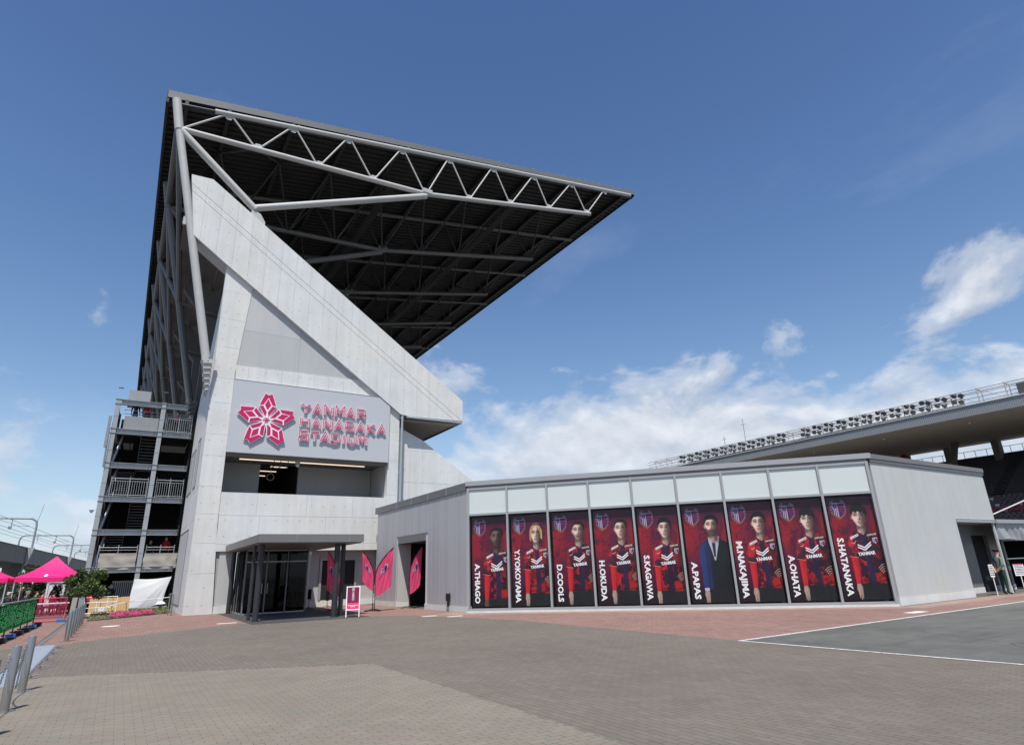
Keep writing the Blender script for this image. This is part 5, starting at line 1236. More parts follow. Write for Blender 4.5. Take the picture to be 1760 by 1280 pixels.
# ================================================================== PEOPLE
def person(label, loc, rotz=0.0, pose='stand', shirt='navy', trousers='navy', hairm='hair', cap=None, scale=1.0, group=None, arms='down', hands=True):
    """one skinned body (head, torso, limbs, fingers) coloured by the nearest limb, hair or cap as a child"""
    J = {}; E_ = []; Rr = []; names = []; tag_ = []
    def add(n, p, r, par=None, t='shirt'):
        J[n] = len(names); names.append(tuple(p)); Rr.append(r); tag_.append(t)
        if par: E_.append((J[par], J[n]))
    sit = pose == 'sit'; pz = 0.47 if sit else 0.95
    lean = 0.10 if pose == 'lean' else 0.0
    add('pelvis', (0, 0, pz), 0.135, None, 'trousers')
    add('belly', (0, 0.01+lean*0.4, pz+0.17), 0.125, 'pelvis'); add('chest', (0, 0.0+lean*0.8, pz+0.36), 0.140, 'belly'); add('collar', (0, 0.0+lean, pz+0.50), 0.085, 'chest')
    add('neck', (0, 0.01+lean, pz+0.57), 0.052, 'collar', 'skin'); add('jaw', (0, 0.03+lean*1.1, pz+0.635), 0.072, 'neck', 'skin'); add('skull', (0, 0.02+lean*1.1, pz+0.73), 0.088, 'jaw', 'skin'); add('crown', (0, 0.01+lean*1.1, pz+0.79), 0.06, 'skull', 'skin')
    add('nose', (0, 0.118+lean*1.1, pz+0.675), 0.014, 'jaw', 'skin')
    for s, n in ((-1, 'l'), (1, 'r')):
        add('sh'+n, (s*0.175, lean*0.9, pz+0.46), 0.062, 'collar')
        if arms == 'down': el, wr = (s*0.25, -0.02, pz+0.19), (s*0.255, 0.06, pz-0.04)
        elif arms == 'back': el, wr = (s*0.27, -0.10, pz+0.20), (s*0.11, -0.17, pz+0.02)
        elif arms == 'rail': el, wr = (s*0.26, 0.18, pz+0.22), (s*0.16, 0.38, pz+0.17)
        else: el, wr = (s*0.25, 0.03, pz+0.20), (s*0.13, 0.26, pz+0.12)
        add('el'+n, el, 0.046, 'sh'+n, 'shirt'); add('wr'+n, wr, 0.029, 'el'+n, 'skin')
        d = (Vector(wr)-Vector(el)).normalized(); sd = Vector((0, 1, 0)) if abs(d.y) < 0.7 else Vector((1, 0, 0))
        pm = Vector(wr)+d*0.075; add('pm'+n, pm, 0.034, 'wr'+n, 'skin')
        if hands:
            for q, (off, L) in enumerate(((-0.030, 0.075), (-0.010, 0.088), (0.011, 0.082), (0.031, 0.064))):
                k = pm+d*0.03+sd*off; add('k%s%d' % (n, q), k, 0.010, 'pm'+n, 'skin'); add('t%s%d' % (n, q), k+d*L*0.8+Vector((-s*0.02, 0, 0)), 0.008, 'k%s%d' % (n, q), 'skin')
            k = Vector(wr)+d*0.03+sd*0.045; add('th'+n, k, 0.011, 'wr'+n, 'skin'); add('tt'+n, k+d*0.045+sd*0.018, 0.009, 'th'+n, 'skin')
        add('hip'+n, (s*0.095, 0, pz-0.05), 0.098, 'pelvis', 'trousers')
        if sit: kn, an = (s*0.11, 0.43, pz+0.02), (s*0.11, 0.42, 0.09)
        else: kn, an = (s*0.105, 0.02, 0.51), (s*0.115, -0.01, 0.09)
        add('kn'+n, kn, 0.064, 'hip'+n, 'trousers'); add('an'+n, an, 0.045, 'kn'+n, 'trousers')
        add('toe'+n, (an[0]+s*0.02, an[1]+0.15, 0.035), 0.035, 'an'+n, 'shoe')
    me = bpy.data.meshes.new('body'); me.from_pydata(names, E_, [])
    o = bpy.data.objects.new('body', me); COL.objects.link(o)
    md = o.modifiers.new('skin', 'SKIN'); md.use_smooth_shade = True; o.modifiers.new('sub', 'SUBSURF').levels = 1
    for v, r in zip(me.skin_vertices[0].data, Rr): v.radius = (r, r)
    me.skin_vertices[0].data[0].use_root = True
    dg = bpy.context.evaluated_depsgraph_get(); ev = o.evaluated_get(dg).to_mesh()
    V = np.array([v.co[:] for v in ev.vertices]); F = [tuple(p.vertices) for p in ev.polygons]
    o.evaluated_get(dg).to_mesh_clear(); bpy.data.objects.remove(o); bpy.data.meshes.remove(me)
    V *= scale
    nm = bpy.data.meshes.new('person'); nm.from_pydata(V.tolist(), [], F)
    order = ['skin', 'shirt', 'trousers', 'shoe']
    for mm in (M['skin'], M[shirt], M[trousers], M['black']): nm.materials.append(mm)
    # each face takes the colour of the nearest bone
    A = np.array([names[a] for a, b in E_])*scale; B = np.array([names[b] for a, b in E_])*scale
    C_ = np.array([V[list(f)].mean(0) for f in F])
    AB = B-A; t = np.clip(((C_[:, None]-A)*AB).sum(-1)/((AB*AB).sum(-1)+1e-9), 0, 1)
    D = np.linalg.norm(C_[:, None]-(A+AB*t[..., None]), axis=-1)-np.array([min(Rr[a], Rr[b]) for a, b in E_])*scale*0.8
    bi = D.argmin(1); idx = []
    for i, b in enumerate(bi):
        a_, b_ = E_[b]; tg = tag_[b_] if t[i, b] > 0.35 else tag_[a_]
        idx.append(order.index(tg))
    nm.polygons.foreach_set('material_index', idx); nm.polygons.foreach_set('use_smooth', [True]*len(F)); nm.update()
    r = bpy.data.objects.new('person', nm); COL.objects.link(r); r.location = loc; r.rotation_euler = (0, 0, rotz)
    props(r, label, 'person', group); ORG[r.name] = Vector((0, 0, 0))
    hz = (pz+0.745)*scale; hy = (0.005+lean*1.1)*scale
    mb = MB()
    if cap:
        mb.lathe([(0.098*scale, -0.02), (0.102*scale, 0.01), (0.135*scale, 0.055), (0.12*scale, 0.075), (0.03, 0.085)], (0, hy, hz+0.015), 16)
        mb.prism([(-0.075*scale, hy+0.075*scale, hz+0.012), (0.075*scale, hy+0.075*scale, hz+0.012), (0.05*scale, hy+0.165*scale, hz-0.015), (-0.05*scale, hy+0.165*scale, hz-0.015)], (0, 0, 0.012))
        c = build(mb, 'cap', cap)
    else:
        mb.ball((0, hy-0.012, hz), 0.108*scale, 12, sq=(0.92, 1.0, 0.98)); mb.v = [(x, y, z) if not (y > hy+0.05*scale and z < hz+0.03*scale) else (x, hy+0.045*scale, z) for x, y, z in mb.v]
        c = build(mb, 'hair', hairm, smooth=True)
    c.parent = r; c.location = (0, 0, 0)
    mb = MB()
    for s in (-1, 1): mb.ball((s*0.033*scale, hy+0.082*scale, hz-0.03*scale), 0.011*scale, 8)
    e = build(mb, 'eyes', 'black'); e.parent = r; e.location = (0, 0, 0)
    return r

# ================================================================== FLAGS, A-BOARD, GATE on the right
def flag_print(seed):
    c = Canvas(120, 330, (0.97, 0.34, 0.53)); n = fbm(120, 330, 5, 3, seed)
    c.put(np.ones_like(c.U)*0.5, np.stack([0.95+0.05*n, 0.30+0.12*n, 0.50+0.10*n], -1))
    for q in range(5): c.put(c.ell(0.50+0.12*math.cos(q*1.257), 0.92+0.13*math.sin(q*1.257), 0.10, 0.13, 0.3), (0.90, 0.88, 0.93))
    crest(c, 0.50, 0.95, 0.42)
    rng = np.random.default_rng(5)
    x = 0.20
    for q in range(9):                                              # the violet script under the badge, too small to read in the photo
        c.put(c.line([(x, 1.38-0.22*(x-0.2)), (x+0.035, 1.27-0.22*(x-0.2)), (x+0.06, 1.37-0.22*(x-0.2))], 0.030, 0.010), (0.45, 0.28, 0.62)); x += 0.068
    return c.image('flag_print')
FLAG_MAT = image_mat('flag_print', flag_print(9), 0.6, 0.2, 0.5)
def feather_flag(loc, w, H, label, zb=1.45, low=0.62, lowo=1.05, yaw=0.0):
    """upright pole that bends over at the top; the cloth hangs between the pole and its free edge (w < 0: bends the other way)"""
    root = thing('feather_flag', loc, label, 'flag', 'pink feather flags in front of the stand')
    x, y, _ = loc; d = Vector((math.cos(yaw), math.sin(yaw), 0)); nv = Vector((-d.y, d.x, 0))
    off = lambda z: w*(max(0, z-zb)/(H-zb))**1.9
    zs = [0.12+(H-0.12)*k/20 for k in range(21)]
    pts = [(x+d.x*off(z), y+d.y*off(z), z) for z in zs]
    mb = MB(); mb.path(pts[:8], 0.016, 8); build(mb, 'pole', 'black', root, smooth=True)
    mb = MB(); mb.path([(p[0]-d.x*0.01*(1 if w > 0 else -1), p[1], p[2]+0.01) for p in pts[5:]], 0.021, 8); build(mb, 'pole_sleeve', 'matte_black', root, smooth=True)
    def cloth(u, v):
        top = zb+(H-zb)*u**(1/1.9); bot = low+(lowo-low)*u-0.06*math.sin(math.pi*u)
        z = bot+(top-bot)*v; o = w*u*(1-0.10*(1-v)*u)
        fold = 0.030*math.sin(9*u+6*v+loc[0]*3)*u+0.018*math.sin(21*u-11*v)*min(1, 3*u)
        return (x+d.x*o+nv.x*fold, y+d.y*o+nv.y*fold, z)
    mb = MB(); mb.grid(cloth, 16, 34); build(mb, 'flag_cloth', FLAG_MAT, root, smooth=True)
    mb = MB()
    for k in range(4):
        a = yaw+0.5+k*math.pi/2; mb.bar((x, y, 0.10), (x+0.48*math.cos(a), y+0.48*math.sin(a), 0.015), 0.03, 0.02)
    mb.tube((x, y, 0.02), (x, y, 0.35), 0.022, 8); build(mb, 'base', 'black', root)
    return root
feather_flag((10.00, 27.97, 0), -0.56, 2.62, 'left of two pink feather flags leaning apart beside the white A-board', yaw=-0.25, low=0.85, lowo=1.35)
feather_flag((10.06, 27.90, 0), 0.80, 2.76, 'right of two pink feather flags leaning apart beside the white A-board', yaw=-0.25)
feather_flag((11.96, 28.38, 0), 0.58, 2.84, 'single pink feather flag standing before the dark doorway of the pavilion', yaw=-0.30)
feather_flag((9.02, 30.42, 0), -0.50, 2.72, 'left of the two pink feather flags behind the black canopy columns', yaw=-0.2)
feather_flag((9.08, 30.35, 0), 0.22, 2.40, 'right of the two pink feather flags behind the black canopy columns', yaw=-0.2)
# A-board
ab = thing('sign_board', (8.18, 25.2, 0), 'white framed A-board with maroon and pink notice beside the canopy', 'sign board')
ax0, ax1, ay = 7.93, 8.43, 25.2
dxa = Vector((0.96, -0.28, 0)); c0 = Vector((8.18, 25.2, 0)); nA = Vector((-0.28, -0.96, 0))
def abp(u, n, z): p = c0+dxa*u+nA*(n+0.10-0.20*z/1.16); return (p.x, p.y, z)
def abox(mb, u0, u1, n0, n1, z0, z1):
    mb.hexa([abp(u0, n0, z0), abp(u1, n0, z0), abp(u1, n1, z0), abp(u0, n1, z0), abp(u0, n0, z1), abp(u1, n0, z1), abp(u1, n1, z1), abp(u0, n1, z1)])
mb = MB(); abox(mb, -0.27, -0.235, -0.02, 0.015, 0, 1.16); abox(mb, 0.235, 0.27, -0.02, 0.015, 0, 1.16); abox(mb, -0.235, 0.235, -0.02, 0.015, 1.125, 1.16); abox(mb, -0.235, 0.235, -0.02, 0.015, 0.26, 0.295); build(mb, 'frame', 'signwhite', ab)
mb = MB(); abox(mb, -0.233, 0.233, -0.01, 0.002, 0.53, 1.123); build(mb, 'maroon_panel', 'maroon', ab)
mb = MB(); abox(mb, -0.233, 0.233, -0.01, 0.002, 0.297, 0.528); build(mb, 'pink_panel', 'hotpink', ab)
for q, ch in enumerate('関係者受付'):
    V, Fc = text_verts(ch, 0.105, 0.001)
    if len(Fc) == 0: continue
    mb = MB(); mb.raw([abp(v.x, 0.004, 1.04-q*0.098+v.y) for v in V], Fc); build(mb, 'lettering', 'line', ab)
for q, (w, zz) in enumerate(((0.19, 0.435), (0.09, 0.39))):
    mb = MB(); u = -w
    while u < w-0.01:
        l = random.uniform(0.012, 0.022); abox(mb, u, u+l, 0.003, 0.005, zz-0.012, zz+0.014); u += l+0.006
    build(mb, 'small_print', 'signwhite', ab)
mb = MB()
for u in (-0.25, 0.25):
    a = Vector(abp(u, -0.02, 1.13)); b = Vector(abp(u, -0.55, 0.0)); mb.bar(a, b, 0.03, 0.02)
build(mb, 'rear_leg', 'alu', ab)
# small stands under the canopy
def little_stand(x, y, h, label):
    r = thing('notice_stand', (x, y, 0), label, 'stand')
    mb = MB(); mb.tube((x, y, 0.05), (x, y, h-0.4), 0.015, 6); build(mb, 'pole', 'black', r)
    mb = MB()
    for k in range(3): mb.bar((x, y, 0.12), (x+0.25*math.cos(k*2.1+0.4), y+0.25*math.sin(k*2.1+0.4), 0.01), 0.02, 0.015)
    build(mb, 'tripod_leg', 'black', r)
    mb = MB(); mb.obox((x, y, h-0.22), (0.06, -0.10, 0), (0.01, 0.006, 0), (0, 0, 0.24)); build(mb, 'panel', 'black', r)
little_stand(8.42, 33.0, 0.95, 'small black notice on a tripod beside the canopy wall')
little_stand(9.6, 33.9, 0.8, 'low black folding stand in front of the recess window')

# gate on the right: tarpaulin awning, black boxing that darkens the opening, guard and two placards
gate = thing('gate_awning', (34.5, 11.6, 0), 'grey tarpaulin awning over a dark gate right of the pavilion', 'awning')
mb = MB(); mb.grid(lambda u, v: (32.35+u*5.6, 11.35+0.06*math.sin(u*21+3*v+2*math.sin(u*9))*(1-v)+0.02*math.sin(u*57+5*v), 2.16+v*0.72+0.03*math.sin(u*9)*(1-v)), 90, 8); build(mb, 'tarpaulin', 'grey_tarp', gate, smooth=True)
mb = MB(); mb.prism([(32.30, 11.25, 2.86), (38, 11.25, 2.90), (38, 11.25, 3.06), (32.30, 11.25, 3.02)], (0, 0.12, 0)); build(mb, 'top_roll', 'grey_tarp', gate)
for x in (32.75, 36.6): one(lambda b: b.tube((x, 11.5, 0), (x, 11.5, 2.95), 0.05, 8), 'post', 'black', gate)
mb = MB(); mb.box((32.4, 14.5, 0), (40, 14.6, 2.9)); mb.box((38, 11.5, 0), (38.1, 14.5, 2.9)); mb.box((32.35, 12.6, 0), (32.42, 14.5, 2.9)); mb.box((32.4, 11.5, 2.9), (38, 14.5, 2.95)); build(mb, 'dark_boxing', 'matte_black', gate)  # black boxing added to keep the gate opening dark
mb = MB(); mb.tube((33.2, 11.6, 1.35), (38, 11.6, 1.35), 0.025, 6); mb.tube((32.8, 11.45, 2.14), (38, 11.45, 2.17), 0.03, 6); build(mb, 'gate_bar', 'galv_dark', gate)
mb = MB(); mb.tube((32.4, 12.0, 3.0), (48, 10.2, 6.5), 0.03, 6); build(mb, 'stay_rope', 'line', at=(40, 11, 4.8), label='thin pale rope rising from the awning towards the right', cat='rope')
guard = person('person in dark peaked cap and grey-green uniform standing beside the dark doorway', (30.55, 10.98, 0), rotz=math.radians(-120), shirt='uniform', trousers='uniform_dark', cap='navy', arms='back', scale=0.985)
mb = MB(); mb.lathe([(0.150, -0.02), (0.150, 0.02)], (0, 0.0, 0.985), 16)
b_ = build(mb, 'belt', 'line'); b_.parent = guard; b_.location = (0, 0, 0); b_.scale = (1.0, 0.92, 1)
mb = MB(); mb.bar((-0.13, 0.125, 1.36), (0.12, 0.135, 1.06), 0.03, 0.01, up=(0, 1, 0)); b_ = build(mb, 'strap', 'navy'); b_.parent = guard; b_.location = (0, 0, 0)
def placard(x, y, w, z0, z1, label, shape_dir, dark):
    r = thing('placard', (x, y, 0), label, 'sign')
    d = Vector(shape_dir).normalized(); n = Vector((d.y, -d.x, 0))
    mb = MB(); mb.tube((x, y, 0), (x, y, z0+0.02), 0.018, 8); build(mb, 'pole', 'white_pvc', r)
    mb = MB(); mb.obox((x, y, (z0+z1)/2), d*(w/2), n*0.012, (0, 0, (z1-z0)/2)); build(mb, 'board', 'signwhite', r)
    # rows of dark print, too small to read
    mb = MB(); rows = 6
    for q in range(rows):
        zz = z1-0.05-(z1-z0-0.08)*q/rows; u = -w*0.40
        while u < w*0.36:
            l = w*random.uniform(0.06, 0.14); c = Vector((x, y, zz-0.02))+d*(u+l/2)+n*0.0145; mb.obox(c, d*(l/2), n*0.001, (0, 0, 0.016)); u += l+w*0.035
    build(mb, 'print', dark, r)
    return r
placard(29.72, 11.0, 0.17, 0.70, 1.18, 'narrow white placard on a pole in front of the dark doorway', (0.85, -0.5, 0), 'col_dark')
r = placard(31.34, 10.62, 0.40, 0.70, 1.16, 'square white placard with dark print on a pole right of the guard', (0.80, -0.6, 0), 'col_dark')
d = Vector((0.8, -0.6, 0)); n = Vector((d.y, -d.x, 0)); mb = MB(); mb.obox(Vector((31.34, 10.62, 1.145))+n*0.0145, d*0.19, n*0.0015, (0, 0, 0.014)); build(mb, 'red_header', 'magenta', r)

# ================================================================== STAIR TOWER
tw = thing('stair_tower', (0.6, 45.0, 0), 'grey steel open stair tower with dark landings beside the white pier', 'stair tower')
TYF, TYB = 43.0, 47.2
TXS = [-1.56, 0.90, 2.68]
LV = [2.47, 4.57, 6.50, 8.50, 10.60, 12.45]
for x in TXS[:2]:
    for yy in (TYF, TYB):
        mb = MB(); mb.box((x-0.125, yy-0.125, 0), (x+0.125, yy+0.125, 12.5))
        cl_ = build(mb, 'column', 'galv' if yy == TYF else 'interior', tw)  # rear columns near black, the shade inside the tower put into the colour
        if yy == TYF:
            for z in LV:
                for zz in (z-0.012, z-0.31): one(lambda b: b.box((x-0.16, yy-0.16, zz), (x+0.16, yy+0.16, zz+0.024)), 'diaphragm_plate', 'galv_dark', cl_)
                one(lambda b: b.box((x-0.135, yy-0.135, z+0.75), (x+0.135, yy+0.135, z+0.76)), 'splice_seam', 'galv_dark', cl_)
for z in LV:
    for (x0, x1) in ((TXS[0]+0.16, TXS[1]-0.16), (TXS[1]+0.16, TXS[2]+(0 if z < 12 else -0.4))):
        mb = MB(); mb.box((x0, TYF-0.02, z-0.30), (x1, TYF+0.02, z)); mb.box((x0, TYF-0.14, z-0.012), (x1, TYF+0.14, z+0.012)); mb.box((x0, TYF-0.14, z-0.31), (x1, TYF+0.14, z-0.288))
        for q in (0.12, 0.88): mb.box((x0+(x1-x0)*q-0.01, TYF-0.13, z-0.288), (x0+(x1-x0)*q+0.01, TYF+0.13, z-0.012))
        bm_ = build(mb, 'beam', 'galv', tw)
        bl = MB(); xm = (x0+x1)/2
        for q in range(5):
            for zz in (z-0.24, z-0.06): bl.box((xm-0.2+q*0.1-0.015, TYF-0.045, zz-0.014), (xm-0.2+q*0.1+0.015, TYF-0.02, zz+0.014))
        build(bl, 'bolts', 'alu_dark', bm_)
    mb = MB()
    mb.box((TXS[0]-0.05, TYF+0.15, z-0.30), (TXS[0]+0.05, TYB-0.15, z)); build(mb, 'side_beam', 'galv', tw)
for z in LV[:5]:
    mb = MB(); mb.box((TXS[0]+0.16, TYF+0.16, z-0.06), (TXS[2], TYF+1.5 if z in (4.57, 8.5) else TYB, z+0.02)); build(mb, 'landing', 'col_dark', tw)  # landings near black, the tower's inner shade put into the colour
mb = MB(); mb.box((TXS[0]+0.2, TYB+0.2, 0), (TXS[2]+0.5, TYB+0.3, 12.2)); mb.box((TXS[2]+0.02, TYF+0.4, 0.0), (TXS[2]+0.09, TYB, 10.4)); build(mb, 'back_shade_panel', 'interior', tw)  # black sheets added for the shade inside the tower
mb = MB(); mb.box((TXS[0]+0.17, TYF+1.6, 0), (TXS[0]+0.22, TYB, 10.4)); build(mb, 'side_shade_panel', 'col_dark', tw)  # dark sheet added for the same inner shade
def rail(x0, x1, z, y, bal=True):
    r = MB(); r.tube((x0, y, z+1.1), (x1, y, z+1.1), 0.025, 6); r.tube((x0, y, z+0.12), (x1, y, z+0.12), 0.018, 6); r.tube((x0, y, z+0.95), (x1, y, z+0.95), 0.014, 6)
    for x in (x0, (x0+x1)/2, x1): r.tube((x, y, z), (x, y, z+1.25), 0.022, 6)
    rr = build(r, 'railing', 'galv', tw)
    if bal:
        x = x0+0.1; b = MB(); b.tube((0, 0, 0.12), (0, 0, 0.95), 0.012, 6); pb = None
        while x < x1:
            if pb is None:
                q = MB(); q.tube((x, y, z+0.12), (x, y, z+0.95), 0.012, 6); pb = build(q, 'baluster', 'galv', rr); px_ = x
            else:
                c = pb.copy(); COL.objects.link(c); c.parent = rr; c.location = (pb.location.x+x-px_, pb.location.y, pb.location.z)
            x += 0.125
for z in (6.5,):
    rail(TXS[0]+0.35, TXS[1]-0.2, z, TYF+0.10); rail(TXS[1]+0.25, TXS[2]-0.05, z, TYF+0.10)
rail(TXS[1]+0.25, TXS[2]-0.05, 10.6, TYF+0.10)
for z in (2.47,): rail(TXS[0]+0.35, TXS[1]-0.2, z, TYF+0.10, False); rail(TXS[1]+0.25, TXS[2]-0.05, z, TYF+0.10, False)
mb = MB(); mb.box((TXS[0]+0.45, TYF+0.08, 10.63), (TXS[1]-0.16, TYF+0.11, 11.48)); build(mb, 'parapet_panel', 'galv_dark', tw)
for (x0, x1) in ((TXS[0]+0.35, TXS[1]-0.2), (TXS[1]+0.25, TXS[2]-0.05)):
    one(lambda b: (b.tube((x0, TYF+0.14, 11.62), (x1, TYF+0.14, 11.62), 0.02, 6), b.tube((x0, TYF+0.14, 11.85), (x1, TYF+0.14, 11.85), 0.02, 6)), 'top_rail', 'galv', tw)
# flights
for k, z in enumerate(LV[:5]):
    z1 = LV[k+1] if k < 4 else 11.3
    f = MB(); n = 12; ya, yb = (TYF+1.6, TYB-0.3) if k % 2 == 0 else (TYB-0.3, TYF+1.6); xa = TXS[0]+0.5+(0.0 if k % 2 == 0 else 1.0)
    for q in range(n):
        y = ya+(yb-ya)*q/n; zz = z+(z1-z)*(q+1)/n; f.box((xa, y, zz-0.03), (xa+0.95, y+(yb-ya)/n, zz))
    f.bar((xa, ya, z), (xa, yb, z1), 0.03, 0.22); f.bar((xa+0.95, ya, z), (xa+0.95, yb, z1), 0.03, 0.22)
    f.bar((xa, ya, z+0.95), (xa, yb, z1+0.95), 0.04, 0.04)
    build(f, 'stair_flight', 'galv_dark', tw)
mb = MB(); mb.box((-1.0, 45.6, 11.2), (1.2, 46.9, 11.32)); build(mb, 'upper_landing', 'galv_dark', tw)
for a, b in ((2.47, 4.4), (6.5, 8.3), (4.6, 6.3), (8.6, 10.4)):
    one(lambda q: q.bar((TXS[0]+0.22, TYF+0.5, a), (TXS[0]+0.5, TYF+1.4, b), 0.10, 0.10), 'diagonal_brace', 'galv', tw)
un = MB(); un.box((-1.15, 45.0, 12.75), (0.10, 46.2, 13.68)); unb = build(un, 'plant_cabinet', 'galv', at=(-0.5, 45.6, 12.75), label='plain grey metal cabinet on top of the stair tower', cat='cabinet')
mb = MB(); mb.tube((TXS[0]-0.18, TYF-0.2, 8.2), (TXS[0]-0.22, TYF-0.25, 10.6), 0.05, 8); mb.box((TXS[0]-0.35, TYF-0.3, 9.4), (TXS[0]-0.2, TYF-0.1, 11.3)); build(mb, 'downpipe', 'galv_dark', tw)
mb = MB(); mb.lathe([(0.03, 0), (0.13, 0.16), (0.14, 0.18)], (TXS[0]-0.34, TYF-0.1, 5.5), 12); build(mb, 'loudspeaker', 'line', tw)
# people on the top landing
person('person in black top and trousers on the top landing, left of the pair', (-0.62, 45.7, 11.32), rotz=math.radians(200), shirt='navy', trousers='navy')
person('person in red jersey on the top landing beside the middle column', (0.05, 45.75, 11.32), rotz=math.radians(170), shirt='red', trousers='navy')
person('person in magenta jersey leaning on the top right railing of the tower', (1.72, 43.50, 10.63), rotz=math.radians(185), pose='lean', shirt='magenta', trousers='navy', arms='rail', scale=0.80)
person('person in dark clothes with red sleeves behind the right beige tarpaulin', (2.2, 43.9, 2.49), rotz=math.radians(150), shirt='red', trousers='navy')
person('person in black seen above the right beige tarpaulin beside the middle column', (1.35, 44.0, 2.3), rotz=math.radians(210), shirt='navy', trousers='navy')
# beige tarpaulins
def tarp(x0, x1, z0, z1, y, label):
    mb = MB(); mb.grid(lambda u, v: (x0+u*(x1-x0)+0.02*math.sin(9*v), y-0.04*math.sin(u*11+v*3)*(1-v)-0.03*mnoise.noise((u*4+x0, v*3, 1)), z0+v*(z1-z0)-0.05*math.sin(math.pi*u)*(1-v)), 34, 12)
    build(mb, 'tarpaulin', 'beige_tarp', at=((x0+x1)/2, y, z0), smooth=True, label=label, cat='tarpaulin', group='beige tarpaulins on the tower railings')
tarp(TXS[0]+0.42, TXS[1]-0.20, 2.36, 3.24, TYF-0.10, 'left beige tarpaulin tied over a tower railing')
tarp(TXS[1]+0.18, TXS[2]+0.15, 2.36, 3.22, TYF-0.10, 'right beige tarpaulin tied over a tower railing')
# white sheet
TL, TR, BR_, BL = Vector((0.78, 42.3, 1.78)), Vector((2.66, 42.3, 1.86)), Vector((2.36, 42.25, 0.40)), Vector((0.62, 42.2, 0.12))
def sheet(u, v):
    p = (BL*(1-u)+BR_*u)*(1-v)+(TL*(1-u)+TR*u)*v
    d = ((u-1)**2+(v-1)**2)**0.5; ang = math.atan2(1-v, 1-u+1e-6)
    return (p.x-0.10*math.sin(math.pi*v)*(u > 0.5)*(u-0.5), p.y-0.016*math.sin(ang*17+2*math.sin(ang*5))*d*(0.4+mnoise.noise((ang*3, d, 2)))-0.10*math.sin(math.pi*u)*math.sin(math.pi*v), p.z-0.07*math.sin(math.pi*u))
mb = MB(); mb.grid(sheet, 40, 30); build(mb, 'cloth_sheet', 'white_cloth', at=(1.5, 42.3, 0.1), smooth=True, label='white cloth sheet stretched by its corners at the foot of the stair tower', cat='sheet')
mb = MB(); mb.box((1.3, 42.6, 0), (2.15, 43.1, 0.35)); build(mb, 'storage_crate', 'greenbin', at=(1.7, 42.8, 0), label='dark green crate behind the white sheet', cat='crate')
mb = MB(); mb.box((2.2, 42.5, 0), (2.62, 43.0, 0.55)); mb.box((2.2, 42.46, 0.5), (2.62, 42.5, 0.56)); build(mb, 'storage_bin', 'greenbin', at=(2.4, 42.8, 0), label='taller dark green bin between the white sheet and the pier', cat='bin')

# ================================================================== BOLLARDS, FENCES, PLANTING on the left
BX = -1.06
def bollard(loc, label, chain_to=None):
    x, y, _ = loc
    r = thing('bollard', loc, label, 'bollard', 'stainless bollards in a row')
    mb = MB(); mb.lathe([(0.057, 0.0), (0.057, 0.80), (0.050, 0.815), (0.0, 0.818)], (x, y, 0), 20); build(mb, 'post', 'steel', r, smooth=True)
    mb = MB(); mb.lathe([(0.13, 0.0), (0.13, 0.006), (0.06, 0.010)], (x, y, 0), 20); build(mb, 'base_plate', 'steel', r)
    mb = MB(); mb.tube((x-0.07, y, 0.70), (x+0.0, y, 0.70), 0.012, 6); build(mb, 'chain_hook', 'steel', r)
    return r
def chain(p0, p1, sag, label, m='chain'):
    mb = MB(); n = 40; pr = None; p0, p1 = Vector(p0), Vector(p1)
    for k in range(n+1):
        t = k/n; p = p0.lerp(p1, t)-Vector((0, 0, sag*4*t*(1-t)))
        if pr is not None:
            d = (p-pr); a = d.normalized(); s = a.orthogonal().normalized() if k % 2 else a.cross(a.orthogonal().normalized())
            for sg in (-1, 1): mb.tube(pr-a*0.004+s*0.010*sg, p+a*0.004+s*0.010*sg, 0.0045, 5)
            mb.tube(pr-s*0.012, pr+s*0.012, 0.0045, 5); mb.tube(p-s*0.012, p+s*0.012, 0.0045, 5)
        pr = p
    build(mb, 'chain', m, at=tuple((p0+p1)/2), label=label, cat='chain', group='chains between the bollards')
near = [9.48, 11.33, 13.18]
bollard((BX, 9.48, 0), 'stainless bollard cut off by the left edge of the picture, nearest of all')
bollard((BX, 11.33, 0), 'tall bright stainless bollard nearest the camera at the left edge')
bollard((BX, 13.18, 0), 'stainless bollard beside the near end of the pale steel ground plate')
chain((BX-0.06, 9.48, 0.70), (BX-0.06, 11.33, 0.70), 0.42, 'steel chain hanging from the nearest bollard out of the picture')
chain((BX-0.06, 11.33, 0.70), (BX-0.06, 13.18, 0.70), 0.42, 'steel chain sagging between the two nearest bollards')
chain((BX-0.06, 13.18, 0.70), (BX-0.09, 13.25, 0.04), -0.02, 'steel chain hanging straight down the second bollard')
rowy = [23.29, 24.85, 26.4, 28.0, 29.55, 31.1, 32.65]
ordn = ['first', 'second', 'third', 'fourth', 'fifth', 'sixth', 'farthest']
pr_b = bollard((BX, rowy[0], 0), 'stainless bollard, %s of the far row beyond the ground plate' % ordn[0])
for k in range(1, 7): copy_tree(pr_b, loc=(BX, rowy[k], 0), label='stainless bollard, %s of the far row beyond the ground plate' % ordn[k])
for k in range(6): chain((BX-0.06, rowy[k], 0.70), (BX-0.06, rowy[k+1], 0.70), 0.35, 'steel chain, %s of the far row of bollards' % ordn[k])
for k, y in enumerate((14.85, 16.40, 17.95, 19.45, 21.05)):
    r = thing('bollard_socket', (BX-0.05, y, 0), 'steel ground socket beside the plate, %s from the camera' % ordn[k], 'socket', 'empty bollard sockets in the paving')
    mb = MB(); mb.lathe([(0.13, 0.0), (0.13, 0.007), (0.05, 0.012)], (BX-0.05, y, 0), 18); build(mb, 'plate', 'steel', r)
    mb = MB(); mb.ball((BX-0.05, y, 0.03), 0.035, 8); mb.tube((BX-0.05, y, 0.03), (BX+0.06, y+0.03, 0.05), 0.012, 6); build(mb, 'lid_knob', 'steel', r)

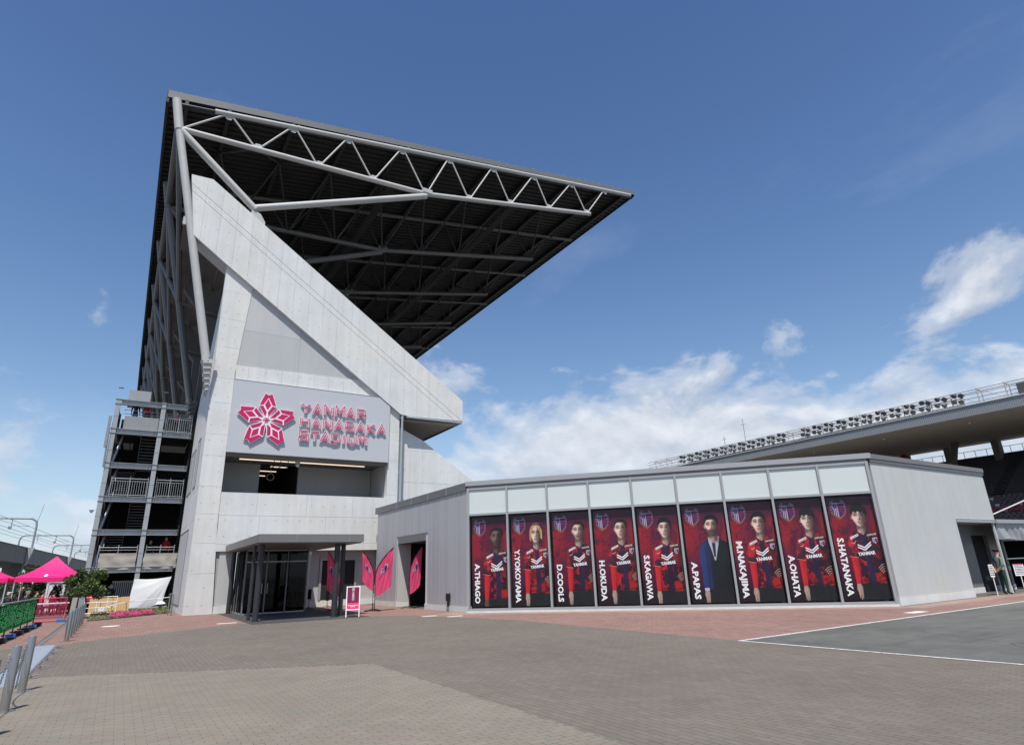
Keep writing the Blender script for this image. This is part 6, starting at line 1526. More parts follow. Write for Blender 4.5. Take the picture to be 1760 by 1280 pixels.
# green net banner fence
gf = thing('green_barrier', (-2.6, 29.5, 0), 'green mesh banner barrier with pale print on black feet', 'barrier')
def green_print():
    c = Canvas(400, 70, (0.03, 0.35, 0.14)); n = fbm(400, 70, 30, 5, 3)
    c.put(np.ones_like(c.U)*0.6, np.stack([0.02+0.06*n, 0.38+0.20*n, 0.14+0.12*n], -1))
    rng = np.random.default_rng(2)
    for k in range(52):
        x = 0.01+k*0.019
        for q in range(12):
            y = 0.014+q*0.012+0.005*(k % 2)
            if rng.random() < 0.72: c.put(c.ell(x+0.004*rng.random(), y, 0.0042, 0.0036, 0.5), (0.74, 0.90, 0.78))
    return c.image('green_print')
GP = [(-2.92, 19.0), (-2.92, 25.8), (-2.74, 32.9)]
mb = MB(); mb.grid(lambda u, v: (-2.95+0.25*u+0.03*math.sin(u*30), 19.0+13.9*u, 0.27+v*0.80-0.03*abs(math.sin(u*22))), 60, 4); build(mb, 'banner', image_mat('green_banner', green_print(), 0.8, 0.1, 0.55), gf, smooth=True)
mb = MB(); mb.tube((-2.98, 19, 1.09), (-2.72, 32.9, 1.09), 0.025, 6); mb.tube((-2.98, 19, 0.25), (-2.72, 32.9, 0.25), 0.02, 6); build(mb, 'rail', 'galv', gf)
for k in range(9):
    y = 19.2+k*1.7; x = -2.97+0.018*(y-19)
    one(lambda b: (b.tube((x, y, 0), (x, y, 1.1), 0.022, 6), b.box((x-0.28, y-0.03, 0), (x+0.28, y+0.03, 0.05))), 'foot', 'black', gf)
    one(lambda b: b.box((x+0.05, y-0.12, 0.05), (x+0.30, y+0.12, 0.15)), 'foot_weight', 'blue' if k % 3 == 1 else 'black', gf)
# pink mesh barrier
pf = thing('pink_barrier', (-2.35, 35.5, 0), 'pink wire mesh barrier panel beside the tent', 'barrier')
mb = MB()
for a, b in (((-2.95, 35.5, 0.06), (-1.80, 35.45, 0.06)), ((-2.95, 35.5, 1.03), (-1.86, 35.45, 1.03)), ((-2.95, 35.5, 0.06), (-2.95, 35.5, 1.03)), ((-1.82, 35.45, 0.06), (-1.86, 35.45, 1.03))): mb.tube(a, b, 0.024, 6)
build(mb, 'frame', 'redrail', pf)
mb = MB()
for k in range(-8, 17):
    for sgn in (1, -1):
        pts = []
        for q in range(2):
            pass
        x0 = -2.93+k*0.07; a, b = (x0, 0.08), (x0+sgn*0.93, 1.01)
        def cl(a, b, lo=-2.93, hi=-1.86):
            (xa, za), (xb, zb) = a, b
            ta, tb = 0.0, 1.0; dx = xb-xa
            for lim, s in ((lo, 1), (hi, -1)):
                fa, fb = (xa-lim)*s, (xb-lim)*s
                if fa < 0 and fb < 0: return None
                if fa < 0: ta = max(ta, fa/(fa-fb))
                if fb < 0: tb = min(tb, fa/(fa-fb))
            if ta >= tb: return None
            return (xa+dx*ta, za+(zb-za)*ta), (xa+dx*tb, za+(zb-za)*tb)
        if sgn == -1: a, b = (x0+0.93*0.5+0.4, 0.08), (x0-0.07, 1.01)
        r_ = cl(a, b)
        if r_: mb.tube((r_[0][0], 35.48, r_[0][1]), (r_[1][0], 35.48, r_[1][1]), 0.0035, 4)
build(mb, 'wire_mesh', 'hotpink', pf, kind='stuff')
mb = MB(); mb.box((-2.1, 35.2, 0), (-1.75, 35.5, 0.12)); build(mb, 'ballast_weight', 'blue', at=(-1.9, 35.35, 0), label='blue weight on the ground at the foot of the pink barrier', cat='weight')
mb = MB(); mb.prism([(-1.70, 35.4, 0), (-1.50, 35.4, 0), (-1.47, 35.4, 1.0), (-1.66, 35.4, 1.02)], (0, 0.3, 0)); build(mb, 'wrapped_post', 'beige_tarp', at=(-1.6, 35.5, 0), label='pale wrapped square post between the pink barrier and the bollards', cat='post')

# white pipe barrier with the cardboard sheets
wb = thing('pipe_barrier', (-0.6, 39.5, 0), 'white pipe barrier frame in front of the brown cardboard sheets', 'barrier')
mb = MB()
for zz in (0.14, 0.40, 0.66, 0.92): mb.tube((-1.32, 39.5, zz), (0.10, 39.5, zz), 0.022, 8)
build(mb, 'rail', 'white_pvc', wb)
for xx in (-1.30, -0.78, -0.32, 0.10): one(lambda b: b.tube((xx, 39.5, 0.0 if xx in (-1.30, 0.10) else 0.14), (xx, 39.5, 0.95), 0.022, 8), 'upright', 'white_pvc', wb)
one(lambda b: b.tube((0.10, 39.5, 0.2), (-0.02, 39.1, 0.02), 0.02, 6), 'foot', 'white_pvc', wb)
one(lambda b: b.box((-0.68, 39.46, 0.22), (-0.40, 39.475, 0.40)), 'notice', 'signwhite', wb)
for k, (x0, x1, z1, yy) in enumerate(((-1.12, -0.62, 0.84, 40.0), (-0.60, -0.10, 0.85, 40.02), (-0.08, 0.30, 0.86, 40.0), (0.26, 0.68, 0.88, 39.9))):
    mb = MB(); mb.prism([(x0, yy, 0.0), (x1, yy, 0.0), (x1, yy+0.14, z1), (x0, yy+0.14, z1)], (0, 0.03, 0)); 
    build(mb, 'cardboard_sheet', 'card', at=((x0+x1)/2, yy, 0), label='brown cardboard sheet, %s from the left behind the white pipes' % ordn[k], cat='cardboard', group='cardboard sheets behind the pipe barrier')
mb = MB(); pts = [(-1.4, 39.3, 0.42), (-0.5, 39.35, 0.40), (0.45, 39.6, 0.60), (0.9, 41.6, 0.58), (2.58, 40.2, 0.75)]; mb.path(pts, 0.018, 5); build(mb, 'rope', 'white_pvc', at=(0.5, 40, 0.5), label='white rope strung from the pipe barrier to the white pier', cat='rope')
mb = MB(); mb.prism([(0.62, 41.8, 0), (2.58, 41.8, 0), (2.58, 42.0, 0), (0.62, 42.0, 0)], (0, 0, 0.24)); build(mb, 'low_kerb', 'concrete_smooth', at=(1.6, 41.9, 0), label='low pale concrete kerb below the white sheet', cat='kerb')
lp = thing('garden_light', (2.2, 40.6, 0), 'white domed mushroom light in the planting bed', 'light')
mb = MB(); mb.tube((2.2, 40.6, 0.05), (2.2, 40.6, 0.42), 0.08, 12); build(mb, 'post', 'alu_dark', lp)
mb = MB(); mb.lathe([(0.24, 0.40), (0.23, 0.44), (0.15, 0.52), (0.0, 0.55)], (2.2, 40.6, 0), 16); build(mb, 'dome', 'signwhite', lp, smooth=True)
# flowers and dry ground cover
def scatter(name, n, pt, size, mats, up=0.5, seed=1, h=(0.05, 0.15)):
    rng = random.Random(seed); mb = MB()
    for _ in range(n):
        x, y, z = pt(rng); s = size*rng.uniform(0.6, 1.3); a = rng.uniform(0, 6.28); t = rng.uniform(-0.6, 0.6)
        d = Vector((math.cos(a), math.sin(a), t*0.6))*s; e = Vector((-math.sin(a)*0.8, math.cos(a)*0.8, rng.uniform(-0.4, 0.9)))*s*0.7
        c = Vector((x, y, z+rng.uniform(*h)))
        mb.poly([c-d, c-e*0.6, c+d, c+e*0.6], rng.randrange(len(mats)))
    return build(mb, name, mats, kind='stuff', at=(0.5, 38, 0))
def bedpt(u0, u1, v0, v1):
    def f(r):
        u = r.uniform(u0, u1); v = r.uniform(v0, v1); return bedf(u, v)
    return f
o = scatter('flower_bed', 5200, bedpt(0.24, 0.78, 0.0, 0.42), 0.030, ['petal', 'petal', 'petal', 'hotpink', 'leaf'], seed=3, h=(0.02, 0.13)); props(o, 'strip of bright pink ground flowers along the edge of the paving', 'flowers')
o = scatter('ground_cover', 5200, bedpt(0.0, 1.0, 0.0, 0.95), 0.040, ['grass', 'grass', 'leaf', 'leaf_light'], seed=5, h=(0.0, 0.09)); props(o, 'dry grass and weeds covering the planting bed', 'grass')
# trees and hedge bushes
def tree(loc, crown_c, rad, n, label, leaf=('leaf', 'leaf_dark', 'leaf_light'), size=0.07, seed=1, trunk_r=0.05, name='small_tree', cat='tree', group=None):
    rng = random.Random(seed); root = thing(name, loc, label, cat, group)
    base = Vector(loc); cc = Vector(crown_c); R = Vector(rad)
    tr = MB(); top = cc+Vector((0, 0, -R.z*0.2)); mid = base.lerp(top, 0.5)+Vector((0.06, 0.03, 0))
    tr.tube(base, mid, trunk_r, 8, trunk_r*0.8); tr.tube(mid, top, trunk_r*0.8, 8, trunk_r*0.5)
    clumps = []
    for k in range(16):
        while True:
            p = Vector((rng.uniform(-1, 1), rng.uniform(-1, 1), rng.uniform(-1, 1)))
            if 0.25 < p.length < 0.92: break
        q = cc+Vector((p.x*R.x, p.y*R.y, p.z*R.z)); clumps.append((q, rng.uniform(0.26, 0.44)))
        tr.tube(top.lerp(base, rng.uniform(0, 0.25)), q, trunk_r*0.35, 5, trunk_r*0.12)
    build(tr, 'trunk', 'wood', root, smooth=True)
    mb = MB()
    for _ in range(n):
        q, cr = rng.choice(clumps)
        while True:
            p = Vector((rng.uniform(-1, 1), rng.uniform(-1, 1), rng.uniform(-1, 1)))
            if p.length < 1: break
        p = p*(0.6+0.4*rng.random())
        c = q+Vector((p.x*R.x, p.y*R.y, p.z*R.z))*cr*1.25
        s = size*rng.uniform(0.6, 1.3); d = Vector((rng.gauss(0, 1), rng.gauss(0, 1), rng.gauss(0, 0.6))).normalized()*s
        e = d.cross(Vector((rng.gauss(0, 1), rng.gauss(0, 1), rng.gauss(0.8, 1)))).normalized()*s*0.45
        mb.poly([c-d, c+e, c+d, c-e], rng.randrange(len(leaf)))
    build(mb, 'crown', list(leaf), root)
    return root
tree((-1.22, 37.6, 0.05), (-1.30, 37.8, 1.50), (0.85, 0.8, 0.80), 7600, 'small round leafy tree between the pink tent and the stair tower', seed=4)
for k, (x, y, z, rx, rz_, lab) in enumerate(((-8.0, 52, 0.9, 1.6, 1.5, 'dark green bush behind the left pink tent'), (-5.6, 55, 1.0, 1.9, 1.9, 'dark green bush between the two pink tents, below the viaduct'), (-3.3, 56, 0.8, 1.7, 1.5, 'dark green bush behind the right pink tent'))):
    tree((x, y, 0), (x, y, z), (rx, 1.0, rz_), 4200, lab, leaf=('leaf_dark', 'leaf_dark', 'leaf'), size=0.11, seed=20+k, trunk_r=0.07, name='bush', cat='bush', group='bushes behind the tents')
tree((-2.9, 47.2, 0), (-2.9, 47.4, 1.0), (0.5, 0.5, 0.9), 1200, 'narrow dark shrub behind the seated people', leaf=('leaf_dark',), seed=31, name='bush', cat='bush')

# ------------------------------------------------------------------ tents
def tent_print():
    c = Canvas(300, 60, (0.95, 0.07, 0.47)); c.put(np.ones_like(c.U)*0.0, (1, 0, 0)); return c
def tent(cx, cy, half, eave, peak, label, mark):
    r = thing('event_tent', (cx, cy, 0), label, 'tent', 'pink pop-up tents on the left')
    mb = MB()
    cs = [(-1, -1), (1, -1), (1, 1), (-1, 1)]
    for k in range(4):
        a, b = cs[k], cs[(k+1) % 4]; A = Vector((cx+a[0]*half, cy+a[1]*half, eave)); B = Vector((cx+b[0]*half, cy+b[1]*half, eave)); P_ = Vector((cx, cy, peak))
        n = 8; i0 = len(mb.v)
        for j in range(n+1):
            t = j/n
            for i in range(n+1):
                s = i/n; q = A.lerp(B, s).lerp(P_, t); q.z -= 0.20*math.sin(math.pi*t)*(0.75) + 0.05*math.sin(math.pi*s)*(1-t)
                mb.v.append(tuple(q))
        for j in range(n):
            for i in range(n):
                p = i0+j*(n+1)+i; mb.f.append((p, p+1, p+n+2, p+n+1)); mb.m.append(0)
    build(mb, 'canopy', 'tent_pink', r, smooth=True)
    for k in range(4):
        a, b = cs[k], cs[(k+1) % 4]
        A = Vector((cx+a[0]*half, cy+a[1]*half, 0)); B = Vector((cx+b[0]*half, cy+b[1]*half, 0)); nrm_ = (A+B)/2-Vector((cx, cy, 0)); nrm_.normalize()
        mb = MB(); mb.grid(lambda u, v: tuple(A.lerp(B, u)+nrm_*(0.012+0.012*math.sin(u*14))+Vector((0, 0, eave-0.24+0.24*v-0.05*math.sin(math.pi*u)))), 14, 2); build(mb, 'valance', 'tent_pink', r, smooth=True)
    for a in cs:
        x, y = cx+a[0]*(half-0.04), cy+a[1]*(half-0.04)
        one(lambda b: (b.box((x-0.025, y-0.025, 0), (x+0.025, y+0.025, eave)), b.box((x-0.08, y-0.08, 0), (x+0.08, y+0.08, 0.02))), 'leg', 'white_steel', r)
    for k in range(4):
        a, b = cs[k], cs[(k+1) % 4]; A = Vector((cx+a[0]*half*0.97, cy+a[1]*half*0.97, eave-0.05)); B = Vector((cx+b[0]*half*0.97, cy+b[1]*half*0.97, eave-0.05))
        one(lambda q: (q.bar(A, (A+B)/2-Vector((0, 0, 0.3)), 0.02, 0.02), q.bar((A+B)/2-Vector((0, 0, 0.3)), B, 0.02, 0.02)), 'truss_bar', 'white_steel', r)
    if mark:
        # badge and short script on the front slope, followed as on the cloth
        y0 = cy-half
        def on(s, t, lift=0.02):
            A = Vector((cx-half, y0, eave)); B = Vector((cx+half, y0, eave)); q = A.lerp(B, s).lerp(Vector((cx, cy, peak)), t); q.z -= 0.15*math.sin(math.pi*t)+0.05*math.sin(math.pi*s)*(1-t)
            return (q.x, q.y-lift, q.z+lift*0.8)
        mb = MB(); n = 14; mb.poly([on(0.415+0.030*math.cos(6.283*k/n), 0.14+0.085*math.sin(6.283*k/n)) for k in range(n)]); build(mb, 'badge', 'signwhite', r)
        mb = MB()
        for k in range(7):
            s = 0.46+k*0.030; hgt = 0.11 if k < 3 else 0.05
            mb.poly([on(s, 0.09), on(s+0.018, 0.09), on(s+0.018, 0.09+hgt), on(s, 0.09+hgt)])
        build(mb, 'script', 'purple', r)
    return r
tent(-3.28, 45.6, 1.60, 2.06, 3.22, 'pink pop-up tent with a small white badge, right of the two', True)
tent(-6.75, 45.6, 1.60, 2.06, 3.22, 'pink pop-up tent cut off by the left edge of the picture', False)
wt = thing('white_tent', (-2.6, 52.5, 0), 'white tent with open front behind the right pink tent', 'tent')
mb = MB(); mb.prism([(-3.95, 51.5, 1.72), (-1.2, 51.5, 1.76), (-1.2, 51.5, 2.15), (-3.95, 51.5, 2.05)], (0, 2.5, 0)); build(mb, 'roof', 'white_cloth', wt)
for a, b in (((-3.95, 53.9, 0), (-1.2, 54.0, 1.72)), ((-3.95, 51.5, 0), (-3.85, 53.88, 1.70)), ((-3.84, 51.55, 0), (-2.95, 51.6, 1.70))): one(lambda q: q.box(a, b), 'side_wall', 'white_cloth', wt)
mb = MB(); mb.box((-2.6, 52.6, 0.6), (-1.4, 53.0, 1.45)); build(mb, 'counter_screen', 'grate', wt)
# people near the tents
seat_lab = [('person in black with a pale cap, far left under the pink tents', -4.85, 43.3, 'navy', 'line'), ('person in dark clothes under the right tent, beside its left legs', -4.1, 43.5, 'navy', 'beige_tarp'),
            ('person in a black top under the middle of the right tent', -3.72, 43.6, 'navy', None), ('person in a dark red top under the right tent', -3.42, 43.4, 'red', None),
            ('person with black hair in a muted pink top, right part of the right tent', -2.92, 43.2, 'maroon', None), ('person in dark clothes bending by the tree, right of the tent', -2.25, 42.4, 'navy', None)]
for k, (lab, x, y, sh_, cap) in enumerate(seat_lab):
    bn = MB(); bn.box((x-0.2, y-0.18, 0.40), (x+0.2, y+0.18, 0.44)); 
    for sx1 in (-0.17, 0.17):
        for sy1 in (-0.15, 0.15): bn.tube((x+sx1, y+sy1, 0), (x+sx1, y+sy1, 0.40), 0.012, 5)
    build(bn, 'stool', 'black', at=(x, y, 0), label='black stool of the ' + lab.split(',')[0], cat='stool')
    person(lab, (x, y, 0.0), rotz=math.radians(150+40*k), pose='sit', shirt=sh_, trousers='navy', cap=cap, arms='front', hands=False)
for lab, x, y, sh_, sc_ in (('person in a dark jacket standing at the back between the two pink tents', -4.75, 47.6, 'navy', 0.9), ('person in a red top standing at the back under the right pink tent', -3.2, 47.4, 'red', 0.88), ('person in a maroon top standing behind the right edge of the pink tent', -2.35, 46.9, 'maroon', 0.9)):
    person(lab, (x, y, 0), rotz=math.radians(170), shirt=sh_, trousers='navy', scale=sc_, hands=False)
person('person in black standing in front of the stair tower, behind the cardboard', (-0.72, 42.2, -0.26), rotz=math.radians(120), shirt='navy', trousers='navy', hands=False)
person('person in black beside the slatted gate under the stair tower', (-0.30, 43.6, -0.2), rotz=math.radians(200), shirt='navy', trousers='navy', hands=False)
mb = MB()
for k in range(10): mb.box((-0.25+k*0.105, 44.2, 0.1), (-0.205+k*0.105, 44.24, 1.65))
mb.box((-0.28, 44.19, 1.6), (0.82, 44.25, 1.68)); mb.box((-0.28, 44.19, 0.1), (0.82, 44.25, 0.18))
gt2 = thing('slatted_gate', (0.27, 44.2, 0), 'grey gate of upright slats under the stair tower', 'gate')
for k in range(10): one(lambda b: b.box((-0.25+k*0.105, 44.2, 0.16), (-0.195+k*0.105, 44.24, 1.62)), 'slat', 'galv', gt2)
for zz in (1.62, 0.08): one(lambda b: b.box((-0.28, 44.19, zz), (0.82, 44.25, zz+0.08)), 'rail', 'galv', gt2)
rb = thing('red_rack', (-1.0, 41.8, 0), 'red framed rack with hanging merchandise behind the tree', 'rack')
one(lambda b: (b.tube((-1.35, 41.8, 0), (-1.35, 41.8, 1.25), 0.02, 6), b.tube((-0.75, 41.8, 0), (-0.75, 41.8, 1.35), 0.02, 6), b.tube((-1.35, 41.8, 1.2), (-0.75, 41.8, 1.3), 0.02, 6)), 'frame', 'redrail', rb)
one(lambda b: b.box((-1.33, 41.82, 0.7), (-1.05, 41.9, 1.05)), 'cloth', 'red', rb)
one(lambda b: b.box((-1.05, 41.7, 0.75), (-0.85, 41.85, 0.9)), 'bag', 'hotpink', rb)
# tables under the tents
for k, (x, lab) in enumerate(((-2.9, 'white table with boxes under the right pink tent'), (-5.3, 'white table under the left pink tent'))):
    r = thing('folding_table', (x, 40.5, 0), lab, 'table')
    one(lambda b: b.box((x-0.9, 40.2, 0.68), (x+0.9, 40.8, 0.72)), 'table_top', 'white_cloth', r)
    for sx1 in (-0.8, 0.8): one(lambda b: (b.tube((x+sx1, 40.25, 0), (x+sx1, 40.25, 0.68), 0.02, 6), b.tube((x+sx1, 40.75, 0), (x+sx1, 40.75, 0.68), 0.02, 6)), 'leg', 'white_steel', r)

# ================================================================== VIADUCT with catenary gantries
vi = thing('railway_viaduct', (-18.0, 150, 0), 'grey concrete elevated railway beyond the tents', 'viaduct')
vx = lambda y: -15.95+0.0650*(y-119.4)
ys = list(range(60, 420, 12))
mb = MB()
for a, b in zip(ys, ys[1:]):
    mb = MB(); g_ = 0.06
    mb.hexa([(vx(a)-9, a+g_, 5.4), (vx(a), a+g_, 5.4), (vx(b), b-g_, 5.4), (vx(b)-9, b-g_, 5.4), (vx(a)-9, a+g_, 8.0), (vx(a), a+g_, 8.0), (vx(b), b-g_, 8.0), (vx(b)-9, b-g_, 8.0)]); build(mb, 'girder', 'viaduct', vi)
    mb = MB(); mb.hexa([(vx(a)-0.05, a+g_, 7.98), (vx(a)+0.12, a+g_, 7.98), (vx(b)+0.12, b-g_, 7.98), (vx(b)-0.05, b-g_, 7.98), (vx(a)-0.05, a+g_, 8.12), (vx(a)+0.12, a+g_, 8.12), (vx(b)+0.12, b-g_, 8.12), (vx(b)-0.05, b-g_, 8.12)]); build(mb, 'coping', 'viaduct', vi)
for y in range(72, 420, 24):
    for dx in (-1.6, -7.4): one(lambda b: b.box((vx(y)+dx-0.8, y-0.8, 0), (vx(y)+dx+0.8, y+0.8, 5.4)), 'pier', 'viaduct', vi)
gantry_y = [140, 188, 236, 284, 332]
def gantry(y, label):
    x = vx(y); r = thing('catenary_gantry', (x, y, 0), label, 'gantry', 'catenary gantries along the viaduct')
    one(lambda b: b.hexa([(x+0.05, y-0.35, 5.0), (x+0.25, y-0.35, 5.0), (x+0.25, y+0.35, 5.0), (x+0.05, y+0.35, 5.0), (x+0.05, y-0.55, 8.1), (x+1.0, y-0.55, 8.1), (x+1.0, y+0.55, 8.1), (x+0.05, y+0.55, 8.1)]), 'corbel', 'concrete_smooth', r)
    H_ = 13.2
    p = [(x+0.6, y, 8.1), (x+0.6, y, H_-1.2), (x+0.45, y, H_-0.45), (x-0.3, y, H_), (x-9.0, y, H_), (x-9.8, y, H_-0.45), (x-10, y, H_-1.2), (x-10, y, 8.0)]
    one(lambda b: b.path(p, 0.17, 8), 'portal_frame', 'pole', r)
    one(lambda b: (b.tube((x-3, y, H_), (x-3, y, H_-1.6), 0.07, 6), b.tube((x-3, y, H_-1.2), (x-0.4, y, H_-1.4), 0.05, 6), b.tube((x-6.6, y, H_), (x-6.6, y, H_-1.6), 0.07, 6), b.box((x-3.4, y-0.2, H_-1.9), (x-2.9, y+0.2, H_-1.4))), 'hanger', 'pole', r)
    one(lambda b: b.tube((x+0.6, y, H_-0.6), (x+1.1, y, H_+2.6), 0.04, 5), 'whip_aerial', 'pole', r)
    return r
for k, y in enumerate(gantry_y): gantry(y, 'grey steel catenary gantry on the viaduct, %s from the camera' % ordn[k])
mb = MB()
for dx, dz in ((-3.0, 11.4), (-3.0, 12.3), (-6.6, 11.4), (-6.6, 12.3), (-0.4, 11.8)):
    for a, b in zip([70]+gantry_y, gantry_y+[400]):
        n = 8; pr = None
        for q in range(n+1):
            t = q/n; y = a+(b-a)*t; p = (vx(y)+dx, y, dz-(0.5 if dz > 12 else 0.05)*4*t*(1-t)*0.6)
            if pr: mb.tube(pr, p, 0.035, 4)
            pr = p
build(mb, 'overhead_wires', 'pole', at=(-18, 200, 11), label='overhead railway wires strung between the gantries', cat='wires')
mb = MB(); mb.box((-16.5, 420, 0), (-9, 440, 15)); ob = thing('far_building', (-13, 430, 0), 'small pale building at the far end of the viaduct', 'building'); build(mb, 'wall', 'viaduct', ob)
one(lambda b: [b.box((-16.3, 419.9, 3+3*k), (-9.2, 419.98, 4.4+3*k)) for k in range(4)], 'window_band', 'col_dark', ob)

# ================================================================== FAR STAND across the pitch
fs = thing('far_stand', (80, 30, 0), 'long far grandstand with floodlights along its flat roof edge', 'grandstand')
FY0, FY1 = 2.0, 72.0
XF, XB = 68.6, 92.0
mb = MB(); mb.prism([(XF+0.05, FY0, 14.56), (XB, FY0, 15.25), (XB, FY0, 16.3), (XF+0.05, FY0, 15.46)], (0, FY1-FY0, 0)); build(mb, 'roof_slab', 'roof_fascia', fs)
mb = MB(); mb.prism([(XF+0.1, FY0, 14.48), (XB-0.1, FY0, 15.02), (XB-0.1, FY0, 15.10), (XF+0.1, FY0, 14.55)], (0, FY1-FY0, 0)); build(mb, 'soffit', 'greyblue', fs)
# ribbed fascia: bays with upright ribs
fr = MB(); fr.box((XF-0.02, FY0, 14.46), (XF+0.04, FY1, 15.5)); fasc = build(fr, 'fascia', 'far_fascia', fs)
fr = MB(); y = FY0+0.2
while y < FY1: fr.box((XF-0.045, y, 14.48), (XF-0.022, y+0.08, 15.44)); y += 0.18
build(fr, 'fascia_ribs', 'far_fascia', fs, kind='stuff')
mb = MB(); mb.box((XF-0.12, FY0, 15.5), (XF+0.3, FY1, 15.58)); build(mb, 'roof_edge_trim', 'line', fs)
for k in range(13):
    y = 8+k*8.6
    one(lambda b: b.ball((72.5, y, 14.50), 0.12, 8), 'downlight', 'line', fs)
# lighting gantry: rails, posts and floodlights
gy0, gy1 = FY0, 68.0
for zz in (15.85, 16.25, 16.65, 17.05): one(lambda b: b.tube((XF+0.5, gy0, zz), (XF+0.5, gy1, zz), 0.035, 6), 'gantry_rail', 'alu', fs)
one(lambda b: b.tube((XF+1.6, gy0, 17.05), (XF+1.6, gy1, 17.05), 0.04, 6), 'gantry_rail', 'alu', fs)
post = None; y = gy0; gp = []
while y < gy1:
    if post is None:
        q = MB(); q.tube((XF+0.5, y, 15.5), (XF+0.5, y, 17.15), 0.05, 6); q.tube((XF+1.6, y, 15.5), (XF+1.6, y, 17.1), 0.05, 6); q.tube((XF+0.5, y, 17.0), (XF+1.6, y, 17.0), 0.04, 6); q.tube((XF+0.5, y, 15.6), (XF+0.5, y+2.2, 17.0), 0.03, 5); q.tube((XF+0.5, y, 16.0), (XF+1.6, y, 17.0), 0.03, 5)
        post = build(q, 'gantry_post', 'white_steel', fs); base_y = y
    else:
        c = post.copy(); COL.objects.link(c); c.parent = fs; c.location = post.location+Vector((0, y-base_y, 0))
    y += 2.3
q = MB()                                                       # round-bodied lamp on a stirrup, aimed down at the pitch
ax = Vector((-0.80, 0.12, -0.58)).normalized()
q.tube(-ax*0.22, ax*0.10, 0.12, 10, 0.24); q.tube(ax*0.10, ax*0.14, 0.255, 10); q.tube((0, -0.27, 0), (0, 0.27, 0), 0.03, 5); q.tube((0.0, -0.27, 0), (0.22, -0.27, 0.02), 0.03, 5); q.tube((0.0, 0.27, 0), (0.22, 0.27, 0.02), 0.03, 5)
fl = build(q, 'floodlight', 'flood', at=(0, 0, 0), smooth=True); proto_fl = fl.data; bpy.data.objects.remove(fl)
for y0, y1 in ((24.0, 41.4), (43.8, 60.5)):
    y = y0
    while y < y1:
        for (dy, zz) in ((0.0, 16.70), (0.60, 16.84), (0.12, 16.08), (0.74, 16.22)):
            o = bpy.data.objects.new('floodlight', proto_fl); COL.objects.link(o); o.parent = fs
            o.location = Vector((XF+0.28, y+dy, zz))-origin(fs); o.rotation_euler = (random.uniform(-0.12, 0.12), random.uniform(-0.25, 0.2), random.uniform(-0.5, 0.5))
        y += 1.5
cb = MB()
for zz in (15.75, 16.45): cb.tube((XF+0.62, 24, zz), (XF+0.62, 60, zz+0.05), 0.05, 5)
build(cb, 'cable_tray', 'flood', fs)
one(lambda b: b.box((XF+0.3, 18.2, 15.65), (XF+0.8, 19.5, 16.7)), 'screen_back', 'flood', fs)
for (y, h) in ((49.8, 3.4), (53.2, 1.7)):
    one(lambda b: (b.tube((XF+0.8, y, 16.5), (XF+0.8, y, 16.8+h), 0.04, 5), b.tube((XF+0.8, y-0.4, 16.7+h*0.8), (XF+0.8, y+0.4, 16.7+h*0.8), 0.025, 5)), 'aerial', 'pole', fs)
# rear columns, parapet band with openings, terraces
for k in range(18):
    y = 24.0+k*5.3
    one(lambda b: b.box((XB-2.2, y-0.35, 9.0), (XB-0.9, y+0.35, 14.97)), 'column', 'concrete_dark', fs)
for k in range(12):
    y = 21.4+k*5.3
    if k % 2 == 0: one(lambda b: b.prism([(80.3, y-0.25, 6.8), (80.9, y-0.25, 6.8), (86.4, y-0.25, 14.86), (85.6, y-0.25, 14.86)], (0, 0.5, 0)), 'raking_column', 'concrete_dark', fs)
mb = MB(); mb.box((XB-0.6, FY0, 10.5), (XB-0.3, FY1, 13.25)); build(mb, 'rear_wall', 'concrete_dark', fs)
mb = MB(); mb.box((XB+2.5, FY0, 12.4), (XB+2.7, FY1, 13.55)); build(mb, 'terrace_parapet', 'concrete', fs)
q = MB(); y = FY0
while y < FY1: q.tube((XB+2.6, y, 13.5), (XB+2.6, y, 14.7), 0.05, 4); y += 1.3
q.tube((XB+2.6, FY0, 14.7), (XB+2.6, FY1, 14.7), 0.05, 4); build(q, 'terrace_railing', 'alu', fs)
mb = MB()
for k in range(18):
    x0 = 80.5+k*0.62; z0 = 7.35+k*0.34; mb.box((x0, FY0, z0-0.5), (x0+0.62, FY1, z0))
build(mb, 'upper_terrace', 'interior', fs)
q = MB(); 
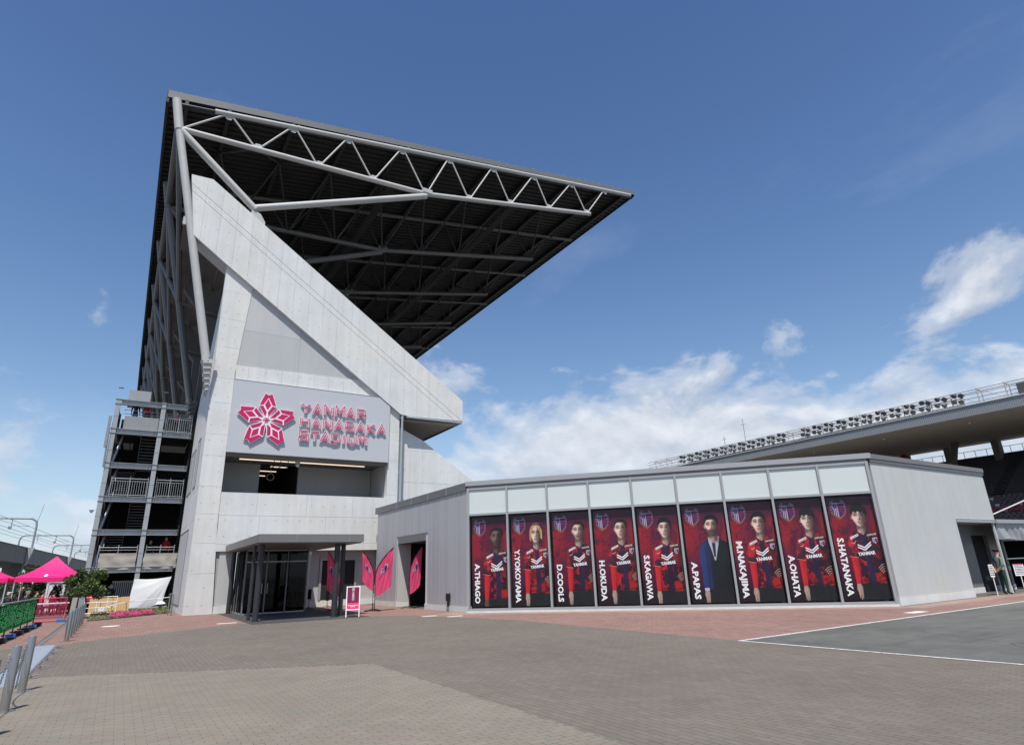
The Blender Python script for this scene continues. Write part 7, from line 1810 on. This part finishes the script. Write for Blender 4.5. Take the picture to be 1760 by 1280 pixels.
for k in range(18):
    x0 = 80.5+k*0.62; z0 = 7.35+k*0.34; q.box((x0+0.30, FY0, z0), (x0+0.38, FY1, z0+0.32))
build(q, 'upper_seat_row', 'seat_shaded', fs, kind='stuff')
mb = MB()
for k in range(18):
    x0 = 80.5+k*0.62; z0 = 7.35+k*0.34; mb.box((x0-0.02, 27.0, z0-0.4), (x0+0.64, 28.2, z0+0.03)); mb.box((x0+0.3, 27.0, z0), (x0+0.64, 28.2, z0+0.18))
build(mb, 'aisle_steps', 'concrete_dark', fs)
mb = MB()
for k in range(15):
    x0 = 71.2+k*0.62; z0 = 3.3+k*0.27; mb.box((x0, FY0, z0-0.5), (x0+0.62, FY1, z0))
build(mb, 'lower_terrace', 'concrete_dark', fs)
q = MB(); rng = random.Random(4)
for k in range(15):
    if k == 7: continue
    x0 = 71.2+k*0.62; z0 = 3.3+k*0.27; y = 16.0
    while y < 40:
        mi = 1 if rng.random() < 0.07 else 0; q.box((x0+0.22, y, z0+0.18), (x0+0.52, y+0.38, z0+0.24), mi); q.box((x0+0.50, y, z0+0.2), (x0+0.55, y+0.38, z0+0.58), mi); y += 0.5
build(q, 'lower_seats', ['seat', 'line'], fs, kind='stuff')
q = MB(); x0 = 71.2+7*0.62; z0 = 3.3+7*0.27
q.tube((x0, 18, z0+0.9), (x0, 40, z0+0.9), 0.05, 5); q.tube((x0, 18, z0+0.5), (x0, 40, z0+0.5), 0.04, 5); y = 18
while y < 40: q.tube((x0, y, z0), (x0, y, z0+0.95), 0.05, 5); y += 1.2
build(q, 'red_handrail', 'redrail', fs)
mb = MB(); mb.box((70.6, FY0, 0), (71.2, FY1, 3.4)); build(mb, 'front_wall', 'concrete_dark', fs)
mb = MB(); mb.box((56.0, 8.0, 13.3), (56.2, 8.2, 13.4)); 
for o in list(bpy.data.objects):
    if o.type == 'MESH' and o.parent is None and 'kind' not in o and 'label' not in o: print('unlabelled', o.name)

rbn = MB(); rbn.box((88.0, 38.5, 13.6), (88.1, 43.0, 14.5)); build(rbn, 'hanging_banner', 'red', at=(88, 40.7, 13.6), label='dark red banner hanging under the far stand roof', cat='banner')
